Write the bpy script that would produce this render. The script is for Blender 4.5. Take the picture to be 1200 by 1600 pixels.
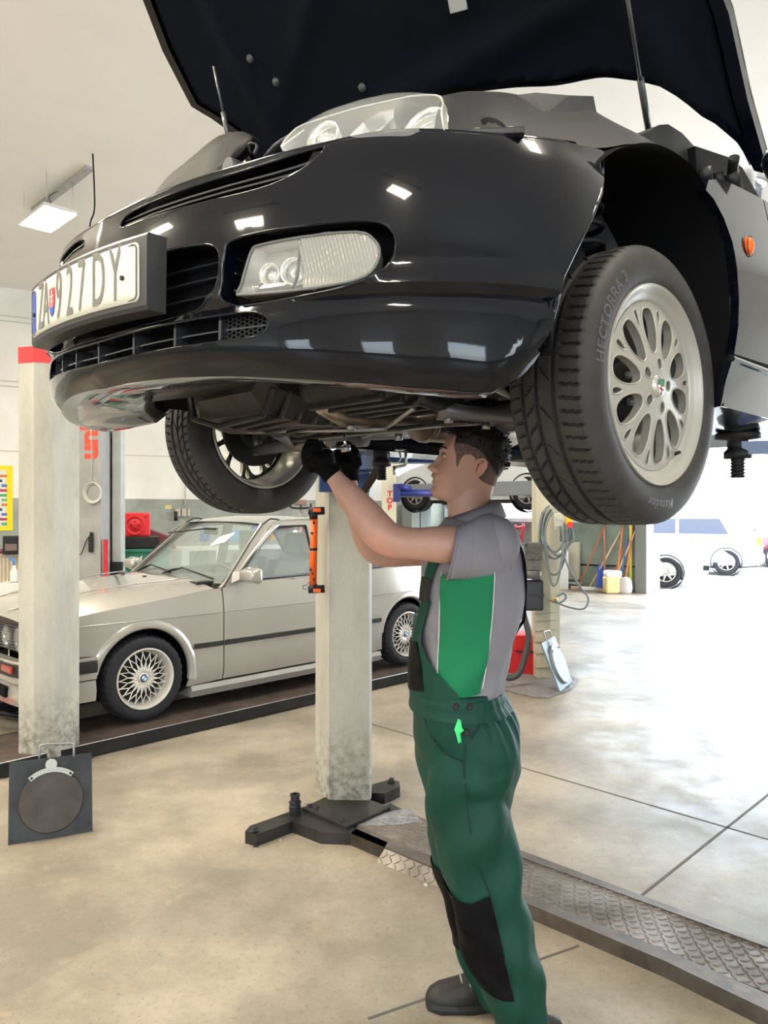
import bpy, bmesh, math, random
from math import sin, cos, pi, radians, sqrt, atan2
from mathutils import Vector, Matrix, noise
from mathutils.geometry import delaunay_2d_cdt
random.seed(7)
S = bpy.context.scene
for o in list(bpy.data.objects): bpy.data.objects.remove(o)
C = S.collection

# ------------------------------------------------------------------ camera, sky, sun, exposure
FPX, EYE = 1156.0, 1.53
cam = bpy.data.cameras.new('camera'); cam.sensor_fit = 'VERTICAL'; cam.sensor_height = 36.0
cam.lens = 36.0*FPX/1600.0; cam.clip_start = .05; cam.clip_end = 300
co = bpy.data.objects.new('camera', cam); C.objects.link(co)
co.location = (0, 0, EYE); co.rotation_euler = (pi/2, 0, 0); S.camera = co

wd = bpy.data.worlds.new('sky'); S.world = wd; wd.use_nodes = True
wn = wd.node_tree; bg = wn.nodes['Background']
sky = wn.nodes.new('ShaderNodeTexSky'); sky.sky_type = 'NISHITA'; sky.sun_disc = False
sky.sun_elevation = radians(48); sky.sun_rotation = radians(120); sky.air_density = 1.2; sky.dust_density = 3
mxs = wn.nodes.new('ShaderNodeMix'); mxs.data_type = 'RGBA'
mxs.inputs[0].default_value = .72; mxs.inputs[7].default_value = (.76, .89, 1, 1)
mul = wn.nodes.new('ShaderNodeVectorMath'); mul.operation = 'SCALE'; mul.inputs[3].default_value = .18
wn.links.new(sky.outputs[0], mul.inputs[0]); wn.links.new(mul.outputs[0], mxs.inputs[6])
wn.links.new(mxs.outputs[2], bg.inputs[0]); bg.inputs[1].default_value = 4.6

sl = bpy.data.lights.new('sun', 'SUN'); sl.energy = 3.0; sl.angle = radians(1); sl.color = (1, .95, .86)
so = bpy.data.objects.new('sun', sl); C.objects.link(so)
so.rotation_euler = (radians(38), 0, radians(200))

def area(name, loc, rot, sx, sy, energy, color, portal=False):
    l = bpy.data.lights.new(name, 'AREA'); l.shape = 'RECTANGLE'; l.size = sx; l.size_y = sy
    l.energy = energy; l.color = color
    if portal: l.cycles.is_portal = True
    o = bpy.data.objects.new(name, l); C.objects.link(o); o.location = loc; o.rotation_euler = rot
    return o

S.view_settings.view_transform = 'Standard'; S.view_settings.look = 'None'
S.view_settings.exposure = 1.45; S.view_settings.gamma = 1; S.view_settings.use_curve_mapping = False

# ------------------------------------------------------------------ materials
def mat(name, col, rough=.5, metal=0, coat=0, spec=.5, bump=0, bscale=40, var=0, vscale=6, col2=None,
        trans=0, emit=None, es=0, ior=1.45, alpha=1, detail=4, sheen=0, vlo=.35, vhi=.65, stretch=None, sss=0, rvar=0):
    m = bpy.data.materials.new(name); m.use_nodes = True; nt = m.node_tree
    b = nt.nodes['Principled BSDF']; L = nt.links
    col = tuple(col)+(1,) if len(col) == 3 else col
    b.inputs['Base Color'].default_value = col
    b.inputs['Roughness'].default_value = rough; b.inputs['Metallic'].default_value = metal
    b.inputs['Coat Weight'].default_value = coat; b.inputs['Coat Roughness'].default_value = .04
    b.inputs['Specular IOR Level'].default_value = spec
    b.inputs['Transmission Weight'].default_value = trans; b.inputs['IOR'].default_value = ior
    b.inputs['Alpha'].default_value = alpha
    if sheen: b.inputs['Sheen Weight'].default_value = sheen
    if sss:
        b.inputs['Subsurface Weight'].default_value = sss; b.inputs['Subsurface Radius'].default_value = (1, .35, .2)
        b.inputs['Subsurface Scale'].default_value = .006
    if emit: b.inputs['Emission Color'].default_value = tuple(emit)+(1,); b.inputs['Emission Strength'].default_value = es
    tc = None
    if bump or var or rvar:
        tc = nt.nodes.new('ShaderNodeTexCoord'); src = tc.outputs['Object']
        if stretch:
            mp = nt.nodes.new('ShaderNodeMapping'); mp.inputs['Scale'].default_value = stretch
            L.new(src, mp.inputs[0]); src = mp.outputs[0]
    if var or rvar:
        n = nt.nodes.new('ShaderNodeTexNoise'); n.inputs['Scale'].default_value = vscale
        n.inputs['Detail'].default_value = detail; n.inputs['Roughness'].default_value = .62; L.new(src, n.inputs[0])
        r = nt.nodes.new('ShaderNodeMapRange'); r.inputs[1].default_value = vlo; r.inputs[2].default_value = vhi
        L.new(n.outputs[0], r.inputs[0])
        if var:
            c2 = col2 or tuple(max(0, c*(1-var)) for c in col[:3])
            mx = nt.nodes.new('ShaderNodeMix'); mx.data_type = 'RGBA'
            mx.inputs[6].default_value = col; mx.inputs[7].default_value = tuple(c2)[:3]+(1,)
            L.new(r.outputs[0], mx.inputs[0]); L.new(mx.outputs[2], b.inputs['Base Color'])
        if rvar:
            rr = nt.nodes.new('ShaderNodeMapRange'); rr.inputs[3].default_value = rough; rr.inputs[4].default_value = min(1, rough+rvar)
            L.new(r.outputs[0], rr.inputs[0]); L.new(rr.outputs[0], b.inputs['Roughness'])
    if bump:
        n2 = nt.nodes.new('ShaderNodeTexNoise'); n2.inputs['Scale'].default_value = bscale; n2.inputs['Detail'].default_value = 3
        L.new(src, n2.inputs[0])
        bp = nt.nodes.new('ShaderNodeBump'); bp.inputs['Strength'].default_value = bump; bp.inputs['Distance'].default_value = .01
        L.new(n2.outputs[0], bp.inputs['Height']); L.new(bp.outputs[0], b.inputs['Normal'])
    return m
def srgb(r, g, b):
    f = lambda c: (c/255/12.92) if c/255 <= .04045 else ((c/255+.055)/1.055)**2.4
    return (f(r), f(g), f(b))

# ------------------------------------------------------------------ mesh helpers
def V(*a): return Vector(a if len(a) > 1 else a[0])
class MB:
    def __init__(s): s.bm = bmesh.new(); s.mi = 0; s.mats = []
    def use(s, m):
        if m not in s.mats: s.mats.append(m)
        s.mi = s.mats.index(m); return s
    def face(s, vs, smooth=False):
        try: f = s.bm.faces.new(vs)
        except ValueError: return None
        f.material_index = s.mi; f.smooth = smooth; return f
    def xf(s, M, verts):
        if M is not None:
            for v in verts: v.co = M @ v.co
    def box(s, c, d, M=None, bev=0):
        x, y, z = c; a, b, e = d[0]/2, d[1]/2, d[2]/2
        if bev: 
            t = bmesh.new(); r = bmesh.ops.create_cube(t, size=1)
            for v in t.verts: v.co = Vector((v.co.x*d[0], v.co.y*d[1], v.co.z*d[2]))
            bmesh.ops.bevel(t, geom=t.edges[:], offset=bev, segments=2, affect='EDGES', profile=.6)
            s.merge(t, Matrix.Translation(c) if M is None else M @ Matrix.Translation(c)); return s
        vs = [s.bm.verts.new((x+i*a, y+j*b, z+k*e)) for i in (-1, 1) for j in (-1, 1) for k in (-1, 1)]
        for q in ((0, 1, 3, 2), (4, 6, 7, 5), (0, 4, 5, 1), (2, 3, 7, 6), (0, 2, 6, 4), (1, 5, 7, 3)):
            s.face([vs[i] for i in q])
        s.xf(M, vs); return s
    def merge(s, t, M=None, smooth=False):
        mp = {}
        for v in t.verts: mp[v] = s.bm.verts.new(M @ v.co if M is not None else v.co)
        for f in t.faces: s.face([mp[v] for v in f.verts], smooth or f.smooth)
        t.free()
    def ring(s, c, ax, r, n, up=None, r2=None, ph=0):
        ax = ax.normalized(); up = up or (Vector((0, 0, 1)) if abs(ax.z) < .9 else Vector((1, 0, 0)))
        e = ax.cross(up).normalized(); u = e.cross(ax)
        r2 = r if r2 is None else r2
        return [s.bm.verts.new(c+e*r*cos(2*pi*i/n+ph)+u*r2*sin(2*pi*i/n+ph)) for i in range(n)]
    def bridge(s, A, B, smooth=True, closed=True):
        n = len(A)
        for i in range(n if closed else n-1):
            s.face([A[i], A[(i+1) % n], B[(i+1) % n], B[i]], smooth)
    def cyl(s, p, q, r, r2=None, n=20, caps=True, smooth=True):
        p, q = V(p), V(q); r2 = r if r2 is None else r2
        A = s.ring(p, q-p, r, n); B = s.ring(q, q-p, r2, n); s.bridge(A, B, smooth)
        if caps: s.face(A[::-1]); s.face(B)
        return s
    def tube(s, pts, r, n=10, closed=False, caps=True, sub=0):
        pts = [V(p) for p in pts]
        if sub: pts = spline(pts, sub, closed)
        rings = []; up = Vector((0, 0, 1)); m = len(pts); prev = None
        for i, p in enumerate(pts):
            a = pts[(i-1) % m] if (closed or i) else p; b = pts[(i+1) % m] if (closed or i < m-1) else p
            t = (b-a).normalized()
            if prev is None:
                e = t.cross(up if abs(t.z) < .9 else Vector((1, 0, 0))).normalized()
            else: e = (prev - t*prev.dot(t)).normalized()
            prev = e; u = t.cross(e); rr = r[i] if isinstance(r, (list, tuple)) and len(r) == m else (r if not isinstance(r, (list, tuple)) else r[min(len(r)-1, i*len(r)//m)])
            rings.append([s.bm.verts.new(p+e*rr*cos(2*pi*k/n)+u*rr*sin(2*pi*k/n)) for k in range(n)])
        for i in range(m-1): s.bridge(rings[i], rings[i+1])
        if closed: s.bridge(rings[-1], rings[0])
        elif caps: s.face(rings[0][::-1]); s.face(rings[-1])
        return s
    def lathe(s, prof, o=(0, 0, 0), ax=(0, 0, 1), n=48, smooth=True, closed=False):
        o, ax = V(o), V(ax).normalized(); R = []
        for r, h in prof: R.append(s.ring(o+ax*h, ax, max(r, 1e-4), n))
        for i in range(len(R)-1): s.bridge(R[i], R[i+1], smooth)
        if closed: s.bridge(R[-1], R[0], smooth)
        return s
    def loft(s, rings, caps=True, smooth=True, closed=True):
        R = [[s.bm.verts.new(V(p)) for p in r] for r in rings]
        for i in range(len(R)-1): s.bridge(R[i], R[i+1], smooth, closed)
        if caps: s.face(R[0][::-1]); s.face(R[-1])
        return s
    def prism(s, poly, f0, f1, smooth=False):
        """poly of 2-D points; f0/f1 map a 2-D point to 3-D on each side"""
        A = [s.bm.verts.new(f0(*p)) for p in poly]; B = [s.bm.verts.new(f1(*p)) for p in poly]
        s.bridge(A, B, smooth); s.face(A[::-1]); s.face(B); return s
    def sheet(s, outline, holes, fn, res=.03, th=0, flip=False, ret=0, retfn=None):
        """triangulated curved sheet: outline/holes in 2-D, fn(a,b)->3-D; th thickness through fn(a,b,d)"""
        pts = []; edges = []
        def ad(poly):
            poly = resample(poly, res); b = len(pts); pts.extend(poly); n = len(poly)
            edges.extend([(b+i, b+(i+1) % n) for i in range(n)]); return poly, b
        oc, _ = ad(outline); hc = [ad(h) for h in holes]
        xs = [p[0] for p in oc]; ys = [p[1] for p in oc]
        nx = int((max(xs)-min(xs))/res)+1; ny = int((max(ys)-min(ys))/res)+1
        for i in range(nx+1):
            for j in range(ny+1):
                p = (min(xs)+i*res, min(ys)+j*res)
                if not inside(p, oc): continue
                if any(inside(p, h) for h, _ in hc): continue
                if min(dpoly(p, q) for q in [oc]+[h for h, _ in hc]) < res*.45: continue
                pts.append(p)
        vo, eo, fo, ov, oe, of = delaunay_2d_cdt([Vector(p) for p in pts], edges, [], 0, 1e-6)
        d0 = (lambda p, d: fn(p[0], p[1], d)) if th or ret else (lambda p, d: fn(p[0], p[1]))
        vs = [s.bm.verts.new(V(d0(p, 0))) for p in vo]; vb = [s.bm.verts.new(V(d0(p, th))) for p in vo] if th else None
        cnt = {}
        for f in fo:
            c = (sum(vo[i].x for i in f)/len(f), sum(vo[i].y for i in f)/len(f))
            if not inside(c, oc) or any(inside(c, h) for h, _ in hc): continue
            ff = f[::-1] if flip else f
            s.face([vs[i] for i in ff], True)
            if th: s.face([vb[i] for i in ff[::-1]], True)
            for i in range(len(f)):
                e = (f[i], f[(i+1) % len(f)]); k = tuple(sorted(e))
                cnt[k] = None if k in cnt else e
        for k, e in cnt.items():
            if e is None: continue
            if th: s.face([vs[e[1]], vs[e[0]], vb[e[0]], vb[e[1]]][::(-1 if flip else 1)])
        if ret:
            for h, _ in hc:
                A = [s.bm.verts.new(V(fn(p[0], p[1], 0))) for p in h]; B = [s.bm.verts.new(V(fn(p[0], p[1], ret))) for p in h]
                s.bridge(A, B, True)
        for v in list(s.bm.verts):
            if not v.link_faces: s.bm.verts.remove(v)
        return s
    def build(s, name, m=None, parent=None, loc=None, rot=None, smooth=None, normals=True, sharp=None):
        if m is not None and not s.mats: s.mats = [m]
        if normals: bmesh.ops.recalc_face_normals(s.bm, faces=s.bm.faces[:])
        if smooth is not None:
            for f in s.bm.faces: f.smooth = smooth
        if sharp:
            s.bm.edges.ensure_lookup_table()
            for e in s.bm.edges:
                if len(e.link_faces) == 2 and e.calc_face_angle(0) > radians(sharp): e.smooth = False
        me = bpy.data.meshes.new(name); s.bm.to_mesh(me); s.bm.free()
        for mm in s.mats: me.materials.append(mm)
        o = bpy.data.objects.new(name, me); C.objects.link(o)
        if parent: o.parent = parent
        if loc is not None: o.location = loc
        if rot is not None: o.rotation_euler = rot
        return o
def spline(pts, sub=6, closed=False):
    pts = [V(p) for p in pts]; n = len(pts); out = []
    for i in range(n if closed else n-1):
        g = lambda k: pts[k % n] if closed else pts[max(0, min(n-1, k))]
        a, b, c, d = g(i-1), g(i), g(i+1), g(i+2)
        for k in range(sub):
            t = k/sub
            out.append(.5*((2*b)+(c-a)*t+(2*a-5*b+4*c-d)*t*t+(3*b-a-3*c+d)*t**3))
    if not closed: out.append(pts[-1])
    return out
def sp2(pts, sub=5, closed=True): return [tuple(p) for p in spline([Vector(p) for p in pts], sub, closed)]
def resample(poly, res):
    out = []; n = len(poly)
    for i in range(n):
        a, b = poly[i], poly[(i+1) % n]; d = math.hypot(b[0]-a[0], b[1]-a[1]); k = max(1, int(d/res+.5))
        for j in range(k): out.append((a[0]+(b[0]-a[0])*j/k, a[1]+(b[1]-a[1])*j/k))
    return out
def inside(p, poly):
    x, y = p; c = False; n = len(poly); j = n-1
    for i in range(n):
        xi, yi = poly[i]; xj, yj = poly[j]
        if (yi > y) != (yj > y) and x < (xj-xi)*(y-yi)/(yj-yi)+xi: c = not c
        j = i
    return c
def dpoly(p, poly):
    return min(math.hypot(p[0]-q[0], p[1]-q[1]) for q in poly)
def cub(xs, ys, x):
    n = len(xs)
    if x <= xs[0]: return ys[0]
    if x >= xs[-1]: return ys[-1]
    i = max(k for k in range(n-1) if xs[k] <= x)
    def m(k):
        if k == 0: return (ys[1]-ys[0])/(xs[1]-xs[0])
        if k == n-1: return (ys[-1]-ys[-2])/(xs[-1]-xs[-2])
        h0, h1 = xs[k]-xs[k-1], xs[k+1]-xs[k]
        return ((ys[k]-ys[k-1])/h0*h1+(ys[k+1]-ys[k])/h1*h0)/(h0+h1)
    h = xs[i+1]-xs[i]; t = (x-xs[i])/h
    return (2*t**3-3*t*t+1)*ys[i]+(t**3-2*t*t+t)*h*m(i)+(-2*t**3+3*t*t)*ys[i+1]+(t**3-t*t)*h*m(i+1)
def lin(xs, ys, x):
    if x <= xs[0]: return ys[0]
    for i in range(len(xs)-1):
        if x <= xs[i+1]: return ys[i]+(ys[i+1]-ys[i])*(x-xs[i])/(xs[i+1]-xs[i])
    return ys[-1]
def thing(name, label, cat, loc=(0, 0, 0), rotz=0, group=None):
    o = bpy.data.objects.new(name, None); C.objects.link(o); o.location = loc; o.rotation_euler = (0, 0, rotz)
    o.empty_display_size = .1; o['label'] = label; o['category'] = cat
    if group: o['group'] = group
    return o
def tag(o, label, cat, group=None, kind=None):
    o['label'] = label; o['category'] = cat
    if group: o['group'] = group
    if kind: o['kind'] = kind
    return o
def struct(o): o['kind'] = 'structure'; return o
def text_mesh(txt, size=1.0, extrude=.0, bold=0, align='CENTER', spacing=1.0, xs=1.0):
    cu = bpy.data.curves.new('t', 'FONT'); cu.body = txt; cu.size = size; cu.extrude = extrude
    cu.align_x = align; cu.align_y = 'CENTER'; cu.space_character = spacing; cu.offset = bold; cu.resolution_u = 4
    o = bpy.data.objects.new('t', cu); C.objects.link(o)
    dg = bpy.context.evaluated_depsgraph_get(); dg.update()
    me = bpy.data.meshes.new_from_object(o.evaluated_get(dg)); bpy.data.objects.remove(o); bpy.data.curves.remove(cu)
    if xs != 1:
        for v in me.vertices: v.co.x *= xs
    return me
def text_into(mb, me, fn):
    """append text mesh with each vertex mapped through fn(x,y,z)"""
    vs = [mb.bm.verts.new(V(fn(v.co.x, v.co.y, v.co.z))) for v in me.vertices]
    for p in me.polygons: mb.face([vs[i] for i in p.vertices])
    bpy.data.meshes.remove(me)
def px(x, y, Y): return Vector(((x-600)/FPX*Y, Y, EYE+(800-y)/FPX*Y))
def pfl(x, y, z=0):
    Y = FPX*(EYE-z)/(y-800); return Vector(((x-600)/FPX*Y, Y, z))
DA = Vector((.7071, .7071, 0)); DB = Vector((-.7071, .7071, 0))    # the building's two floor directions

# common materials
M = {}
M['black_plastic'] = mat('black_plastic', (.012, .012, .014), .5, spec=.4)
M['dark_metal'] = mat('dark_metal', (.05, .05, .055), .45, .7, bump=.1, bscale=60, var=.4)
M['steel'] = mat('steel', (.55, .56, .58), .35, .9)
M['alu'] = mat('aluminium', (.72, .72, .72), .3, .8)
M['rubber'] = mat('rubber', (.018, .018, .022), .72, spec=.3)
M['red'] = mat('red_paint', srgb(190, 30, 32), .4)
M['white'] = mat('white_paint', (.75, .75, .73), .5)
M['yellow'] = mat('yellow_paint', srgb(235, 200, 30), .5)
M['blue'] = mat('blue_paint', srgb(40, 60, 150), .4)
M['orange'] = mat('orange_plastic', srgb(232, 96, 22), .35)
# ================================================================== THE ROOM
CEIL = 5.5
K = Vector((1.49, 17.3, 0))                     # corner of back wall and far right wall
wb = Vector((.889, .457, 0)).normalized()
P_l = K - wb*17.5                               # left end of the back wall
J = Vector((4.9, 14.0, 0))                      # jamb of the big garage opening
R1 = J + Vector((.7071, -.7071, 0))*9.0         # far end of the opening
R2 = Vector((13.5, -7, 0)); R3 = Vector((-10, -7, 0))

floor_m = bpy.data.materials.new('concrete_floor'); floor_m.use_nodes = True
def mk_floor():
    nt = floor_m.node_tree; L = nt.links; b = nt.nodes['Principled BSDF']
    tc = nt.nodes.new('ShaderNodeTexCoord')
    def nz(sc, det=6, ro=.6, dist=0):
        n = nt.nodes.new('ShaderNodeTexNoise'); n.inputs['Scale'].default_value = sc; n.inputs['Detail'].default_value = det
        n.inputs['Roughness'].default_value = ro; n.inputs['Distortion'].default_value = dist; L.new(tc.outputs['Object'], n.inputs[0]); return n.outputs[0]
    def rng(i, a, c, lo=0, hi=1):
        r = nt.nodes.new('ShaderNodeMapRange'); r.inputs[1].default_value = a; r.inputs[2].default_value = c
        r.inputs[3].default_value = lo; r.inputs[4].default_value = hi; L.new(i, r.inputs[0]); return r.outputs[0]
    def mix(f, a, c, fac=None):
        m = nt.nodes.new('ShaderNodeMix'); m.data_type = 'RGBA'
        if f is not None: L.new(f, m.inputs[0])
        else: m.inputs[0].default_value = fac
        for k, x in ((6, a), (7, c)):
            if isinstance(x, tuple): m.inputs[k].default_value = x+(1,)
            else: L.new(x, m.inputs[k])
        return m.outputs[2]
    base = mix(rng(nz(.9, 7, .65), .40, .58), (.40, .345, .27), (.225, .195, .155))
    base = mix(rng(nz(4.5, 9, .75, .0), .50, .78, 0, .8), base, (.19, .165, .135))
    base = mix(rng(nz(9, 6, .7), .56, .72, 0, .55), base, (.47, .38, .26))
    base = mix(rng(nz(48, 4, .8), .56, .70, 0, .7), base, (.12, .11, .10))
    base = mix(rng(nz(170, 2, .8), .66, .72, 0, .8), base, (.60, .58, .54))
    L.new(base, b.inputs['Base Color'])
    L.new(rng(nz(3.5, 6, .7), .35, .7, .30, .55), b.inputs['Roughness'])
    b.inputs['Specular IOR Level'].default_value = .5
    bp = nt.nodes.new('ShaderNodeBump'); bp.inputs['Strength'].default_value = .12; bp.inputs['Distance'].default_value = .003
    L.new(nz(60, 5, .7), bp.inputs['Height']); L.new(bp.outputs[0], b.inputs['Normal'])
mk_floor()
m = MB(); poly = [P_l, K, J, R1, R2, R3]
m.prism([(p.x, p.y) for p in poly], lambda x, y: V(x, y, 0), lambda x, y: V(x, y, -.2))
struct(m.build('floor', floor_m))
# sawn joints of the slab, each a shallow dark filled groove
jm = mat('joint_filler', (.13, .12, .11), .8)
def joint(p, q, w=.012):
    d = (q-p).normalized(); n = Vector((-d.y, d.x, 0))*w/2; mb = MB()
    mb.loft([[p+n, p-n, p-n+V(0, 0, .0015), p+n+V(0, 0, .0015)], [q+n, q-n, q-n+V(0, 0, .0015), q+n+V(0, 0, .0015)]], smooth=False)
    struct(mb.build('trim_1', jm))
a0 = pfl(800, 1195); joint(a0-DB*(-1)*0 - DB*4.2, a0+DB*1.3)
b0 = pfl(995, 1405); joint(b0-DA*.0, b0+DA*5.5)
joint(pfl(580, 1132), pfl(800, 1195), .008)
joint(pfl(575, 1592), pfl(905, 1478), .01)
joint(b0+DA*2.2, b0+DA*2.2-DB*3)

white_w = mat('wall_paint_white', (.93, .90, .84), .7, var=.12, vscale=.8, bump=.04, bscale=30)
dado_m = mat('wall_dado_grey', (.42, .45, .40), .6, var=.35, vscale=1.6, bump=.12, bscale=25, detail=8)
green_d = mat('wall_dado_green', (.33, .40, .34), .6, var=.3, vscale=2, bump=.1, bscale=25)
def wall_seg(name, p, q, z0, z1, m_, th=.25, out=1):
    d = (q-p).normalized(); n = Vector((-d.y, d.x, 0))*th*out; mb = MB()
    mb.loft([[p+V(0, 0, z0), p+n+V(0, 0, z0), p+n+V(0, 0, z1), p+V(0, 0, z1)], [q+V(0, 0, z0), q+n+V(0, 0, z0), q+n+V(0, 0, z1), q+V(0, 0, z1)]], smooth=False)
    return struct(mb.build(name, m_))
DADO = 1.78
wall_seg('wall_back', P_l, K, 0, DADO, dado_m); wall_seg('wall_back', P_l, K, DADO, CEIL, white_w)
# the joints between the wall panels
gm = mat('panel_joint', (.62, .59, .52), .8)
for z, w in ((2.6, .02), (3.75, .02), (4.9, .02)):
    n = Vector((wb.y, -wb.x, 0))
    mb = MB()
    for dz in ((0,) if z < 3 else (0, .09)):
        mb.loft([[P_l+V(0, 0, z+dz), P_l+n*.012+V(0, 0, z+dz), P_l+n*.012+V(0, 0, z+dz+w), P_l+V(0, 0, z+dz+w)],
                 [K+V(0, 0, z+dz), K+n*.012+V(0, 0, z+dz), K+n*.012+V(0, 0, z+dz+w), K+V(0, 0, z+dz+w)]], smooth=False)
    struct(mb.build('trim_2', gm))
# far right wall: green below, a band of windows above, lintel
SILL = 1.33
wall_seg('wall_far', J, K, 0, SILL, green_d, out=-1)
wall_seg('wall_far', J, K, 3.6, CEIL, white_w, out=-1)
wdir = (K-J).normalized(); wlen = (K-J).length
fr_m = mat('window_frame_white', (.8, .85, .88), .4)
def at_far(s, off=0, z=0):
    n = Vector((-wdir.y, wdir.x, 0)); return J+wdir*s+n*off+V(0, 0, z)
mb = MB()
for s_ in (0.05, 1.75, 1.95, 3.4, 4.6, wlen-.05):
    mb.loft([[at_far(s_-.05, .0, SILL), at_far(s_+.05, .0, SILL), at_far(s_+.05, .12, SILL), at_far(s_-.05, .12, SILL)],
             [at_far(s_-.05, .0, 3.6), at_far(s_+.05, .0, 3.6), at_far(s_+.05, .12, 3.6), at_far(s_-.05, .12, 3.6)]], smooth=False)
for z_ in (SILL+.03, 3.55):
    mb.loft([[at_far(0, -.03, z_-.04), at_far(0, .12, z_-.04), at_far(0, .12, z_+.04), at_far(0, -.03, z_+.04)],
             [at_far(wlen, -.03, z_-.04), at_far(wlen, .12, z_-.04), at_far(wlen, .12, z_+.04), at_far(wlen, -.03, z_+.04)]], smooth=False)
struct(mb.build('window_1', fr_m))
# garage opening: jamb, lintel, remaining wall
jamb_m = mat('jamb_grey', (.22, .24, .23), .6)
mb = MB(); mb.box((0, 0, 2.1), (.22, .3, 4.2)); o = mb.build('door_1', jamb_m, loc=J+V(.02, -.02, 0), rot=(0, 0, -pi/4)); struct(o)
mb = MB(); mb.box((0, 0, 1.1), (.05, .012, 2.2)); o = mb.build('trim_3', mat('yellow_band', srgb(225, 215, 90), .6), loc=J+V(-.215, .06, 0), rot=(0, 0, -pi/4)); struct(o)
wall_seg('wall_lintel', J, R1, 4.3, CEIL, white_w, out=1)
wall_seg('wall_right', R1, R2, 0, CEIL, white_w, out=1)
# wall behind the photographer, with a long window band and a door opening
wall_seg('wall_front', R3, R2, 0, .9, dado_m, out=-1); wall_seg('wall_front', R3, R2, 3.9, CEIL, white_w, out=-1)
for xx, x2 in ((-10, -9.4), (-7, -3.6), (-1.4, 1.8), (4.0, 7.2), (9.4, 13.5)):
    wall_seg('wall_front', V(xx, -7, 0), V(x2, -7, 0), .9, 3.9, white_w, out=-1)
wall_seg('wall_left', R3, P_l, 0, DADO, dado_m); wall_seg('wall_left', R3, P_l, DADO, CEIL, white_w)
m = MB(); m.prism([(p.x, p.y) for p in poly], lambda x, y: V(x, y, CEIL), lambda x, y: V(x, y, CEIL+.2))
struct(m.build('ceiling', mat('ceiling_paint', (.94, .91, .86), .8, var=.04, vscale=1.2)))
# outside paving
m = MB(); m.prism([(-40, 14), (4.6, 14.35), (11.5, 7.4), (40, 7.4), (60, 90), (-40, 90)], lambda x, y: V(x, y, -.02), lambda x, y: V(x, y, -.2))
struct(m.build('ground_outside', mat('paving', (.62, .61, .60), .8, var=.15, vscale=3)))
# daylight portals in the openings
mid = (J+R1)/2
area('portal_gate', mid+V(.15, .15, 2.15), (pi/2, 0, radians(135)), 9, 4.3, 1, (1, 1, 1), True)
area('portal_front', (1.75, -7.1, 2.4), (-pi/2, 0, pi), 23.5, 3, 1, (1, 1, 1), True)

# ceiling lights: slim panels on wires; only one is in the frame
lamp_m = mat('panel_light', (1, 1, 1), .5, emit=(1, .89, .70), es=46)
def panel_light(x, y, seen=False):
    t = thing('panel_light', 'rectangular LED panel hanging on wires below the ceiling, lit' if seen else 'lit LED ceiling panel out of the frame', 'ceiling light', (x, y, 5.08), radians(-45))
    if not seen: t['group'] = 'ceiling panels outside the frame'
    MB().box((0, 0, .02), (.82, .40, .04), bev=.006).build('housing', M['white'], t)
    MB().box((0, 0, -.003), (.78, .36, .008)).build('diffuser', lamp_m, t)
    for a in (-.36, .36):
        for b in (-.15, .15): MB().cyl((a, b, .04), (a, b, .42), .003, n=6).build('wire', M['steel'], t)
    MB().tube([(0, 0, .04), (.03, .02, .2), (-.03, .03, .3), (0, .15, .41)], .005, 6, sub=4).build('cable', M['black_plastic'], t)
    mb = MB(); mb.box((0, .15, .40), (1.7, .09, .045))
    for k in range(9): mb.box((-.75+k*.19, .15, .374), (.05, .04, .012))
    mb.build('mounting_rail', mat('rail_grey', (.45, .44, .42), .5, .3), t, rot=(0, 0, radians(0)))
    return t
panel_light(-4.08, 8.98, True)
for x, y in ((.3, 5.2), (-2.2, 1.6), (2.2, 1.2), (-5.5, 4.5), (-.5, -2.8), (-5, -1.2), (-8, 1.5), (-7, 4.5), (-3.5, 4), (-6, 1.5)): panel_light(x, y)
mb = MB(); p0 = px(145, 316, 8.2); q0 = p0.copy(); p0.z = CEIL
mb.tube([V(q0.x, q0.y, CEIL), q0+V(.02, 0, -.05), q0+V(-.03, 0, -.25), q0+V(-.02, .01, -.6)], .009, 6, sub=5)
tag(mb.build('ceiling_cable', M['black_plastic']), 'thin dark cable hanging from the ceiling beside the lit panel', 'cable')
# ================================================================== THE BLACK CAR ON THE LIFT
CO = Vector((.041, 2.222, 1.82)); CROT = radians(225)
CM = Matrix.Translation(CO) @ Matrix.Rotation(CROT, 4, 'Z'); CMI = CM.inverted()
def cv(x, y, v):            # point of the car's side plane v seen in this direction (car coordinates)
    a = CMI @ Vector((0, 0, EYE)); b = CMI @ px(x, y, 1.0); d = b-a
    return a+d*((v-a.y)/d.y)
def cu(x, y, u):
    a = CMI @ Vector((0, 0, EYE)); b = CMI @ px(x, y, 1.0); d = b-a
    return a+d*((u-a.x)/d.x)
paint = mat('black_car_paint', (.002, .003, .007), .2, coat=1, spec=.05)
paint.node_tree.nodes['Principled BSDF'].inputs['Coat IOR'].default_value = 1.38
paint2 = mat('black_car_paint_dull', (.012, .012, .014), .3, coat=.3)
grey_pl = mat('grey_wing_plastic', (.036, .037, .043), .42, bump=.05, bscale=90, var=.25, vscale=5)
black_in = mat('bonnet_lining', (.004, .006, .013), .85, spec=.15, bump=.15, bscale=25, var=.45, vscale=3)
void = mat('inner_black', (.003, .003, .004), .8, spec=.2)
chrome = mat('chrome', (.8, .8, .8), .12, 1)
lens = mat('lamp_glass', (.93, .94, .92), .08, coat=.5, alpha=.17)
refl = mat('lamp_reflector', (.86, .86, .82), .16, .75)
refl2 = mat('lamp_reflector_pale', (.62, .61, .56), .3, .5)
car = thing('car', 'glossy black coupe raised on the two-post lift with its bonnet open', 'car', CO, CROT)
car.rotation_euler = (0, 0, CROT)

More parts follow.
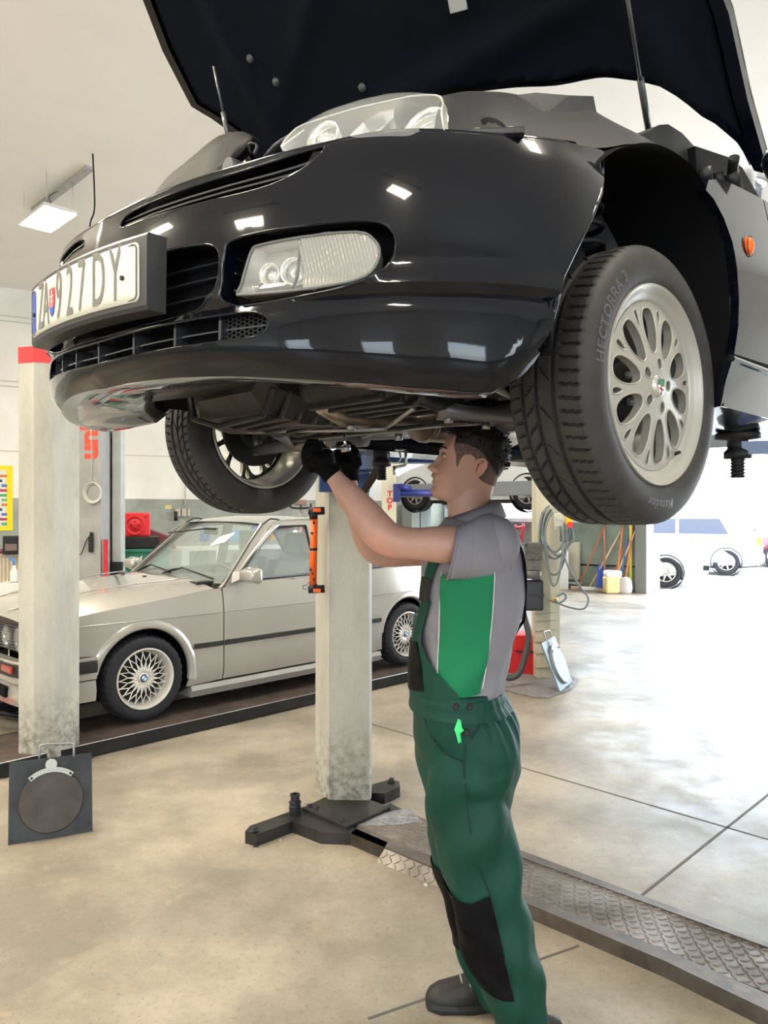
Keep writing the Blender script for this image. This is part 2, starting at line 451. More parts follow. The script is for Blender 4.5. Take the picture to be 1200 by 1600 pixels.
PVv = [0, .2, .4, .55, .68, .77, .83, .862, .872, .875, .876]; PUu = [.932, .914, .866, .805, .722, .63, .54, .45, .38, .30, .15]
SS = [0]
for i in range(1, len(PVv)): SS.append(SS[-1]+math.hypot(PVv[i]-PVv[i-1], PUu[i]-PUu[i-1]))
def plan(s):
    a = abs(s); return cub(SS, PUu, a), (1 if s >= 0 else -1)*cub(SS, PVv, a)
def zbot(s): return cub([0, .33, .6, .82, .92, .99, 1.02], [-.022, -.035, -.062, -.082, -.08, -.03, 0], abs(s))
def bsurf(s, z, d=0):
    u, v = plan(s); e = 2e-3; u2, v2 = plan(s+e); u1, v1 = plan(s-e)
    t = Vector((u2-u1, v2-v1)).normalized(); n = Vector((t.y, -t.x))
    q = cub([-.1, .0, .06, .072, .077, .082, .12, .2, .30, .345, .37, .40, .44], [.0, .0, .002, .004, .012, .001, .0, .003, .016, .028, .040, .048, .058], z)
    zb = zbot(s); k = max(0, min(1, 1-(z-zb)/.055)); q += .030*k*k
    q += d
    return Vector((u-n.x*q, v-n.y*q, z+(.068*-v if v < 0 else 0)))      # the car hangs a little low on its left side
topz = lambda s: cub([0, .15, .3, .45, .6, .7, .95, 1.1, 1.215], [.331, .331, .334, .338, .348, .359, .362, .385, .415], abs(s))
def arch_s(z): return cub([-.0, .02, .12, .229, .30, .36, .42], [1.0, 1.006, 1.03, 1.105, 1.16, 1.2, 1.235], z)
right = [(arch_s(z), z) for z in [.0, .03, .07, .12, .17, .22, .27, .32, .36, .395, .415]]
top = [(s, topz(s)) for s in [1.19, 1.13, 1.05, .95, .8, .7, .6, .45, .3, .15, .05]]
bot = [(s, zbot(s)) for s in [.1, .25, .4, .55, .7, .82, .9, .96, .985]]
half = bot+right+top
outline = half+[(-s, z) for s, z in half[::-1]]
mir = lambda P: [(-s, z) for s, z in P[::-1]]
def rnd(P, sub=4): return sp2(P, sub)
uslot = rnd([(.10, .289), (.214, .285), (.433, .280), (.52, .289), (.57, .311), (.600, .341), (.57, .341), (.45, .327), (.3, .322), (.13, .318), (.09, .305)], 3)
mopen = rnd([(.03, .205), (.2, .206), (.33, .202), (.375, .195), (.395, .178), (.396, .14), (.385, .105), (.36, .085), (.3, .079), (.2, .077), (.03, .077)], 3)
mfull = mopen[:]+mir(mopen)
fogh = rnd([(.405, .10), (.408, .18), (.43, .197), (.5, .201), (.62, .201), (.69, .198), (.722, .183), (.732, .155), (.722, .125), (.69, .1), (.64, .086), (.55, .080), (.45, .078), (.42, .082)], 3)
lsl = rnd([(0, .066), (.2, .066), (.4, .065), (.47, .062), (.498, .05), (.502, .038), (.492, .024), (.46, .017), (.3, .018), (0, .020), (-.3, .018), (-.46, .017), (-.492, .024), (-.502, .038), (-.498, .05), (-.47, .062), (-.4, .065), (-.2, .066)], 3)
mo = sp2([(0, .205), (.2, .206), (.33, .202), (.375, .195), (.395, .178), (.396, .14), (.385, .105), (.36, .085), (.3, .079), (.2, .077), (0, .077), (-.2, .077), (-.3, .079), (-.36, .085), (-.385, .105), (-.396, .14), (-.395, .178), (-.375, .195), (-.33, .202), (-.2, .206)], 3)
mb = MB(); mb.sheet(outline, [uslot, mir(uslot), mo, fogh, mir(fogh), lsl], bsurf, res=.016, ret=.035)
bumper = mb.build('bumper', paint, car, sharp=40)
sm = bumper.modifiers.new('smooth', 'SMOOTH') if False else None
# dark backing behind the openings, slats, mesh
MB().sheet([(-1.0, -.0), (1.0, -.0), (1.0, .335), (-1.0, .335)], [], lambda s, z: bsurf(s, z, .065), res=.05).build('backing', void, bumper)
mb = MB()
def bstrip(mb, pts, w, d0, d1, n=1):
    """slat along the bumper: pts (s,z)"""
    R = []
    for s, z in pts: R.append([bsurf(s, z, d0), bsurf(s, z+w, d0), bsurf(s, z+w, d1), bsurf(s, z, d1)])
    mb.loft(R, smooth=False)
slat = mat('slat_edge', (.03, .03, .035), .2, coat=1)
for sg in (1, -1):
    bstrip(mb, [(sg*s, cub([.09, .3, .45, .55, .585], [.305, .303, .306, .313, .321], s)) for s in [.09, .2, .3, .4, .5, .55, .58]], .004, .006, .05)
    bstrip(mb, [(sg*s, cub([.09, .3, .45, .55, .585], [.295, .2925, .2945, .301, .309], s)) for s in [.09, .2, .3, .4, .5, .55]], .004, .006, .05)
for z in (.15, .118, .178): bstrip(mb, [(s*.05, z) for s in range(-8, 9)], .004, .045, .065)
bstrip(mb, [(s*.05, .040) for s in range(-10, 11)], .003, .02, .05)
for s in (-.4, -.27, -.14, 0, .14, .27, .385):
    mb.loft([[bsurf(s, .018, .012), bsurf(s+.006, .018, .012), bsurf(s+.006, .018, .05), bsurf(s, .018, .05)], [bsurf(s, .066, .012), bsurf(s+.006, .066, .012), bsurf(s+.006, .066, .05), bsurf(s, .066, .05)]], smooth=False)
for sg in (1, -1):      # inner triangular side wall of the main opening
    mb.loft([[bsurf(sg*.345, .085, .03), bsurf(sg*.375, .085, .03)], [bsurf(sg*.35, .19, .06), bsurf(sg*.385, .19, .03)]], caps=False, smooth=False, closed=False)
mb.build('slat', slat, bumper)
# honeycomb mesh in the ends of the lower slot
mb = MB()
for sg in (1, -1):
    for i in range(14):
        for j in range(8):
            s = .385+i*.0095; z = .016+j*.0075+(i % 2)*.00375
            if s > .497 or z > .066 or z < .016: continue
            c = bsurf(sg*s, z, .022); e = (bsurf(sg*s+.003, z, .022)-bsurf(sg*s-.003, z, .022)).normalized()
            P = [c+e*.0058*cos(k*pi/3)+V(0, 0, 1)*.0043*sin(k*pi/3) for k in range(6)]; Q = [c+(p-c)*.78 for p in P]
            A = [mb.bm.verts.new(p) for p in P]; B = [mb.bm.verts.new(p) for p in Q]; mb.bridge(A, B, False)
mb.build('mesh_grille', mat('mesh_black', (.015, .015, .017), .4), bumper)
# underside of the bumper and lip
mb = MB(); R = []
for s in [i*.05 for i in range(-20, 21)]:
    z = zbot(s); a = bsurf(s, z, 0); R.append([bsurf(s, z, .0), bsurf(s, z, .03)+V(0, 0, -.004), bsurf(s, z, .10)+V(0, 0, .004), bsurf(s, z, .20)+V(0, 0, .022), bsurf(s, z, .24)+V(0, 0, .05)])
mb.loft(R, caps=False, closed=False); mb.build('bumper_underside', paint, bumper)
# licence plate
def psurf(x, z, d=0):     # x along the plate (car v), z up, d outward
    return Vector((.974-.32*x*x+d, x, .1615+z-.034*x))
holder = MB()
R = []
HX, HZ = .283, .068
for x in [i/24*2*HX-HX for i in range(25)]:
    R.append([psurf(x, -HZ-.006, -.034), psurf(x, -HZ-.004, 0), psurf(x, -HZ+.004, .004), psurf(x, HZ-.004, .004), psurf(x, HZ+.002, 0), psurf(x, HZ, -.036)])
holder.loft(R, smooth=False); holder = holder.build('plate_holder', mat('plate_holder_black', (.028, .028, .03), .38), car, sharp=30)
pm = mat('plate_white', (.74, .72, .62), .35)
PX, PZ = .262, .055
def rrect(a, b, r, n=5):
    out = []
    for cx, cy, t0 in ((a-r, b-r, 0), (-a+r, b-r, 90), (-a+r, -b+r, 180), (a-r, -b+r, 270)):
        for k in range(n+1): t = radians(t0+90*k/n); out.append((cx+r*cos(t), cy+r*sin(t)))
    return out
mb = MB(); mb.sheet(rrect(PX, PZ, .012), [], lambda x, z, d: psurf(x, z, .006+d), res=.02, th=-.003)
mb.build('plate', pm, holder)
mb = MB(); mb.tube([psurf(x, z, .0075) for x, z in rrect(PX-.004, PZ-.004, .010)], .0016, 6, closed=True)
mb.use(mat('plate_ink', (.17, .16, .15), .5))
txt_m = mb.mats[0]
def ptext(mb, t, x0, h, xs):
    me = text_mesh(t, h/.7, 0, .0002, 'LEFT', 1.0, xs); text_into(mb, me, lambda x, y, z: psurf(x0+x, y, .0078))
for ch, x0 in (('Z', -.197), ('A', -.158), ('9', -.068), ('2', -.010), ('7', .045), ('D', .105), ('Y', .170)): ptext(mb, ch, x0, .106, .46)
mb.build('plate_lettering', None, holder)
mb = MB(); mb.sheet([(-PX+.001, -PZ+.008), (-.222, -PZ+.008), (-.222, PZ-.008), (-PX+.001, PZ-.008)], [], lambda x, z: psurf(x, z, .0072), res=.02)
mb.build('plate_blue_band', mat('plate_blue', (.05, .09, .45), .4), holder)
mb = MB(); mb.use(mat('crest_red', srgb(215, 50, 55), .5)); cx = -.092
mb.sheet([(cx-.017, .028), (cx+.017, .028), (cx+.017, -.012), (cx-.017, -.012)], [], lambda x, z: psurf(x, z, .0075), res=.02)
mb.use(mat('crest_blue', srgb(50, 80, 180), .5)); mb.sheet([(cx-.017, -.012), (cx+.017, -.012), (cx+.011, -.026), (cx, -.034), (cx-.011, -.026)], [], lambda x, z: psurf(x, z, .0076), res=.02)
mb.use(mat('crest_white', (.85, .85, .82), .5))
for (a, b, c, d) in ((cx-.002, cx+.002, -.014, .024), (cx-.009, cx+.009, .008, .012), (cx-.007, cx+.007, -.002, .002)):
    mb.sheet([(a, c), (b, c), (b, d), (a, d)], [], lambda x, z: psurf(x, z, .0082), res=.02)
mb.build('plate_crest', None, holder)
mb = MB()
for x in (-.232, .215): mb.cyl(psurf(x, -.006, .006), psurf(x, -.006, .011), .0045, n=10)
mb.build('plate_screw', M['black_plastic'], holder)
# fog lamps
lens_rib = mat('ribbed_lamp_glass', (.85, .84, .80), .12, coat=.4, alpha=.2)
rib_m = mat('ribbed_indicator', (.36, .345, .31), .25, coat=.3, alpha=.92)
def foglamp(sg):
    f = lambda P: [(sg*s, z) for s, z in (P if sg > 0 else P[::-1])]
    poly = f(rnd([(.432, .103), (.446, .150), (.458, .178), (.475, .184), (.56, .187), (.66, .186), (.69, .172), (.702, .150), (.692, .122), (.665, .102), (.61, .094), (.53, .092), (.45, .096)], 3))
    def fn(s, z, d=0):
        a = abs(s); r = 0
        if a > .56: r = .0022*sin((a*cos(.25)+z*.25)*2*pi/.0052)
        elif a < .475+.25*(z-.1): r = .0014*sin((a-z*.2)*2*pi/.0035)
        if a > .64 and z < .15: r *= .5+.5*sin(z*2*pi/.006)
        return bsurf(s, z, .018-r*.55+d)
    mb = MB(); mb.sheet(poly, [], fn, res=.0026 if sg > 0 else .01); lens_o = mb.build('fog_lamp', lens_rib, car)
    rp_ = f([(.556, .188), (.66, .187), (.69, .173), (.703, .150), (.693, .122), (.665, .101), (.61, .093), (.568, .0925), (.562, .14)])
    mb = MB(); mb.sheet(sp2(rp_, 2), [], lambda s, z, d=0: bsurf(s, z, .016+.0019*sin((abs(s)*cos(.25)+z*.25)*2*pi/.0064)+d), res=.0029 if sg > 0 else .01); mb.build('indicator_lens', rib_m, lens_o)
    mb = MB(); mb.sheet(poly, [], lambda s, z: bsurf(s, z, .062), res=.02)
    P3 = [bsurf(s, z, .018) for s, z in resample(poly, .01)]; Q3 = [bsurf(s, z, .062) for s, z in resample(poly, .01)]
    mb.loft([P3, Q3], caps=False); mb.build('lamp_bowl', refl2, lens_o)
    mb = MB()
    for s, z, r in ((.49, .132, .020), (.538, .132, .024)):
        c = bsurf(sg*s, z, .03); n = (bsurf(sg*s, z, 0)-bsurf(sg*s, z, .03)).normalized()
        mb.lathe([(r*.2, -.03), (r*.6, -.022), (r*.9, -.008), (r, .008), (r*.93, .008), (r*.8, -.004)], c, n, 24)
        mb.lathe([(.0001, .004), (r*.35, .0), (r*.5, -.012)], c, n, 16)
    mb.build('reflector', refl, lens_o)
    mb = MB(); mb.tube([bsurf(s, z, .016) for s, z in poly], .0028, 6, closed=True); mb.tube([bsurf(sg*(.547+.12*(z-.1)), z, .019) for z in (.096, .12, .15, .186)], .003, 6)
    mb.build('lamp_rim', mat('lamp_rim_grey', (.16, .16, .15), .3), lens_o)
foglamp(1); foglamp(-1)
# headlamps
def headlamp(sg):
    P = [(.825, .5, .325), (.80, .485, .36), (.773, .48, .395), (.753, .49, .413), (.70, .525, .44), (.674, .55, .451), (.64, .585, .461), (.612, .62, .468), (.592, .652, .466), (.594, .678, .452), (.605, .694, .428), (.63, .712, .395), (.655, .722, .366), (.68, .71, .343), (.70, .69, .335), (.735, .645, .328), (.775, .59, .325), (.805, .54, .322)]
    P = [Vector((a-(.022 if 11 < i < 16 else .03 if i in (0, 16, 17) else 0), sg*b, c-(.03 if 11 < i < 16 else -.020 if i in (0, 16, 17) else 0)+(.04 if sg < 0 else 0))) for i, (a, b, c) in enumerate(P)]
    P = spline(P, 2, True); c = sum(P, Vector())/len(P); nrm = Vector((.55, sg*.25, .8)).normalized()
    mb = MB(); rings = []
    for k in range(1, 8):
        t = k/8; rings.append([c+(p-c)*(1-t)+nrm*.040*(1-(1-t)**2) for p in P])
    R = [[mb.bm.verts.new(p) for p in r] for r in [P]+rings]
    for i in range(len(R)-1): mb.bridge(R[i], R[i+1])
    mb.face(R[-1], True)
    hl = mb.build('headlamp', lens, car)
    back = Vector((-.9, -sg*.3, -.12)).normalized()*.09
    mb = MB(); mb.loft([P, [p+back for p in P]], caps=False); 
    B = [p+back for p in P]; mb.face([mb.bm.verts.new(p) for p in B]); mb.build('lamp_bowl', refl2, hl)
    mb = MB()
    fw = Vector((.9, sg*.25, .32)).normalized()
    for cc, r in (((.60, .655, .395), .040), ((.735, .53, .375), .030)):
        cc = Vector((cc[0], sg*cc[1], cc[2]+(.04 if sg < 0 else 0)))
        mb.lathe([(r*.3, -.04), (r*.7, -.03), (r, -.005), (r*1.12, .012), (r*1.05, .014), (r*.95, .0)], cc, fw, 28)
        mb.lathe([(.0001, .012), (r*.4, .008), (r*.7, -.004), (r*.78, -.02)], cc, fw, 24)
    mb.lathe([(.012, -.05), (.03, -.03), (.044, .0), (.050, .022)], Vector((.665, sg*.59, .385)), Vector((.8, sg*.1, .6)).normalized(), 8, smooth=False)
    mb.build('reflector', refl, hl)
    mb = MB(); mb.tube(P, .0022, 6, closed=True); mb.build('lamp_rim', mat('lamp_seal', (.42, .42, .40), .4), hl)
headlamp(1); headlamp(-1)
# painted nose band behind the bumper's top edge, black
mb = MB(); R = []
for i in range(-15, 16):
    s = i*.05; z = topz(s); R.append([bsurf(s, z, 0), bsurf(s, z, .012)+V(0, 0, .006), bsurf(s, z, .05)+V(0, 0, .012)])
mb.loft(R, caps=False, closed=False); mb.build('bumper_top_edge', paint, bumper)
# shield-shaped grille frame in the middle above the plate
mb = MB(); sh = [(-.075, .318), (.075, .318), (.05, .28), (0, .235), (-.05, .28)]
mb.tube([bsurf(s, z, -.006) for s, z in sh], .006, 8, closed=True, sub=0)
mb.sheet(sh, [], lambda s, z: bsurf(s, z, -.002), res=.03); mb.bm.free()
# edges of the openings, rounded lips that catch the light
mb = MB()
for hh in (uslot, mir(uslot), mo, fogh, mir(fogh), lsl): mb.tube([bsurf(s, z, .002) for s, z in hh], .0028, 6, closed=True)
mb.build('opening_lip', paint, bumper)
mb = MB(); mb.tube([bsurf(i*.04, topz(i*.04), .006)+V(0, 0, .001) for i in range(-28, 29)], .0065, 8); mb.build('top_bead', paint, bumper)
# black air duct panel standing behind the nose
mb = MB()
ob = sp2([(-.56, .42), (-.55, .52), (-.52, .59), (-.45, .612), (-.40, .607), (-.36, .616), (-.30, .628), (-.224, .626), (-.13, .624), (-.038, .622), (.07, .603), (.125, .575), (.135, .55), (.04, .50), (-.06, .44), (-.1, .40), (-.3, .38)], 3)
mb.sheet(ob, [], lambda v, z, d: Vector((.62+.25*(.62-z)-.10*abs(v)+d, v, z)), res=.03, th=-.02); mb.build('air_duct', mat('duct_black', (.006, .006, .007), .6, spec=.25, bump=.1, bscale=40), car)
mb = MB(); mb.tube([(.60, .13, .50), (.60, .2, .53), (.59, .3, .535), (.6, .42, .50), (.62, .5, .46)], .006, 8, sub=4)
mb.box((.66, .22, .42), (.04, .07, .07), bev=.01); mb.cyl((.68, .16, .38), (.68, .16, .42), .02); mb.cyl((.70, .22, .43), (.74, .22, .43), .02)
mb.tube([(.62, .13, .53), (.63, .14, .545), (.62, .155, .54), (.625, .15, .52)], .003, 8, sub=4)
mb.build('hood_catch', mat('catch_grey', (.06, .06, .07), .35, .4), car)
MB().box((.35, 0, .40), (.45, 1.2, .08)).build('engine_cover', void, car)
# grey inner wing (seen because the bonnet carries the outer wing)
for sg in (1, -1):
    lo = [(.640, .70, .350), (.575, .75, .356), (.523, .783, .359), (.40, .80, .385), (.30, .806, .418), (.215, .806, .45), (.117, .80, .493), (.03, .80, .515), (-.054, .80, .524), (-.12, .805, .518), (-.175, .82, .50), (-.22, .84, .47)]
    up = [(.569, .66, .471), (.50, .65, .51), (.439, .64, .54), (.33, .63, .585), (.25, .64, .603), (.15, .65, .63), (.085, .66, .651), (.0, .66, .655), (-.174, .67, .668), (-.25, .69, .655), (-.309, .72, .61), (-.33, .76, .57)]
    R = []; lo_, up_ = spline(lo, 4), spline(up, 4)
    for i in range(len(lo_)):
        a = lo_[i].copy(); b = up_[i].copy(); a.y *= sg; b.y *= sg
        m1 = a.lerp(b, .35)+V(0, 0, .012); m2 = a.lerp(b, .7)+V(0, 0, .004+.02*max(0, 1-abs(i/4-2)/1.6))
        R.append([a, m1, m2, b, b+V(-.0, -sg*.10, -.02), b+V(0, -sg*.12, -.25)])
    mb = MB(); mb.loft(R, caps=False, closed=False); iw = mb.build('inner_wing', grey_pl, car, sharp=50)
    # box-like moulding on top and raised rib
    mb = MB()
    mb.loft([[(.30, sg*.60, .50), (.30, sg*.70, .52), (.30, sg*.685, .575), (.30, sg*.60, .60)], [(.18, sg*.60, .50), (.18, sg*.70, .55), (.18, sg*.69, .615), (.18, sg*.60, .635)], [(.075, sg*.60, .5), (.075, sg*.705, .58), (.075, sg*.69, .655), (.075, sg*.60, .66)]], smooth=False)
    mb.build('moulding', grey_pl, iw, sharp=30)
    if sg > 0:
        mb = MB(); c = cv(772, 196, .745); mb.lathe([(.0001, .0), (.024, .0), (.027, -.004), (.027, -.02)], c, (.4, .75, .5), 20); mb.build('access_hole', void, iw)
        mb = MB(); mb.box((.0, .0, .0), (.12, .035, .012), bev=.003)
        br = mb.build('wing_bracket', mat('bracket_dark', (.05, .05, .055), .3, .5), car, loc=cv(765, 212, .755), rot=(0, 0, radians(-50)))
        mb = MB()
        for dx in (-.036, .022): mb.cyl((dx, 0, .004), (dx, 0, .011), .0085, n=12)
        mb.build('screw', mat('brassy', (.72, .62, .38), .3, .8), br)
# rear side of the arch: wing, door, sill (left side seen; right side mirrored simply)
def aside(u): return cub([-1.8, -1.0, -.3, .2], [.86, .882, .868, .855], u)
for sg in (1, -1):
    wing = [(-.30, .10), (-.318, .17), (-.318, .24), (-.305, .31), (-.28, .37), (-.245, .42), (-.2, .455), (-.16, .465), (-.19, .50), (-.26, .525), (-.33, .54), (-.45, .555), (-.575, .57), (-.575, .12), (-.575, .105)]
    fnw = lambda u, z, d=0: Vector((u, sg*(aside(u)-.25*max(0, z-.35)**1.3-.12*max(0, .3-z)**2-d), z))
    mb = MB(); mb.sheet(wing, [], fnw, res=.03, th=.02); w_ = mb.build('front_wing', paint, car, sharp=40)
    mb = MB(); mb.sheet([(-.582, .105), (-.582, .57), (-.9, .60), (-1.3, .61), (-1.75, .60), (-1.75, .105)], [], fnw, res=.05, th=.02); mb.build('door', paint, car, sharp=40)
    mb = MB(); mb.sheet([(-.272, .09), (-1.75, .09), (-1.75, .03), (-1.75, -.03), (-.27, -.03), (-.262, .03)], [], lambda u, z, d=0: Vector((u, sg*(.872-.25*(.09-z)-.0-d), z)), res=.03, th=.02)
    mb.loft([[(-.27, sg*.84, -.03), (-.27, sg*.72, -.05), (-.27, sg*.60, -.04), (-.27, sg*.60, .0)], [(-1.75, sg*.84, -.03), (-1.75, sg*.72, -.05), (-1.75, sg*.60, -.04), (-1.75, sg*.60, .0)]], smooth=False)
    mb.tube([(-.27, sg*.868, .083), (-.6, sg*.873, .083), (-1.7, sg*.873, .083)], .008, 8)
    mb.build('sill', paint, car, sharp=40)
    # arch lip tube and liner
    arch = [bsurf(sg*arch_s(z), z, .004) for z in (.0, .06, .12, .18, .24, .3, .36, .4)]
    mb = MB(); mb.tube(arch, .006, 8); mb.build('arch_lip', paint, bumper)
    mb = MB(); A = [(.49, -.02), (.50, .08), (.46, .2), (.38, .32), (.27, .41), (.13, .475), (0, .50), (-.12, .495), (-.21, .45), (-.28, .37), (-.31, .28), (-.322, .17), (-.30, .06), (-.28, -.03)]; A = sp2(A, 4, False)
    mb.loft([[(a, sg*.845, b) for a, b in A], [(a*.98, sg*.72, b+.02) for a, b in A], [(a*.95, sg*.55, b+.05) for a, b in A]], caps=False, closed=False)
    mb.sheet(A, [], lambda a, b: Vector((a*.95, sg*.55, b+.05)), res=.1); mb.build('arch_liner', void, car)
mb = MB(); mb.lathe([(.0001, .018), (.009, .0165), (.015, .012), (.019, .005), (.0195, -.006)], (0, 0, 0), (0, 1, 0), 24)
rp = mb.build('side_repeater', mat('amber_lens', srgb(245, 105, 15), .4), car, loc=(-.385, .8625, .385)); rp.scale = (1.0, 1, 1.35)
mb = MB(); mb.tube([(-.385+.0195*cos(t*pi/8), .872, .385+.0265*sin(t*pi/8)) for t in range(16)], .0012, 6, closed=True); mb.build('repeater_ring', M['black_plastic'], car)
# scuttle, windscreen, roof, pillars
mb = MB(); R = []
for v in [i*.1-.7 for i in range(15)]:
    c = v*v/.49; R.append([(-.30-.30*c, v, .58), (-.36-.30*c, v, .60), (-.44-.26*c, v, .605), (-.50-.26*c, v, .62)])
mb.loft(R, caps=False, closed=False); mb.build('scuttle', mat('scuttle_black', (.02, .02, .022), .5), car)
mb = MB(); R = []
glass = mat('car_glass', (.75, .8, .8), .02, trans=1, ior=1.2)
for v in [i*.1-.7 for i in range(15)]:
    c = v*v/.49; R.append([(-.50-.26*c, v, .615), (-.72-.22*c, v*.95, .76), (-.95-.18*c, v*.88, .89), (-1.15-.12*c, v*.8, .975-.02*c)])
mb.loft(R, caps=False, closed=False); mb.build('windscreen', mat('windscreen_glass', (.35, .38, .38), .03, coat=1, spec=.8, metal=.0, alpha=.55), car)
mb = MB(); R = []
for v in [i*.1-.7 for i in range(15)]:
    c = v*v/.49; R.append([(-1.15-.12*c, v*.8, .975-.02*c), (-1.5, v*.8, 1.0-.03*c), (-2.0, v*.75, .96-.04*c), (-2.6, v*.8, .72-.02*c), (-3.0, v, .60)])
mb.loft(R, caps=False, closed=False); mb.build('roof', paint, car)
for sg in (1, -1):
    mb = MB(); mb.tube([(-.74, sg*.72, .60), (-.95, sg*.67, .77), (-1.28, sg*.57, .95), (-1.7, sg*.56, .975), (-2.3, sg*.6, .84)], [.03, .025, .025, .025, .03], 10, sub=3)
    mb.build('pillar', paint, car)
    mb = MB(); mb.sheet([(-.8, .61), (-1.0, .77), (-1.3, .93), (-1.75, .93), (-1.75, .61)], [], lambda u, z: Vector((u, sg*(.80-.35*(z-.6)-.04), z)), res=.2); mb.build('side_window', mat('side_glass', (.02, .025, .03), .03, coat=1), car)
mp = cv(1232, 236, 1.0)
mb = MB(); mb.lathe([(.0001, .07), (.02, .06), (.04, .035), (.05, 0), (.052, -.05), (.0001, -.052)], mp+V(-.03, 0, 0), (.95, .1, -.1), 28)
for v_ in mb.bm.verts: v_.co.y = mp.y+(v_.co.y-mp.y)*1.35
mb.build('door_mirror', paint, car)
# floor pan and body behind the axle
mb = MB(); mb.box((-1.2, 0, .03), (2.2, 1.45, .04)); mb.box((-1.9, 0, .25), (1.6, 1.5, .4), bev=.05); mb.build('floor_pan', mat('underseal', (.02, .02, .022), .55, bump=.3, bscale=30), car)
mb = MB(); mb.sheet([(-.75, .42), (.75, .42), (.62, .60), (-.62, .60)], [], lambda v, z: Vector((-.30, v, z)), res=.3); mb.build('bulkhead', void, car)
# ------------------------------------------------------------------ bonnet, stays
TH = radians(45)
def hood(r, v, d=0):          # r up the bonnet from the hinge line, d on the outer side
    cr = .05*(1-min(1, (v/.89)**2))*min(1, r/.5)
    n = Vector((-sin(TH), 0, cos(TH)))
    return Vector((-.5+r*cos(TH), v, .55+r*sin(TH))) + n*(d+cr)
hl_ = sp2([(.05, .89), (.12, .875), (.19, .835), (.30, .765), (.36, .69), (.41, .60), (.435, .54), (.46, .42), (.50, .30), (.54, .15), (.555, 0)], 3, False)
side = [(.05, .89), (.2, .885), (.45, .895), (.7, .885), (.80, .80), (.87, .865), (.94, .905), (1.13, .875), (1.29, .82), (1.45, .66), (1.56, .4), (1.60, 0)]
full = [(r, v) for r, v in side] + [(r, -v) for r, v in side[-2::-1]][:-1] + [(r, -v) for r, v in hl_[:-1]] + [(r, v) for r, v in hl_[::-1]][:-1]
hull = [(.05, .89), (.25, .886), (.45, .893), (.56, .88), (.68, .82), (.79, .80), (.87, .85), (.94, .905), (1.13, .875), (1.29, .82), (1.45, .66), (1.56, .4), (1.60, 0)]
full = hull + [(r, -v) for r, v in hull[-2::-1]] + [(r, -v) for r, v in hl_[1:-1]] + [(r, v) for r, v in hl_[::-1]][:-1]
mb = MB(); mb.sheet(full, [], lambda r, v, d: hood(r, v, .03+d), res=.045, th=.012); bon = mb.build('bonnet', paint, car, sharp=40)
# folded edge round the bonnet
mb = MB(); fr = resample(full, .04)
mb.loft([[hood(r, v, .042) for r, v in fr], [hood(r, v, .0) for r, v in fr], [hood(.8+(r-.8)*.97, v*.965, .0) for r, v in fr]], caps=False); mb.build('bonnet_edge', paint, bon, sharp=40)
# lining with raised ribs and pressed hollows
def ribs(r, v):
    h = 0
    def seg(a, b, w, k):
        nonlocal h
        ax, ay = a; bx, by = b; dx, dy = bx-ax, by-ay; t = max(0, min(1, ((r-ax)*dx+(v-ay)*dy)/(dx*dx+dy*dy)))
        dd = math.hypot(r-ax-t*dx, v-ay-t*dy); h = max(h, k*(1/(1+math.exp((dd-w)/.008))))
    for s in (1, -1):
        seg((.25, .76*s), (.75, .62*s), .035, .022); seg((.75, .62*s), (1.35, .55*s), .035, .022)
        seg((.60, .05*s), (.62, .55*s), .03, .016); seg((.75, .60*s), (1.05, .1*s), .03, .018)
    seg((1.35, -.55), (1.35, .55), .04, .02); seg((.62, -.5), (.62, .5), .03, .02)
    return h
inn = [(.8+(r-.8)*.955, v*.955) for r, v in full]
mb = MB(); mb.sheet(inn, [], lambda r, v, d: hood(r, v, .008-ribs(r, v)+d), res=.028, th=.02); lin_o = mb.build('lining', black_in, bon)
mb = MB()
for r, v in ((.75, .35), (.7, -.2), (.95, .3), (1.1, -.35), (.95, -.55), (1.1, .05), (1.25, -.5), (.85, -.5), (1.2, .35), (1.0, -.1)):
    n = hood(r, v, 0)-hood(r, v, .01); mb.lathe([(.0001, .012), (.008, .011), (.013, .006), (.015, 0)], hood(r, v, .006-ribs(r, v)), n, 14)
mb.build('clip', mat('clip_grey', (.07, .07, .08), .4), bon)
MB().box((0, 0, 0), (.035, .05, .008), bev=.003).build('sticker', mat('sticker_grey', (.45, .45, .44), .5), bon, loc=hood(.76, .25, -.024), rot=(0, -TH, .4))
mb = MB(); mb.tube([cv(1078, 10, .80), cv(1088, 36, .80), cv(1101, 68, .80)], .0035, 6); mb.build('yellow_strip', M['yellow'], bon)
# hinge arms
for s in (1, -1):
    mb = MB(); mb.tube([(-.58, s*.74, .57), (-.50, s*.78, .585), (-.46, s*.80, .61), (-.42, s*.82, .64)], .014, 8, sub=3)
    mb.cyl((-.55, s*.72, .575), (-.55, s*.80, .575), .022, n=14); mb.cyl((-.49, s*.72, .60), (-.49, s*.80, .60), .015, n=14)
    mb.box((-.54, s*.75, .57), (.12, .02, .07), bev=.006); mb.build('hinge', mat('hinge_dark', (.02, .02, .022), .3, .4), bon)
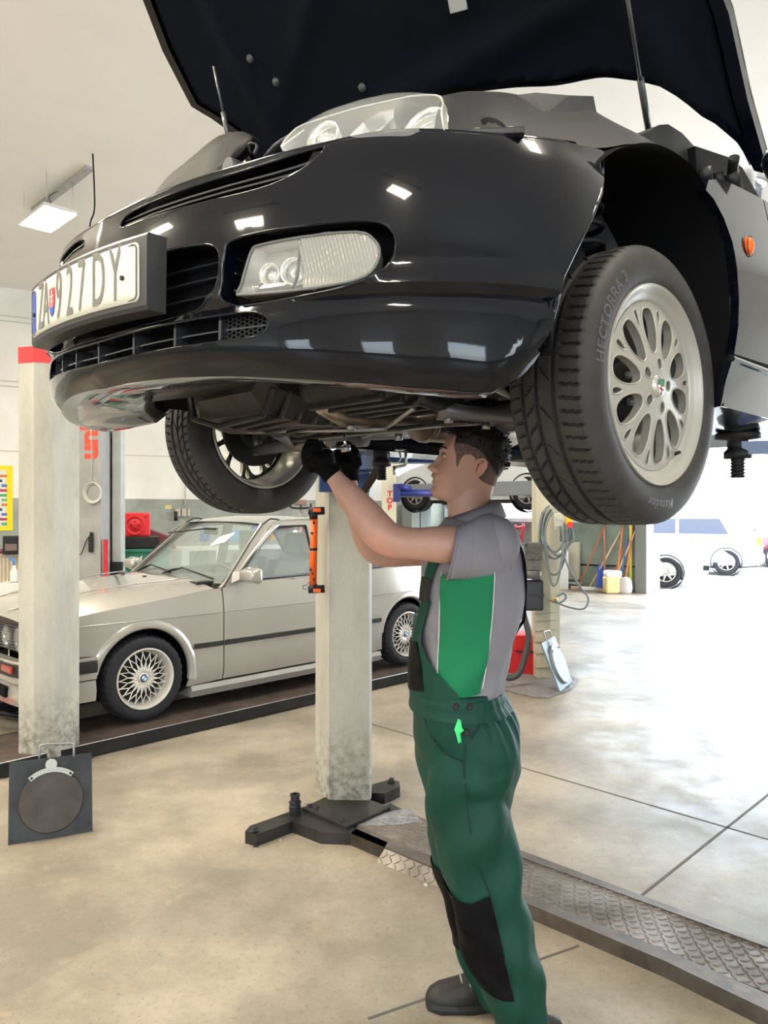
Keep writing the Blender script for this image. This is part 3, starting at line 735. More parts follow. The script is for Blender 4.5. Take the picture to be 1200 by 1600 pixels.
# gas stays
def stay(a, b, c):
    mb = MB(); a, b = V(a), V(b); m1 = a.lerp(b, .42)
    mb.cyl(a, m1, .0085, n=12); mb.cyl(m1, b, .0045, n=10); mb.lathe([(.0001, -.012), (.010, -.008), (.013, 0), (.010, .008), (.0001, .012)], a, (b-a), 12)
    mb.build('gas_stay', mat('stay_grey', (.12, .12, .13), .3, .5), car)
stay(cv(1015, 214, .67), cv(976, -30, .80), 1)
stay(cv(359, 226, -.62), cv(334, 104, -.62), -1)
hinge_m = mat('fitting_black', (.01, .01, .011), .45)
cs = [cv(x, y, .76) for x, y in ((1086, 228), (1110, 236), (1140, 246), (1160, 262), (1176, 290), (1194, 322), (1160, 318), (1110, 300), (1090, 290))]
mb = MB(); mb.sheet([(p.x, p.z) for p in cs], [], lambda u, z, d: Vector((u, .76+d, z)), res=.03, th=-.25); mb.build('cowl_side', mat('cowl_black', (.003, .003, .0035), .6, spec=.15), car, sharp=40)
for (x0, y0), (x1, y1), r in (((1100, 262), (1104, 286), .018), ((1122, 270), (1124, 292), .014), ((1142, 268), (1150, 298), .022)): MB().tube([cv(x0, y0, .80), cv(x1, y1, .80)], r, 8).build('cowl_fitting', hinge_m, car)
# strut tower and bay boxes behind the left wing
mb = MB(); t0 = cv(1015, 214, .67)
mb.box(t0+V(-.02, 0, -.03), (.05, .04, .05), bev=.008); mb.build('stay_bracket', M['dark_metal'], car)
bbx = [cv(x, y, .74) for x, y in ((1016, 204), (1030, 195), (1044, 194), (1066, 208), (1088, 232), (1093, 262), (1078, 288), (1040, 244), (1018, 222))]
mb = MB(); mb.sheet([(p.x, p.z) for p in bbx], [], lambda u, z, d: Vector((u, .74+d, z)), res=.02, th=-.07)
mb.build('bay_box', mat('bay_box_grey', (.028, .029, .032), .5), car, sharp=40)
mb = MB(); mb.box((-.45, .72, .50), (.2, .12, .08), bev=.02); mb.box((-.36, .74, .55), (.05, .05, .06), bev=.01); mb.tube([(-.05, .62, .63), (-.15, .63, .655), (-.25, .64, .64)], .014, 8, sub=4)
for k in range(5): mb.tube([(-.08-k*.03, .61, .60+.005*k), (-.1-k*.03, .64, .665+.003*k), (-.1-k*.03, .66, .64)], .005, 6, sub=3)
mb.build('bay_fitting', mat('bay_black', (.03, .03, .033), .35), car)

# ------------------------------------------------------------------ wheels
alloy = mat('alloy_silver', (.38, .365, .33), .38, .35, coat=.15)
alloy_in = mat('alloy_inside', (.40, .40, .40), .35, .5)
tyre_m = mat('tyre_rubber', (.040, .037, .037), .6, spec=.4, bump=.05, bscale=60, var=.3, vscale=14)
def tread(a, y):
    d = 0; R = .31
    for c, w in ((-.052, .0045), (-.018, .0055), (.022, .0055)):
        if abs(y-c) < w: d = 1
    if y > .030:      # outer shoulder slots
        ph = (a*72/(2*pi)+(y-.03)*6) % 1
        if ph < .22 and y > .036: d = max(d, .9)
    elif y > -.012:
        ph = (a*24/(2*pi)+(y)*16) % 1
        if ph < .07 and y < .016: d = max(d, .55)
    elif y > -.047:
        ph = (a*48/(2*pi)-(y)*24) % 1
        if ph < .15: d = max(d, .8)
    else:
        ph = (a*72/(2*pi)-(y)*10) % 1
        if ph < .18: d = max(d, .7)
    return d*.0085
def make_wheel(name, parent, loc, rotz, fine=True, seen=1):
    mb = MB(); N = 720 if fine else 540; prof = []
    side_ = [(.214, .080), (.222, .094), (.238, .101), (.256, .1035), (.272, .1015), (.288, .096), (.299, .0885), (.305, .081)]
    ys = [.077-.154*k/64 for k in range(65)]
    prof = [(r, y, 0) for r, y in side_]+[(.3085-.55*max(0, abs(y)-.045)**1.6, y, 1) for y in ys]+[(r, -y, 0) for r, y in side_[::-1]]
    rings = []
    for k in range(N):
        a = 2*pi*k/N; ca, sa = cos(a), sin(a); rg = []
        for r, y, t in prof:
            rr = r-(tread(a, y) if t else 0); rg.append(mb.bm.verts.new((rr*ca, y, rr*sa)))
        rings.append(rg)
    for k in range(N):
        A, B = rings[k], rings[(k+1) % N]
        for i in range(len(prof)-1): mb.face([A[i], A[i+1], B[i+1], B[i]], prof[i][2] == 0 or prof[i+1][2] == 0)
    # rim face
    rm = MB()
    P = 10
    holes = []
    def oval(ang, r0, r1, w0, w1, n=14):
        pts = []
        c, s = cos(ang), sin(ang)
        for k in range(n*2):
            t = 2*pi*k/(2*n); rr = (r0+r1)/2+(r1-r0)/2*cos(t); wf = (rr-r0)/(r1-r0); w = (w0+(w1-w0)*wf**.8)*abs(sin(t))**.75*(1 if sin(t) >= 0 else -1)
            pts.append((rr*c-w*s, rr*s+w*c))
        return pts
    for k in range(P):
        a = 2*pi*k/P+.15
        holes.append(oval(a, .072, .174, .020, .034)); holes.append(oval(a+pi/P, .140, .176, .004, .010, 8))
    lug = [oval(2*pi*k/5+.5, .036, .064, .010, .013, 8) for k in range(5)]
    def face(x, z, d=0):
        r = math.hypot(x, z); h = cub([0, .03, .06, .10, .15, .185], [.093, .093, .090, .086, .081, .077], r)
        return Vector((x, h+d, z))
    ol = [(.187*cos(2*pi*k/72), .187*sin(2*pi*k/72)) for k in range(72)]
    rm.sheet(ol, holes+lug, face, res=.009 if fine else .014, ret=-.02)
    if fine:
        for q_ in holes+lug: rm.tube([face(x, z, -.0008) for x, z in q_], .0024, 6, closed=True)
    rm.lathe([(.178, .058), (.187, .076), (.193, .080), (.199, .083), (.206, .087), (.214, .096), (.220, .0985), (.2225, .094), (.221, .086), (.210, .070), (.203, .03), (.203, -.06), (.214, -.085), (.216, -.092), (.210, -.094), (.200, -.085), (.193, -.05), (.185, .02), (.178, .03)], (0, 0, 0), (0, 1, 0), 96)
    w = rm.build(name, alloy, parent, loc, (0, 0, rotz), sharp=50)
    mb.build('tyre', tyre_m, w)
    mb = MB(); mb.lathe([(.0001, .0995), (.020, .099), (.0255, .097), (.027, .090)], (0, 0, 0), (0, 1, 0), 32); mb.build('centre_cap', chrome, w)
    mb = MB(); mb.use(mat('badge_green', srgb(20, 110, 60), .3))
    f = lambda x, z, d: Vector((x, .0998+d*.0003, z))
    mb.sheet([(-.017, -.004), (-.010, .016), (.012, .012), (.016, 0), (.004, .002)], [], lambda x, z: f(x, z, 1), res=.02)
    mb.use(mat('badge_white', (.8, .8, .8), .3)); mb.sheet([(-.017, -.006), (.004, .0), (.016, -.002), (.01, -.016), (-.006, -.018)], [], lambda x, z: f(x, z, 1), res=.02)
    mb.use(mat('badge_red', srgb(150, 20, 30), .3)); mb.sheet([(-.003, -.018), (.002, -.018), (.004, 0), (-.001, 0)], [], lambda x, z: f(x, z, 2), res=.02)
    mb.sheet([(-.010, -.012), (.010, -.009), (.010, -.005), (-.010, -.008)], [], lambda x, z: f(x, z, 2), res=.02)
    mb.build('cap_emblem', None, w)
    for k in range(5):
        a = 2*pi*k/5+.5; c = V(.050*cos(a), .040, .050*sin(a)); MB().cyl(c, c+V(0, .018, 0), .009, n=6).build('lug_bolt', alloy_in, w)
    mb = MB(); mb.cyl((-.118, .060, -.148), (-.112, .090, -.140), .0042, n=8); mb.build('valve', M['black_plastic'], w)
    # disc and hub inside
    mb = MB(); mb.cyl((0, -.035, 0), (0, -.012, 0), .13, n=48); mb.cyl((0, -.05, 0), (0, .02, 0), .07, n=32); mb.build('brake_disc', mat('disc_steel', (.02, .02, .02), .5, .5), w)
    mb = MB(); mb.box((.10, -.03, .07), (.09, .08, .12), bev=.015); mb.tube([(.1, -.07, .1), (.05, -.10, .12), (-.02, -.12, .1)], .012, 8); mb.build('brake_caliper', M['dark_metal'], w)
    # sidewall lettering
    mb = MB()
    def arc(txt, a0, size, r0, da=0, ofs=0):
        me = text_mesh(txt, size, 0, .0006, 'CENTER', 1.15)
        def fn(x, y, z):
            a = a0+x/r0
            rr = r0+y
            yy = cub([.214, .238, .256, .272, .288, .299], [.080, .101, .1035, .1015, .096, .0885], rr)+.0008
            return Vector((rr*cos(a), yy, rr*sin(a)))
        text_into(mb, me, fn)
    if fine:
        arc('HECTORRA 3', radians(28), .034, .262); arc('Matador', radians(-88), .030, .262)

        mb.build('tyre_lettering', mat('letter_grey', (.085, .085, .095), .4), w)
    else: mb.bm.free()
    return w
wl = make_wheel('front_wheel', car, (.013, .722, -.011), radians(-1.5), True)
wr = make_wheel('front_wheel', car, (-.013, -.781, .012), radians(178.2), False)
for o in (wl,):
    o.rotation_euler = (radians(0), radians(0), radians(-1.5))
# ------------------------------------------------------------------ suspension and underside
for s in (1, -1):
    sd = .722 if s > 0 else -.781
    mb = MB(); top_ = V(-.03, s*.58, .50); hub_ = V(0, sd-s*.10, .02)
    mb.cyl(hub_+V(0, -s*.02, .08), top_, .024, n=16); mb.cyl(hub_+V(0, -s*.02, -.05), hub_+V(0, -s*.02, .2), .03, n=16)
    mb.build('damper', M['dark_metal'], car)
    mb = MB(); ax = (top_-hub_).normalized(); pts = []
    for k in range(90):
        t = k/89; c = hub_.lerp(top_, .42+.55*t); e = ax.cross(V(0, 1, 0)).normalized(); u_ = ax.cross(e); a = t*2*pi*5.5; pts.append(c+e*.062*cos(a)+u_*.062*sin(a))
    mb.tube(pts, .008, 8); mb.build('coil_spring', M['black_plastic'], car)
    mb = MB(); c = hub_.lerp(top_, .40); mb.lathe([(.02, -.01), (.085, -.006), (.09, 0), (.086, .01), (.07, .006), (.02, .0)], c, ax, 32); mb.build('spring_seat', M['dark_metal'], car)
    mb = MB(); mb.tube([(.02, sd-s*.09, -.12), (.0, s*.5, -.11), (-.05, s*.36, -.10), (-.16, s*.30, -.09)], [.022, .026, .03, .03], 10, sub=3)
    mb.tube([(.0, s*.52, -.11), (.12, s*.40, -.10), (.2, s*.33, -.09)], [.02, .02, .025], 10, sub=3)
    mb.cyl((.02, sd-s*.09, -.14), (.02, sd-s*.09, -.05), .018, n=12); mb.build('control_arm', mat('arm_steel', (.13, .13, .14), .4, .6), car)
    mb = MB(); mb.cyl((0, s*.28, -.01), (0, sd-s*.05, .0), .014, n=12); mb.lathe([(.03, -.04), (.045, -.02), (.036, -.01), (.043, .005), (.032, .015), (.036, .03), (.02, .045)], (0, s*.32, -.01), (0, s, 0), 20); mb.build('drive_shaft', M['dark_metal'], car)
    mb = MB(); mb.tube([(-.12, sd-s*.1, .03), (-.14, s*.45, .02), (-.15, s*.3, .0)], .009, 8); mb.build('track_rod', M['dark_metal'], car)
cast = mat('cast_metal', (.035, .036, .04), .45, .5, bump=.25, bscale=35, var=.5, vscale=9)
mb = MB()     # engine sump and gearbox under the nose
R = []
for u_, w0, w1, zt, zb_ in ((.50, -.33, .02, .05, -.05), (.47, -.38, .04, .1, -.10), (.36, -.40, .05, .1, -.125), (.22, -.38, .05, .1, -.12), (.15, -.33, .03, .05, -.09)):
    R.append([(u_, w0, zt), (u_, w0-.01, (zt+zb_)/2), (u_, w0+.04, zb_), (u_, w1-.06, zb_), (u_, w1, zb_+.05), (u_, w1, zt)])
mb.loft(R, smooth=False)
for k in range(6): mb.tube([(.49-.055*k, -.37, .0), (.49-.055*k, -.34, -.095), (.49-.055*k, -.2, -.128), (.49-.055*k, -.0, -.115), (.49-.055*k, .04, -.05)], .008, 6)
mb.build('gearbox', cast, car, sharp=30)
mb = MB(); mb.box((.28, .22, -.02), (.34, .28, .14), bev=.03)
for k in range(5): mb.box((.15+k*.065, .22, -.095), (.018, .26, .02), bev=.004)
mb.cyl((.42, .30, -.02), (.5, .30, -.02), .05); mb.cyl((.05, .25, -.02), (.05, .45, -.02), .045); mb.build('engine_sump', cast, car)
steel_l = mat('worn_steel', (.30, .30, .31), .35, .85)
mb = MB()     # subframe
for v_ in (-.34, .34): mb.tube([(.30, v_, -.08), (.1, v_*1.02, -.10), (-.15, v_, -.09), (-.45, v_*1.1, -.06)], .022, 8, sub=3)
mb.box((-.16, 0, -.085), (.10, .72, .035), bev=.008); mb.box((.12, 0, -.13), (.03, .70, .012), bev=.004); mb.box((-.32, .1, -.07), (.05, .9, .02), bev=.005)
mb.build('subframe', mat('subframe_black', (.03, .03, .032), .35, .5), car)
mb = MB()
for a, b in (((.33, -.3, -.12), (.0, .33, -.12)), ((.25, .3, -.10), (.05, -.1, -.13)), ((-.1, .45, -.09), (.2, .5, -.07)), ((-.2, .2, -.11), (-.2, .6, -.09)), ((-.3, -.2, -.09), (-.4, .5, -.08)), ((.35, .35, -.05), (.3, .6, -.03))):
    mb.tube([a, V(a).lerp(V(b), .5)+V(0, .01, -.008), b], .007, 6)
for c in ((.3, .12, -.13), (.18, .35, -.12), (0, .33, -.12), (.1, .1, -.14), (-.1, .3, -.11), (-.22, .5, -.1), (.02, -.33, -.12), (-.3, .2, -.09)):
    mb.cyl(c, V(c)+V(0, 0, -.018), .012, n=6)
mb.build('brace', steel_l, car)
mb = MB(); mb.tube([(.36, .02, -.06), (.24, .03, -.10), (.12, .03, -.095), (.02, .03, -.09), (-.04, .03, -.09), (-.06, .03, -.09), (-.5, .05, -.085), (-.56, .05, -.085), (-1.1, .05, -.06), (-1.8, .05, -.04)], [.026, .028, .03, .03, .03, .055, .055, .03, .028, .028], 18)
ex = mb.build('exhaust', mat('exhaust_steel', (.36, .31, .26), .32, .85, var=.4, vscale=8), car)
mb = MB()
for x in (-.075, -.09, -.48): mb.lathe([(.056, -.006), (.06, 0), (.056, .006)], (x, .035, -.09), (1, 0, 0), 24)
mb.build('clamp', steel_l, ex)
mb = MB(); mb.tube([(.40, .42, -.03), (.44, .35, -.06), (.42, .28, -.04), (.36, .30, -.05)], .008, 8, sub=4); mb.tube([(.45, .5, 0), (.3, .52, -.04), (.1, .5, -.03), (-.1, .52, -.02)], .007, 6, sub=4); mb.build('hose', M['rubber'], car)
mb = MB(); mb.box((-.9, .45, -.0), (1.5, .25, .05), bev=.01); mb.box((-.9, -.45, -.0), (1.5, .25, .05), bev=.01); mb.tube([(-.5, .35, -.03), (-1.6, .35, -.02)], .009, 6); mb.tube([(-.5, .30, -.03), (-1.6, .30, -.02)], .006, 6); mb.build('floor_ribs', M['dark_metal'], car)
# engine splash tray behind the lip
mb = MB(); mb.sheet([(-.42, .78), (.42, .78), (.55, .62), (.45, .50), (.1, .52), (-.25, .50), (-.5, .60)], [], lambda v, u, d: Vector((u, v, -.035+.05*(v*v)*-1+d)), res=.06, th=.008); mb.build('splash_tray', mat('tray_black', (.02, .02, .022), .35), car)
if 0: mb = MB(); mb.tube([bsurf(s*.05, zbot(s*.05), .215)+V(0, 0, .0) for s in range(-18, 19)], .006, 6); mb.build('tray_edge', M['black_plastic'], car)

for o in car.children:
    n_ = o.name.split('.')[0]
    if n_ in ('gearbox', 'engine_sump', 'subframe', 'brace', 'exhaust', 'hose', 'floor_ribs', 'splash_tray'): o.location.z = .07
    if n_ == 'control_arm': o.location.z = .055
    if n_ == 'floor_pan': o.location.z = .03
# ================================================================== SILVER COUPE ON THE LOW PLATFORM
BO = Vector((-2.21, 5.64, .09))
silver = mat('silver_car_paint', (.39, .375, .345), .24, .35, coat=1)
bmw = thing('car', 'silver two-door coupe with mesh wheels parked on the low platform lift', 'car', BO, radians(225))
trimb = mat('trim_black', (.02, .02, .022), .35)
def bside(u): return cub([-3.6, -3.2, -2.62, -1.5, -.3, .3, .62, .74, .80], [.70, .775, .815, .822, .822, .81, .775, .70, .60], u)
def bs(u, z, d=0):
    v = bside(u); v -= .028*max(0, (z-.70)/.18)**1.2 + .035*max(0, (.30-z)/.15)**1.5 if z > .70 or z < .30 else 0
    return v-d
def archpts(cx, r, a0, a1, n=16, cz=.305):
    return [(cx+r*cos(radians(a0+(a1-a0)*k/n)), cz+r*sin(radians(a0+(a1-a0)*k/n))) for k in range(n+1)]
belt = lambda u: cub([-3.5, -2.6, -1.5, -.62, 0, .45, .70, .76], [.90, .925, .895, .875, .815, .765, .735, .72], u)
UR = -2.62
for sg in (1, -1):
    f = lambda u, z, d: Vector((u, sg*bs(u, z, d), z))
    o1 = [(-.615, .20), (-.615, .48), (-.615, .70)] + [(u, belt(u)) for u in (-.615, -.4, -.2, 0, .2, .4, .55, .66)] + [(.70, .70), (.70, .52), (.34, .50)] + archpts(0, .345, 34, 200)
    MB().sheet(o1, [], f, res=.05, th=.015).build('front_wing', silver, bmw, sharp=40)
    o2 = [(-.625, .20), (-.625, belt(-.62))] + [(u, belt(u)) for u in (-.8, -1.0, -1.3, -1.6, -1.76)] + [(-1.77, .6), (-1.77, .20)]
    dr = MB().sheet(o2, [], f, res=.06, th=.015).build('door', silver, bmw, sharp=40)
    mb = MB(); mb.box((-1.64, sg*.832, .78), (.16, .018, .03), bev=.006); mb.build('door_handle', trimb, dr)
    o3 = [(-1.78, .20), (-1.78, .6)] + [(u, belt(u)) for u in (-1.78, -2.0, -2.3, -2.62, -3.0, -3.3, -3.5)] + [(-3.52, .7), (-3.52, .5), (-3.0, .48)] + archpts(UR, .345, 150, -18)
    MB().sheet(o3, [], f, res=.06, th=.015).build('rear_wing', silver, bmw, sharp=40)
    mb = MB(); mb.loft([[(-.36, sg*.80, .185), (-.36, sg*.815, .15), (-.36, sg*.79, .10), (-.36, sg*.6, .10)], [(-2.28, sg*.80, .185), (-2.28, sg*.815, .15), (-2.28, sg*.79, .10), (-2.28, sg*.6, .10)]], smooth=False); mb.build('sill', silver, bmw)
    for cx, nm in ((0, 'arch_flare'), (UR, 'arch_flare')):
        mb = MB(); R = []
        for k in range(25):
            a = radians(12+178*k/24) if cx == 0 else radians(8+182*k/24); c, s_ = cos(a), sin(a)
            P = lambda r, dd: Vector((cx+r*c, sg*(bside(cx+r*c)+dd), .305+r*s_))
            R.append([P(.335, -.03), P(.337, .008), P(.352, .014), P(.375, .010), P(.40, -.004)])
        mb.loft(R, caps=False, closed=False); mb.build(nm, silver, bmw)
        mb = MB(); A = archpts(cx, .345, -8, 188, 18)
        mb.loft([[(a, sg*.80, b) for a, b in A], [(a, sg*.50, b) for a, b in A]], caps=False, closed=False); mb.sheet(A, [], lambda a, b: Vector((a, sg*.5, b)), res=.2); mb.build('arch_liner', void, bmw)
    mb = MB()
    for a, b in ((-.37, -.612), (-.628, -1.765), (-1.785, -2.26)):
        n_ = 8; mb.loft([[(a+(b-a)*k/n_, sg*(bs(a+(b-a)*k/n_, .47)-.002), .450), (a+(b-a)*k/n_, sg*(bs(a+(b-a)*k/n_, .47)+.012), .456), (a+(b-a)*k/n_, sg*(bs(a+(b-a)*k/n_, .47)+.012), .484), (a+(b-a)*k/n_, sg*(bs(a+(b-a)*k/n_, .47)-.002), .49)] for k in range(n_+1)], smooth=False)
    mb.build('side_strip', trimb, bmw)
    mb = MB(); mb.tube([(u, sg*(bs(u, .70)+.001), .70) for u in [.66-.13*k for k in range(32)]], .0035, 6); mb.build('crease', silver, bmw)
    # side glazing frame
    fv = lambda z: .775-(z-.88)*.36
    fg = lambda u, z, d: Vector((u, sg*(fv(z)-d), z))
    fo = [(-.62, .875), (-.66, .90), (-1.12, 1.345), (-1.3, 1.375), (-1.7, 1.385), (-2.1, 1.36), (-2.35, 1.30), (-2.85, .95), (-2.85, .91), (-1.5, .885)]
    w1 = [(-.78, .915), (-.84, .985), (-1.17, 1.295), (-1.3, 1.318), (-1.56, 1.325), (-1.56, .925)]
    w2 = [(-1.63, .925), (-1.63, 1.325), (-1.95, 1.315), (-2.12, 1.28), (-2.42, .96), (-2.4, .945)]
    fr_ = MB().sheet(fo, [w1, w2], fg, res=.07, th=.03).build('window_frame', silver, bmw, sharp=30)
    mb = MB()
    for w_ in (w1, w2): mb.tube([fg(u, z, -.004) for u, z in w_], .012, 6, closed=True)
    mb.build('window_seal', trimb, fr_)
    mb = MB()
    for w_ in (w1, w2): mb.sheet(w_, [], lambda u, z: fg(u, z, .012), res=.3)
    mb.build('side_window', mat('pane_glass', (.62, .70, .70), .02, alpha=.28, coat=1), fr_)
    mb = MB(); mb.loft([[(-.70, sg*.80, .905), (-.80, sg*.80, .905), (-.80, sg*.775, .93), (-.72, sg*.79, .99)], [(-.74, sg*.84, .93), (-.80, sg*.84, .93), (-.81, sg*.84, .99), (-.76, sg*.84, .99)]], smooth=False)
    dm = mb.build('mirror_foot', silver, bmw)
    mb = MB(); mb.box((0, 0, 0), (.10, .20, .12), bev=.03)
    for v_ in mb.bm.verts:
        if v_.co.x > 0: v_.co.z *= .72; v_.co.y *= .85
    mb.build('door_mirror', silver, bmw, loc=(-.77, sg*.945, .965), smooth=True)
    mb = MB(); mb.tube([(-.62+.001, sg*.80, .87), (-.66, sg*.775, .895), (-1.12, sg*.612, 1.34), (-1.3, sg*.60, 1.375)], .007, 8, sub=3); mb.build('pillar_trim', trimb, fr_)
# bonnet, roof, boot lofts
def across(us, zc, ze, vw, n=12, name='bonnet', m_=None, bow=0):
    R = []
    for u in us:
        a, b, w = zc(u), ze(u), vw(u)
        R.append([(u-bow*(k/n*2-1)**2*.5, w*(k/n*2-1), a-(a-b)*abs(k/n*2-1)**2.6) for k in range(n+1)])
    return MB().loft(R, caps=False, closed=False).build(name, m_ or silver, bmw, sharp=50)
across([.76, .74, .70, .6, .4, .2, 0, -.2, -.4, -.52], lambda u: cub([-.52, 0, .4, .70, .76], [.945, .905, .85, .785, .755], u), lambda u: belt(u)-.004, lambda u: bs(u, belt(u)), n=18, bow=.10)
mb = MB()
for sg in (1, -1): mb.tube([(.72, sg*.30, .783), (.4, sg*.36, .853), (0, sg*.43, .905), (-.5, sg*.5, .937)], .006, 6, sub=4)
mb.build('bonnet_crease', silver, bmw)
across([-1.10, -1.2, -1.4, -1.8, -2.1, -2.32], lambda u: cub([-2.32, -2.1, -1.8, -1.4, -1.2, -1.1], [1.35, 1.385, 1.405, 1.405, 1.39, 1.36], u), lambda u: cub([-2.32, -2.1, -1.7, -1.3, -1.1], [1.31, 1.36, 1.38, 1.37, 1.34], u), lambda u: .605, name='roof', bow=.06)
across([-2.75, -2.9, -3.3, -3.5, -3.56], lambda u: cub([-3.56, -3.3, -2.75], [.88, .94, .97], u), lambda u: .90, lambda u: bside(u)-.02, name='boot_lid')
across([-3.54, -3.6], lambda u: .88 if u > -3.58 else .45, lambda u: .86 if u > -3.58 else .45, lambda u: .70, name='tail_panel')
def ws(t, v, d=0):     # windscreen surface t 0 (base) .. 1 (top)
    u0 = -.53-.14*(v/.72)**2; u1 = -1.10-.07*(v/.6)**2; vv = v*(1-.165*t)
    return Vector((u0+(u1-u0)*t, vv, .925-.045*(v/.72)**2+(1.352-.925-.00*t+.03*(v/.72)**2)*t+.015*sin(pi*t)+d))
mb = MB(); mb.loft([[ws(t/8, (k/14*2-1)*.70) for k in range(15)] for t in range(9)], caps=False, closed=False)
wsc = mb.build('windscreen', mat('screen_glass', (.55, .64, .62), .02, alpha=.30, coat=1), bmw)
mb = MB(); mb.tube([ws(0, (k/14*2-1)*.715) for k in range(15)]+[ws(t/8, .715) for t in range(1, 9)]+[ws(1, -(k/14*2-1)*.715) for k in range(1, 15)]+[ws(1-t/8, -.715) for t in range(1, 8)], .007, 6, closed=True); mb.build('screen_seal', trimb, wsc)
for sg in (1, -1):
    mb = MB(); mb.loft([[ws(t/8, sg*.71), ws(t/8, sg*.77)+V(0, 0, .0), ws(t/8, sg*.76)+V(-.06, 0, -.0)] for t in range(9)], caps=True, closed=True); mb.build('front_pillar', silver, bmw)
mb = MB(); mb.loft([[(-2.34-.44*t, (k/8*2-1)*(.56+.1*t), 1.345-.385*t) for k in range(9)] for t in (0, .5, 1)], caps=False, closed=False); mb.build('rear_window', mat('rear_glass', (.3, .35, .35), .03, alpha=.4, coat=1), bmw)
for v0, v1, u0 in ((-.55, .02, .02), (.02, .50, 0)):
    mb = MB(); a = ws(-.06, v0, .01); b = ws(.10, (v0+v1)/2, .03); c = ws(.06, v1, .025)
    mb.tube([a, a.lerp(b, .5)+V(0, 0, .02), b], [.009, .007, .005], 6, sub=3); mb.tube([ws(.03, v0+.07, .015), b, ws(.05, v1+.12, .012)], .006, 6); mb.build('wiper', trimb, bmw)
mb = MB(); mb.box((-.57, 0, .90), (.14, 1.3, .03)); mb.build('scuttle', trimb, bmw)
mb = MB()
for v_ in (-.25, -.02, .02): pass
for v_ in (-.28, .10): mb.box((-.36, v_, .935), (.025, .03, .012), bev=.004)
mb.build('washer_jet', trimb, bmw)
# nose: grille panel, lamps, bumper
mb = MB(); mb.loft([[(.70-.0*abs(v), v, .52), (.735-.09*abs(v)**2, v, .70), (.75-.12*abs(v)**2, v, .745)] for v in [i*.1-.7 for i in range(15)]], caps=False, closed=False); mb.build('nose_panel', trimb, bmw)
mb = MB()
for k in range(9):
    z = .545+k*.019
    mb.tube([(.742-.09*v*v, v, z) for v in [i*.12-.6 for i in range(11)]], .0035, 6)
mb.build('grille', mat('grille_bar', (.09, .09, .09), .3, .3), bmw)
for sg in (1, -1):
    for v_, r in ((.30, .068), (.50, .078)):
        mb = MB(); mb.lathe([(r*1.12, -.02), (r*1.12, .02), (r, .025), (r*.8, .03), (.0001, .034)], (.715-.08*v_*v_, sg*v_, .615), (1, 0, 0), 28); hlb = mb.build('headlamp', lens, bmw)
        mb = MB(); mb.lathe([(r, .012), (r*.8, -.01), (r*.3, -.04), (.0001, -.045)], (.715-.08*v_*v_, sg*v_, .615), (1, 0, 0), 28); mb.build('reflector', refl, hlb)
mb = MB()
for sg in (1, -1): mb.loft([[(.74, sg*.012, .55), (.74, sg*.075, .55), (.755, sg*.085, .70), (.755, sg*.012, .72)], [(.765, sg*.016, .56), (.765, sg*.07, .56), (.778, sg*.08, .695), (.778, sg*.016, .71)]], smooth=False)
mb.build('kidney_grille', chrome, bmw)
def bump_ring(z0, z1, d0, d1, m_, name, extra=0):
    mb = MB(); R = []; T = [(-.0, .82)]
    pl = [(.345, -.828), (.50, -.822), (.62, -.80), (.72, -.74), (.775, -.60), (.795, -.3), (.80, 0), (.795, .3), (.775, .60), (.72, .74), (.62, .80), (.50, .822), (.345, .828)]
    pl = sp2(pl, 3, False)
    for i, (u, v) in enumerate(pl):
        a = pl[max(0, i-1)]; b = pl[min(len(pl)-1, i+1)]; t = Vector((b[0]-a[0], b[1]-a[1])).normalized(); n = Vector((t.y, -t.x))
        if n.x*u+n.y*v < 0: n = -n
        P = lambda dd, z: (u+n.x*dd, v+n.y*dd, z)
        R.append([P(-.05, z0), P(d0, z0), P(d1, (z0+z1)/2), P(d0 if not extra else d1, z1), P(-.05, z1)])
    mb.loft(R, closed=False, caps=False); return mb.build(name, m_, bmw, sharp=30)
bump_ring(.40, .478, .015, .022, trimb, 'bumper_insert'); bump_ring(.478, .50, .012, .016, silver, 'bumper')
bump_ring(.355, .40, .004, .008, silver, 'bumper'); bump_ring(.21, .345, -.012, .0, silver, 'front_valance'); bump_ring(.345, .355, -.02, -.015, void, 'bumper_gap')
mb = MB()
for sg in (1, -1): mb.box((.79, sg*.40, .29), (.03, .22, .07), bev=.01)
mb.box((.795, 0, .28), (.03, .35, .06), bev=.008); mb.build('valance_opening', void, bmw)
for sg in (1, -1): MB().box((.80, sg*.55, .445), (.02, .18, .045), bev=.008).build('indicator', mat('indicator_red', srgb(150, 40, 30), .2, coat=1), bmw)
# rear bumper, body underside
mb = MB(); mb.box((-3.50, 0, .46), (.22, 1.60, .13), bev=.04); mb.build('rear_bumper', trimb, bmw)
mb = MB(); mb.box((-1.4, 0, .22), (4.0, 1.3, .12)); mb.build('floor_pan', void, bmw)
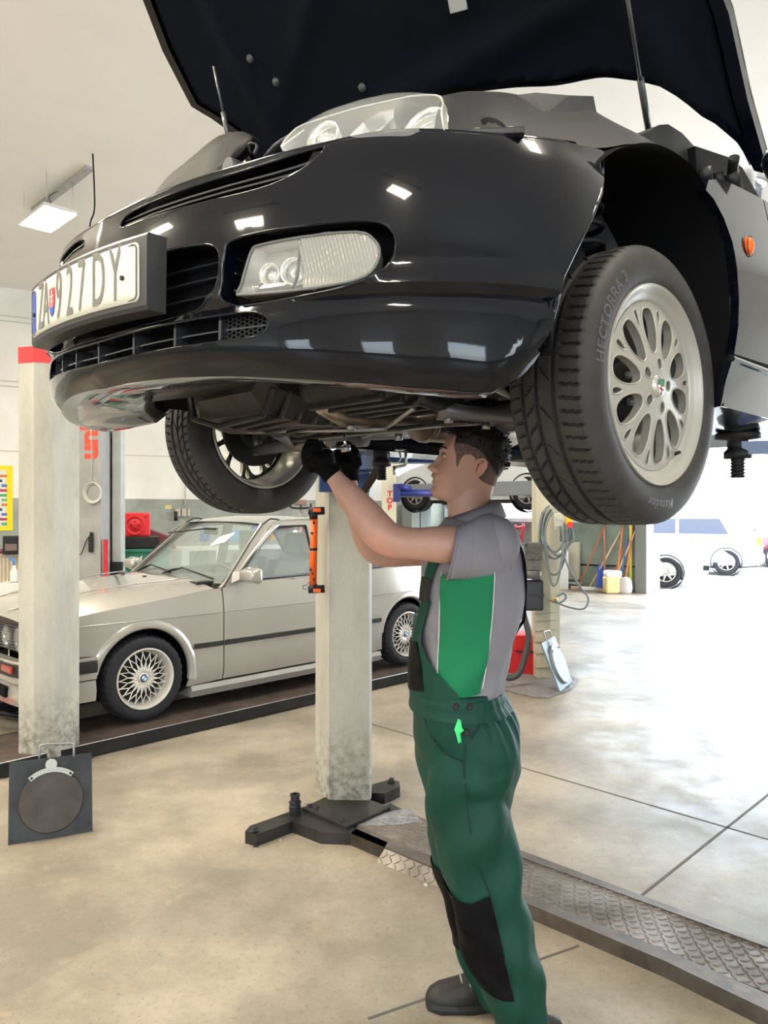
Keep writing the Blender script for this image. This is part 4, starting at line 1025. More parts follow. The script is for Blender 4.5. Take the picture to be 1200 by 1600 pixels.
# interior
seat_m = mat('seat_leather', (.20, .24, .25), .45, bump=.05)
mb = MB(); mb.loft([[(-.62, -.70, .60), (-.62, .70, .60), (-.62, .70, .90), (-.62, -.70, .90)], [(-.90, -.68, .60), (-.90, .68, .60), (-.88, .68, .88), (-.88, -.68, .88)]], smooth=False); mb.box((-.82, .33, .90), (.22, .36, .08), bev=.03); mb.build('dashboard', mat('dash_dark', (.05, .055, .055), .6), bmw)
mb = MB(); c = V(-.98, .34, .86); ax = V(-.85, 0, .5).normalized(); e = V(0, 1, 0); u_ = ax.cross(e)
mb.tube([c+e*.18*cos(k*pi/12)+u_*.18*sin(k*pi/12) for k in range(24)], .014, 8, closed=True); mb.tube([c-e*.17, c, c+e*.17], .016, 6); mb.tube([c, c+V(.15, 0, -.08)], .03, 8); mb.build('steering_wheel', trimb, bmw)
for sg in (1, -1):
    st = MB(); st.box((0, 0, 0), (.50, .50, .16), bev=.05); st.box((-.26, 0, .32), (.14, .48, .56), M=Matrix.Rotation(-.22, 4, 'Y'), bev=.05); st.box((-.37, 0, .66), (.10, .26, .20), M=None, bev=.04)
    st.build('front_seat', seat_m, bmw, loc=(-1.30, sg*.36, .50), smooth=True)
mb = MB(); mb.box((-2.0, 0, .52), (.45, 1.2, .18), bev=.05); mb.box((-2.25, 0, .78), (.16, 1.2, .50), bev=.05); mb.build('rear_seat', seat_m, bmw, smooth=True)
mb = MB(); mb.box((-1.72, .33, 0), (0, 0, 0)) if False else mb.tube([(-.62, 0, 1.27), (-1.0, 0, 1.30)], .006); mb.box((-1.02, 0, 1.275), (.03, .2, .06), bev=.012); mb.build('rear_view_mirror', trimb, bmw)
# wheels
def mesh_wheel(loc, flip=False, detail=True):
    mb = MB(); R0 = .294
    prof = [(.196, .060), (.206, .080), (.22, .090), (.25, .094), (.275, .086), (.287, .074), (.290, .06), (R0, .04), (R0, .005), (.289, .003), (.289, -.003), (R0, -.005), (R0, -.04), (.290, -.06), (.287, -.074), (.27, -.09), (.22, -.092), (.19, -.07)]
    N = 144; rg = []
    for k in range(N):
        a = 2*pi*k/N; ns = (k//2) % 2
        rg.append([mb.bm.verts.new(((r-(.006 if (ns and .026 < abs(h) < .078 and r > .28) else 0))*cos(a), h, (r-(.006 if (ns and .026 < abs(h) < .078 and r > .28) else 0))*sin(a))) for r, h in prof])
    for k in range(N):
        A, B = rg[k], rg[(k+1) % N]
        for i in range(len(prof)-1): mb.face([A[i], A[i+1], B[i+1], B[i]], i < 5 or i > 11)
    rim = MB(); rim.lathe([(.168, -.05), (.172, .02), (.176, .034), (.184, .040), (.186, .055), (.193, .082), (.201, .094), (.208, .093), (.210, .085), (.200, .05), (.19, -.05)], (0, 0, 0), (0, 1, 0), 64)
    n = 20
    for k in range(n):
        for s in (1, -1):
            a = 2*pi*k/n; b = a+s*2*pi/n*1.05; am = a+s*2*pi/n*.50
            rim.tube([(.052*cos(a), .058, .052*sin(a)), (.115*cos(am), .056, .115*sin(am)), (.176*cos(b), .042, .176*sin(b))], [.0046, .0033, .0040], 6)
    rim.lathe([(.0001, .062), (.03, .062), (.034, .058), (.036, .05), (.05, .052), (.066, .056), (.070, .046), (.062, .03), (.05, .0)], (0, 0, 0), (0, 1, 0), 40)
    for k in range(20): a = 2*pi*(k+.5)/20; rim.lathe([(.0001, .005), (.003, .004), (.005, 0)], (.082*cos(a), .053, .082*sin(a)), (0, 1, 0), 8)
    w = rim.build('road_wheel', mat('mesh_wheel_silver', (.66, .63, .58), .32, .45) if 'mesh_wheel_silver' not in bpy.data.materials else bpy.data.materials['mesh_wheel_silver'], bmw, loc, (0, 0, pi if flip else 0), sharp=50)
    mb.build('tyre', M['rubber'], w)
    mb = MB(); mb.cyl((0, -.03, 0), (0, .0, 0), .165, n=40); mb.build('brake_disc', mat('disc_black', (.012, .012, .012), .5, .3), w)
    mb = MB(); mb.use(trimb); mb.lathe([(.0001, .066), (.024, .065), (.0285, .061)], (0, 0, 0), (0, 1, 0), 28)
    for q in range(4):
        mb.use(mat('roundel_blue', srgb(70, 140, 215), .3) if 'roundel_blue' not in bpy.data.materials else bpy.data.materials['roundel_blue']) if q % 2 else mb.use(M['white'])
        mb.sheet([(0, 0)]+[(.0185*cos(pi/2*q+pi/2*k/6), .0185*sin(pi/2*q+pi/2*k/6)) for k in range(7)], [], lambda x, z: Vector((x, .0668, z)), res=.02)
    mb.build('centre_cap', None, w)
    return w
for u_ in (0, UR):
    for sg in (1, -1): mesh_wheel((u_, sg*.735, .30), sg < 0)

# ------------------------------------------------------------------ low platform lift under it
plat_m = mat('runway_brown_steel', (.13, .095, .082), .42, .35, var=.5, vscale=2.5, col2=(.06, .048, .042), bump=.12, bscale=80, rvar=.3)
side_m = mat('runway_side_black', (.022, .022, .024), .45, .3, var=.5, vscale=6)
pl = thing('platform_lift', 'low drive-on platform lift with two brown steel runways under the silver car', 'vehicle lift', BO+V(0, 0, -.09), radians(225))
for v0, v1 in ((.42, 1.0), (-1.05, -.45)):
    mb = MB(); mb.use(plat_m); mb.box(((-3.9+1.35)/2, (v0+v1)/2, .082), (5.25, v1-v0, .012)); rw = mb.build('runway', None, pl)
    mb = MB(); mb.box(((-3.9+1.35)/2, v1, .05), (5.25, .014, .078)); mb.box(((-3.9+1.35)/2, v0, .05), (5.25, .014, .078)); mb.box(((-3.9+1.35)/2, (v0+v1)/2, .04), (5.25, v1-v0-.1, .05)); mb.build('runway_side', side_m, rw)
    mb = MB(); mb.tube([(1.35, v1, .088), (-3.9, v1, .088)], .005, 6); mb.build('edge_bar', mat('worn_edge', (.35, .34, .34), .35, .8) if v0 > 0 else side_m, rw)
mb = MB(); mb.box((1.28, .1, .045), (.12, .7, .07), bev=.01); mb.tube([(1.2, -.45, .06), (.6, -.3, .06), (.3, .4, .06)], .02, 8); mb.build('cross_beam', side_m, pl)
red_w = mat('worn_red', srgb(205, 62, 45), .45, var=.3, vscale=8)
mb = MB(); mb.tube([(1.30, .78, .02), (1.52, .80, .07), (1.62, .84, .03)], .045, 8, sub=3); mb.box((1.45, .66, .05), (.34, .10, .08), bev=.02); mb.cyl((1.42, .55, .09), (1.42, .9, .09), .035, n=14); mb.build('red_end_stop', red_w, pl)
t = thing('trolley_jack', 'red trolley jack lying between the runways in front of the silver car', 'jack', BO+V(0, 0, 0)+Matrix.Rotation(radians(225), 3, 'Z') @ V(1.05, -.15, -.0), radians(200))
mb = MB(); mb.loft([[(-.3, -.1, .0), (-.3, .1, .0), (-.3, .1, .09), (-.3, -.1, .09)], [(.1, -.08, .0), (.1, .08, .0), (.1, .08, .16), (.1, -.08, .16)], [(.3, -.05, .02), (.3, .05, .02), (.3, .05, .1), (.3, -.05, .1)]], smooth=False); mb.build('frame', red_w, t)
mb = MB(); mb.tube([(.1, 0, .12), (-.2, .02, .2), (-.32, .03, .21)], .022, 8); mb.cyl((-.32, .03, .2), (-.32, .03, .24), .05); mb.build('lifting_arm', steel_l, t)
mb = MB(); mb.tube([(.2, 0, .12), (.5, .1, .3), (.7, .15, .45)], .014, 8); mb.build('handle', M['dark_metal'], t)
for x_ in (-.28, .22):
    for y_ in (-.12, .12): MB().cyl((x_, y_-.02, .03), (x_, y_+.02, .03), .035, n=16).build('castor', M['dark_metal'], t)
t.location.z = 0.0

# ================================================================== LIFT POSTS
post_m = mat('post_concrete_grey', (.46, .45, .39), .55, var=.35, vscale=5, stretch=(1, 1, .35), bump=.12, bscale=45, col2=(.30, .285, .235), detail=9, vlo=.42, vhi=.72)
def dirt_post(name):
    m_ = bpy.data.materials.new(name); m_.use_nodes = True; nt = m_.node_tree; L = nt.links; b = nt.nodes['Principled BSDF']
    tc = nt.nodes.new('ShaderNodeTexCoord')
    def nz(sc, det, st=(1, 1, 1)):
        mp = nt.nodes.new('ShaderNodeMapping'); mp.inputs['Scale'].default_value = st; L.new(tc.outputs['Object'], mp.inputs[0])
        n = nt.nodes.new('ShaderNodeTexNoise'); n.inputs['Scale'].default_value = sc; n.inputs['Detail'].default_value = det; n.inputs['Roughness'].default_value = .7; L.new(mp.outputs[0], n.inputs[0]); return n.outputs[0]
    def rng(i, a, c, lo=0, hi=1):
        r = nt.nodes.new('ShaderNodeMapRange'); r.inputs[1].default_value = a; r.inputs[2].default_value = c; r.inputs[3].default_value = lo; r.inputs[4].default_value = hi; L.new(i, r.inputs[0]); return r.outputs[0]
    def mix(f, a, c):
        m2 = nt.nodes.new('ShaderNodeMix'); m2.data_type = 'RGBA'; L.new(f, m2.inputs[0])
        for k, x in ((6, a), (7, c)):
            if isinstance(x, tuple): m2.inputs[k].default_value = x+(1,)
            else: L.new(x, m2.inputs[k])
        return m2.outputs[2]
    c = mix(rng(nz(4, 8, (1, 1, .3)), .38, .66), (.45, .435, .375), (.32, .305, .26))
    c = mix(rng(nz(16, 8, (1, 1, .5)), .60, .74, 0, .45), c, (.24, .22, .18))
    c = mix(rng(nz(70, 3), .68, .74, 0, .7), c, (.08, .07, .06))
    sx = nt.nodes.new('ShaderNodeSeparateXYZ'); L.new(tc.outputs['Object'], sx.inputs[0])
    low = rng(sx.outputs[2], .0, .5, 1, 0)
    mm = nt.nodes.new('ShaderNodeMath'); mm.operation = 'MULTIPLY'; L.new(low, mm.inputs[0]); L.new(rng(nz(22, 6), .42, .62), mm.inputs[1])
    c = mix(mm.outputs[0], c, (.10, .085, .06)); L.new(c, b.inputs['Base Color']); b.inputs['Roughness'].default_value = .5
    bp = nt.nodes.new('ShaderNodeBump'); bp.inputs['Strength'].default_value = .2; bp.inputs['Distance'].default_value = .004; L.new(nz(50, 5), bp.inputs['Height']); L.new(bp.outputs[0], b.inputs['Normal'])
    return m_
pdirt = dirt_post('post_grey_dirty')
# left column with a red top
t = thing('lift_post', 'grey steel column with a red painted top at the left, nearest on that side', 'lift post', (-2.06, 4.5, 0))
mb = MB(); P = [(-.158, .06), (-.125, -.075), (-.02, -.105), (.085, -.075), (.165, .10), (.13, .16), (-.13, .16)]
mb.prism(P, lambda x, y: V(x, y, 0), lambda x, y: V(x, y, 2.43)); cl_ = mb.build('column', pdirt, t)
mb = MB(); P2 = [(x*1.025, y*1.02) for x, y in P]; mb.prism(P2, lambda x, y: V(x, y, 2.42), lambda x, y: V(x, y, 2.515)); mb.build('red_cap', mat('cap_red', srgb(205, 45, 48), .45), t)
mb = MB(); mb.box((0, .04, .008), (.5, .45, .016)); mb.build('base_plate', M['dark_metal'], t)
# centre post
lift = thing('lift_post', 'worn grey lift post in the middle carrying the right side of the black car', 'lift post', (-.2, 3.85, 0))
mb = MB(); P = [(-.16, .037), (-.079, -.095), (.125, -.10), (.135, -.06), (.135, .10), (.06, .16), (-.1, .16)]
mb.prism(P, lambda x, y: V(x, y, .065), lambda x, y: V(x, y, 2.62)); mb.build('column', pdirt, lift)
navy = mat('navy_arm_paint', (.02, .05, .17), .35, coat=.3)
def rel(p): return V(*p)-V(-.2, 3.85, 0)
mb = MB(); mb.box((.0, -.115, 1.80), (.26, .05, .34), bev=.008); mb.box((.0, -.06, 1.80), (.32, .10, .16), bev=.008); mb.build('carriage', navy, lift)
def arm(parent, o, a, b, zz, name='lift_arm', h=.08, w=.09):
    a, b = V(a[0], a[1], zz)-o, V(b[0], b[1], zz)-o; d = (b-a).normalized(); n = V(-d.y, d.x, 0)*w/2; up = V(0, 0, h/2)
    mb = MB(); m_ = a.lerp(b, .55)
    mb.loft([[a+n+up, a-n+up, a-n-up, a+n-up], [m_+n+up, m_-n+up, m_-n-up, m_+n-up]], smooth=False)
    mb.loft([[m_+n*.8+up*.8, m_-n*.8+up*.8, m_-n*.8-up*.8, m_+n*.8-up*.8], [b+n*.8+up*.8, b-n*.8+up*.8, b-n*.8-up*.8, b+n*.8-up*.8]], smooth=False)
    ar = mb.build(name, navy, parent)
    mb = MB(); mb.cyl(b+V(0, 0, -.09), b+V(0, 0, .03), .018, n=14)
    for k in range(9): mb.lathe([(.018, -.004), (.023, 0), (.018, .004)], b+V(0, 0, -.085+k*.010), (0, 0, 1), 14)
    mb.lathe([(.0001, .05), (.06, .05), (.065, .045), (.065, .03), (.03, .026), (.03, .0), (.04, -.01), (.04, -.03), (.0001, -.03)], b, (0, 0, 1), 28)
    mb.build('screw_pad', M['black_plastic'], ar); return ar
LO = V(-.2, 3.85, 0)
arm(lift, LO, (-.16, 3.74), (-.01, 3.13), 1.755)
arm(lift, LO, (-.10, 3.78), (.93, 3.98), 1.83, h=.095, w=.11)
mb = MB(); q0 = rel(px(608, 697, 3.2)); q1 = rel(px(566, 772, 3.35)); mb.tube([q0, q0.lerp(q1, .35)+V(.01, 0, 0), q1], [.028, .026, .022], 4); mb.build('arm_restraint', mat('restraint_black', (.012, .012, .013), .4), lift)
mb = MB()
for (a, b) in (((612, 703), (634, 703)), ((634, 703), (634, 727)), ((634, 727), (618, 730)), ((616, 728), (616, 742))): mb.tube([rel(px(*a, 3.08)), rel(px(*b, 3.08))], .006, 8)
mb.tube([rel(px(624, 706, 3.05)), rel(px(626, 716, 3.05)), rel(px(620, 724, 3.05))], .005, 6, sub=3); mb.build('pad_fork', M['steel'], lift)
# the facing post, just outside the frame, whose arm reaches under the left sill
l2 = thing('lift_post', 'facing lift post whose arm holds the left sill of the black car', 'lift post', (1.75, 1.95, 0))
mb = MB(); mb.prism([(x, y) for x, y in [(.15, -.1), (.15, .1), (0, .16), (-.08, .12), (-.12, 0), (-.08, -.12), (0, -.16)]], lambda x, y: V(x, y, 0), lambda x, y: V(x, y, 2.62)); mb.build('column', pdirt, l2)
arm(l2, V(1.75, 1.95, 0), (1.70, 2.0), (1.09, 2.28), 1.725, h=.05, w=.07)
# base frame of the lift with tread plate over the cable channel
bz = .055
bf = thing('lift_base_frame', 'dark steel base frame on the floor around the middle post with tread plates', 'base frame', pfl(540, 1290, 0))
BF = bf.location
steel_d = mat('frame_dark_steel', (.055, .052, .052), .42, .5, var=.5, vscale=9, bump=.1, bscale=60)
strip_m = mat('strip_worn_steel', (.20, .17, .145), .4, .6, var=.5, vscale=6, bump=.08)
def fprism(pxs, z1, z0, m_, name, parent=bf):
    P = [pfl(x, y, z1) for x, y in pxs]; mb = MB()
    A = [mb.bm.verts.new(V(p.x, p.y, z1)-BF) for p in P]; B = [mb.bm.verts.new(V(p.x, p.y, z0)-BF) for p in P]
    mb.bridge(A, B, False); mb.face(A); mb.face(B[::-1]); return mb.build(name, m_, parent)
fprism([(383, 1299), (401, 1304), (457, 1283), (501, 1300), (548, 1302), (601, 1324), (606, 1316), (545, 1290), (560, 1282), (520, 1262), (475, 1260), (391, 1290)], bz, 0, steel_d, 'frame_foot')
fprism([(560, 1238), (601, 1240), (625, 1229), (624, 1221), (611, 1217), (560, 1232)], bz, 0, steel_d, 'frame_foot')
fprism([(472, 1262), (541, 1292), (610, 1261), (560, 1243), (520, 1240)], bz+.014, bz-.01, steel_d, 'post_plate')
fprism([(601, 1324), (683, 1357), (830, 1414), (1040, 1502), (1200, 1579), (1330, 1640), (1350, 1612), (1200, 1553), (1040, 1484), (830, 1401), (683, 1343), (560, 1290), (548, 1302)], bz, 0, strip_m, 'channel_strip')
fprism([(790, 1330), (807, 1326), (1200, 1472), (1380, 1540), (1380, 1550), (1200, 1480)], bz+.004, 0, strip_m, 'channel_strip')
tp_m = mat('tread_plate', (.30, .27, .25), .38, .6, var=.35, vscale=4, col2=(.17, .145, .125), rvar=.25)
def treadplate(name, quad_fn, nu, nv, L_, W_, parent=bf):
    """quad_fn(a,b) 0..1 -> point; raised bars alternate in direction"""
    mb = MB(); A = [[mb.bm.verts.new(quad_fn(a/6, b/2)) for b in range(3)] for a in range(7)]
    for a in range(6):
        for b in range(2): mb.face([A[a][b], A[a+1][b], A[a+1][b+1], A[a][b+1]])
    e1 = (quad_fn(1, 0)-quad_fn(0, 0)); e2 = (quad_fn(0, 1)-quad_fn(0, 0)); n = e1.cross(e2).normalized(); n = n if n.z > 0 else -n
    e1n = e1.normalized(); e2n = n.cross(e1n)
    for i in range(nu):
        for j in range(nv):
            c = quad_fn((i+.5)/nu, (j+.5)/nv); s = 1 if (i+j) % 2 else -1
            d = (e1n*.8+e2n*.6*s).normalized()*.019; w = n.cross(d).normalized()*.0045
            a_ = [mb.bm.verts.new(c+k) for k in (-d, -w, d, w)]; b_ = [mb.bm.verts.new(c+k*.6+n*.0032) for k in (-d, -w, d, w)]
            mb.bridge(a_, b_, False); mb.face(b_)
    return mb.build(name, tp_m, parent)
def qf(p00, p10, p11, p01, z):
    Q = [pfl(*p, z)-BF for p in (p00, p10, p11, p01)]
    return lambda a, b: (Q[0]*(1-a)*(1-b)+Q[1]*a*(1-b)+Q[2]*a*b+Q[3]*(1-a)*b)
treadplate('tread_plate', qf((552, 1289), (683, 1342), (800, 1332), (640, 1270), bz-.003), 17, 9, 1, 1)
treadplate('tread_plate', qf((683, 1342), (1330, 1604), (1380, 1548), (800, 1332), bz-.003), 44, 9, 1, 1)
fprism([(552, 1289), (683, 1342), (1330, 1604), (1380, 1548), (800, 1332), (640, 1270), (610, 1255)], bz-.004, 0, steel_d, 'channel_bed')
Qa, Qb, Qc, Qd = pfl(601, 1326, .05)-BF, pfl(760, 1388, .05)-BF, pfl(755, 1415, .0)-BF, pfl(588, 1347, .0)-BF
treadplate('tread_ramp', lambda a, b: Qa*(1-a)*(1-b)+Qb*a*(1-b)+Qc*a*b+Qd*(1-a)*b, 14, 3, 1, 1)
fprism([(555, 1288), (600, 1270), (640, 1262), (660, 1285), (600, 1290)], bz-.001, bz-.01, mat('worn_blue_grey', (.30, .31, .33), .5, .4, var=.5, vscale=20), 'worn_cover')
for x, y in ((396, 1296), (483, 1261), (494, 1263), (521, 1277), (535, 1283), (612, 1219)):
    mb = MB(); c = pfl(x, y, bz+.01)-BF; mb.cyl(c+V(0, 0, -.01), c+V(0, 0, .012), .014, n=6)
    mb.lathe([(.022, -.006), (.022, 0), (.0001, .001)], c, (0, 0, 1), 16); mb.build('bolt', M['dark_metal'], bf)
t = thing('lift_pad_adapter', 'short black stepped steel adapter standing on the base frame left of the middle post', 'adapter', pfl(461, 1272, bz))
mb = MB(); mb.lathe([(.0001, 0), (.029, 0), (.029, .042), (.026, .046), (.026, .052), (.030, .055), (.030, .062), (.022, .066), (.021, .088), (.025, .090), (.025, .098), (.014, .098), (.014, .05)], (0, 0, 0), (0, 0, 1), 28, smooth=False); mb.build('adapter_body', M['dark_metal'], t)
for i, (x, y, s) in enumerate(((400, 1323, .012), (438, 1313, .006), (665, 1384, .009), (520, 1316, .007), (700, 1400, .006))):
    p = pfl(x, y, 0); mb = MB(); mb.box((0, 0, s*.4), (s*2, s*1.2, s*.8), bev=s*.2)
    tag(mb.build('gravel_crumb', M['dark_metal'] if i == 0 else M['white'], loc=p, rot=(0, 0, i)), ['small dark crumb on the floor by the left foot of the base frame', 'tiny pale crumb by the left foot of the base frame', 'pale crumb beside the tread plate ramp', 'pale crumb below the middle post', 'tiny pale crumb at the end of the tread ramp'][i], 'debris')
# orange work lamp stuck on the post
t = thing('work_lamp', 'orange and black stick work lamp clamped upright to the middle post', 'work lamp', px(491, 927, 3.72))
def pr(x, y, Y=3.72): return px(x, y, Y)-t.location
mb = MB(); mb.tube([pr(491, 810), pr(489, 915)], .0185, 16); mb.build('lamp_tube', M['orange'], t)
for y0, y1, y in ((797, 811, 799), (913, 926, 921)): MB().tube([pr(490, y0), pr(490, y1)], .021, 16).tube([pr(482, y), pr(507, y-1)], .020, 16).build('end_cap', M['black_plastic'], t)
MB().tube([pr(490, 856), pr(490, 860)], .0195, 16).build('middle_band', M['black_plastic'], t)
mb = MB()
for y in (797, 922): mb.box(pr(496, y)+V(0, -.021, 0), (.038, .004, .018), bev=.002)
mb.build('cap_label', M['orange'], t)
mb = MB()
for x, y in ((491, 817), (488, 833), (486, 890), (489, 896), (491, 905)): mb.box(pr(x, y)+V(0, -.018, 0), (.010, .004, .012), M=None)
mb.build('tube_mark', M['black_plastic'], t)
mb = MB(); mb.tube([pr(485, 907), pr(479, 914), pr(473, 915), pr(475, 921), pr(480, 920)], .0018, 6, sub=4); mb.build('hook', M['dark_metal'], t)
# turn plates
def turn_plate(label, group, loc, rx, rz, plate_m, disc_m, mirror=1, size=.42, sc_=1):
    t = thing('turn_plate', label, 'turn plate', loc); t.rotation_euler = (rx, 0, rz); t.scale = (sc_,)*3
    MB().box((0, 0, size/2), (size, .014, size)).build('plate', plate_m, t)
    mb = MB(); mb.lathe([(.0001, .028), (.158, .028), (.163, .024), (.165, .012), (.165, .0)], (0, -.004, .19), (0, -1, 0), 56); mb.build('disc', disc_m, t, sharp=30)
    mb = MB(); R = []
    for k in range(17):
        a = radians(50+80*k/16); R.append([(cos(a)*.155, -.036, .19+sin(a)*.155), (cos(a)*.180, -.036, .19+sin(a)*.180), (cos(a)*.180, -.030, .19+sin(a)*.180), (cos(a)*.155, -.030, .19+sin(a)*.155)])
    mb.loft(R, smooth=False); mb.cyl((0, -.034, .385), (0, -.028, .385), .030, n=20); sc = mb.build('angle_scale', mat('scale_grey', (.42, .42, .40), .5, .3), t)
    mb = MB()
    for a in (54, 126): mb.cyl((cos(radians(a))*.167, -.042, .19+sin(radians(a))*.167), (cos(radians(a))*.167, -.034, .19+sin(radians(a))*.167), .007, n=10)
    for k in range(15): a = radians(58+64*k/14); mb.box((cos(a)*.168, -.0365, .19+sin(a)*.168), (.0012, .001, .010 if k % 2 else .015))
    mb.build('scale_mark', M['black_plastic'], sc)
    mb = MB(); mb.tube([(-.06*mirror, 0, size), (-.06*mirror, -.01, size+.06), (-.04*mirror, -.01, size+.075), (.10*mirror, -.01, size+.065), (.115*mirror, -.01, size+.05), (.115*mirror, 0, size-.02)], .006, 8, sub=3)
    mb.tube([(0, -.03, .40), (-.02, -.02, .44), (-.02, -.005, .47)], .002, 6); mb.build('handle', steel_l, t); return t
pd = mat('plate_black_steel', (.035, .034, .034), .4, .6, var=.5, vscale=6, bump=.1); pdisc = mat('disc_brown_steel', (.065, .050, .042), .45, .4, var=.5, vscale=5, bump=.06)
tpo = turn_plate('black square wheel turn plate with a round brown disc leaning on the left column', None, pfl(80, 1302, 0), radians(-17), radians(9.0), pd, pdisc, sc_=.86)
tpo.rotation_euler = (radians(-14), radians(0), radians(24)); tpo.location = pfl(80, 1309, 0)
# ================================================================== THE MECHANIC
man = thing('person', 'young man in grey polo shirt and green dungarees reaching up under the black car', 'person', (.28, 2.15, 0))
MO = man.location.copy()
def pm_(x, y, Y): return px(x, y, Y)-MO
skin = bpy.data.materials.new('skin'); skin.use_nodes = True
class Tube3:
    """clothing surface: rings given by height and the front/back edges seen from the side"""
    def __init__(s, rows, Yc, pw=1.0):
        s.Y = Yc; s.ys = [r[0] for r in rows]; s.xf = [r[1] for r in rows]; s.xb = [r[2] for r in rows]; s.b = [r[3] for r in rows]
        s.dy = [r[4] if len(r) > 4 else 0 for r in rows]
    def at(s, y, ph, off=0):
        xf, xb, b, dy = cub(s.ys, s.xf, y), cub(s.ys, s.xb, y), cub(s.ys, s.b, y), cub(s.ys, s.dy, y)
        k = s.Y/FPX; cx, a = (xf+xb)/2, (xb-xf)/2*k
        c, sn = cos(ph), sin(ph)
        e = .86
        c2 = abs(c)**e*(1 if c > 0 else -1); s2 = abs(sn)**e*(1 if sn > 0 else -1)
        n = Vector((-c/max(a, .01), -sn/max(b, .01))).normalized()
        return Vector(((cx-600)*k-a*c2+n.x*off, s.Y+dy-b*s2+n.y*off, EYE+(800-y)*k))-MO
    def uv(s, X, Yp):
        y, ph = Yp, pi/2
        for it in range(14):
            def pj(y_, ph_):
                q = s.at(y_, ph_)+MO; return Vector((600+q.x/q.y*FPX, 800-(q.z-EYE)/q.y*FPX))
            p0 = pj(y, ph); r = Vector((X, Yp))-p0
            if r.length < .05: break
            jx = (pj(y, ph+.01)-p0)/.01; jy = (pj(y+1, ph)-p0)
            det = jx.x*jy.y-jx.y*jy.x
            if abs(det) < 1e-6: break
            ph += max(-.3, min(.3, (r.x*jy.y-r.y*jy.x)/det)); y += max(-30, min(30, (jx.x*r.y-jx.y*r.x)/det))
            ph = max(-.2, min(pi+.2, ph))
        return (ph, y)
    def loft(s, mb, y0, y1, ny, nph=48, off=0, fold=None, caps=True):
        R = []
        for i in range(ny+1):
            y = y0+(y1-y0)*i/ny
            R.append([s.at(y, 2*pi*k/nph, off+(fold(y, 2*pi*k/nph) if fold else 0)) for k in range(nph)])
        mb.loft(R, caps=caps)
    def patch(s, poly, off, res=.02, th=0, fold=None, uvs=None):
        mb = MB(); q = uvs or [s.uv(*p) for p in poly]; q = [(a*.12, b*.0019) for a, b in q]
        mb.sheet(q, [], lambda a, b, d=0: s.at(b/.0019, a/.12, off+d+(fold(b/.0019, a/.12) if fold else 0)), res=res, th=th); return mb
    def line(s, pts, off, r, mb=None, sub=4):
        mb = mb or MB(); q = [s.uv(*p) for p in pts]; mb.tube([s.at(b, a, off) for a, b in q], r, 6, sub=sub); return mb
torso = Tube3([(808, 700, 768, .065), (816, 696, 780, .10), (826, 686, 797, .15), (842, 674, 808, .188), (880, 662, 815, .20), (940, 660, 811, .195), (1000, 653, 797, .18), (1050, 649, 783, .172), (1095, 650, 777, .172)], 2.16)
hips = Tube3([(1060, 651, 769, .172), (1085, 650, 777, .180), (1110, 650, 791, .188), (1140, 653, 801, .192), (1170, 657, 804, .190), (1205, 662, 802, .182), (1240, 668, 788, .165), (1262, 672, 780, .15)], 2.16)
legN = Tube3([(1165, 672, 798, .09), (1205, 668, 801, .098), (1238, 668, 786, .098), (1265, 672, 794, .098), (1307, 682, 800, .095), (1350, 691, 807, .092), (1392, 703, 811, .09), (1412, 709, 820, .088), (1440, 715, 829, .087), (1475, 727, 835, .084), (1517, 747, 842, .080), (1555, 760, 846, .078), (1595, 773, 852, .077), (1640, 784, 860, .078), (1664, 788, 864, .080)], 2.06)
legF = Tube3([(1165, 672, 795, .085), (1240, 668, 784, .09), (1307, 675, 778, .088), (1340, 680, 774, .086), (1375, 687, 773, .084), (1420, 700, 778, .08), (1455, 710, 786, .078), (1477, 717, 790, .076), (1500, 725, 794, .074), (1530, 735, 800, .073), (1556, 742, 806, .075)], 2.29)

# --- head, built in its own tilted frame
HT = radians(11); HC = px(735, 717, 2.14)-MO
hf = Vector((-cos(HT), 0, sin(HT))); hu = Vector((sin(HT), 0, cos(HT))); hlft = Vector((0, -1, 0)); hk = 2.14/FPX
hyaw = Matrix.Rotation(radians(-4), 3, 'Z'); hf = hyaw @ hf; hu = hyaw @ hu; hlft = hyaw @ hlft
def hloc(x, y):
    dx, dz = (x-735)*hk, (717-y)*hk; return (-dx*cos(HT)+dz*sin(HT), dx*sin(HT)+dz*cos(HT))
def tab(pts):
    q = sorted([hloc(*p)[::-1] for p in pts]); return [a for a, b in q], [b for a, b in q]
FR = tab([(742, 672), (716, 676), (703, 684), (695, 693), (690, 702), (690, 711), (688, 719), (686, 727), (682, 735), (679, 742), (680, 748), (679, 754), (678, 760), (676, 767), (680, 775), (690, 781), (704, 788)])
NO = tab([(703, 684), (694, 693), (687.5, 702), (685.5, 711), (679.5, 718), (673, 724), (667.5, 728.5), (668, 732.5), (674.5, 736.5), (675, 741), (673, 744), (677.5, 747), (674, 751.5), (677, 757.5), (672.5, 766), (675, 773), (684, 780), (700, 787)])
BK = tab([(750, 671), (768, 676), (781, 688), (787, 702), (788, 716), (784, 730), (778, 744), (772, 760), (768, 775), (764, 790)])
WD = ([-.137, -.128, -.112, -.095, -.08, -.065, -.045, -.02, 0, .03, .055, .075, .088, .094], [.018, .034, .045, .051, .057, .062, .066, .070, .073, .076, .073, .061, .040, .012])
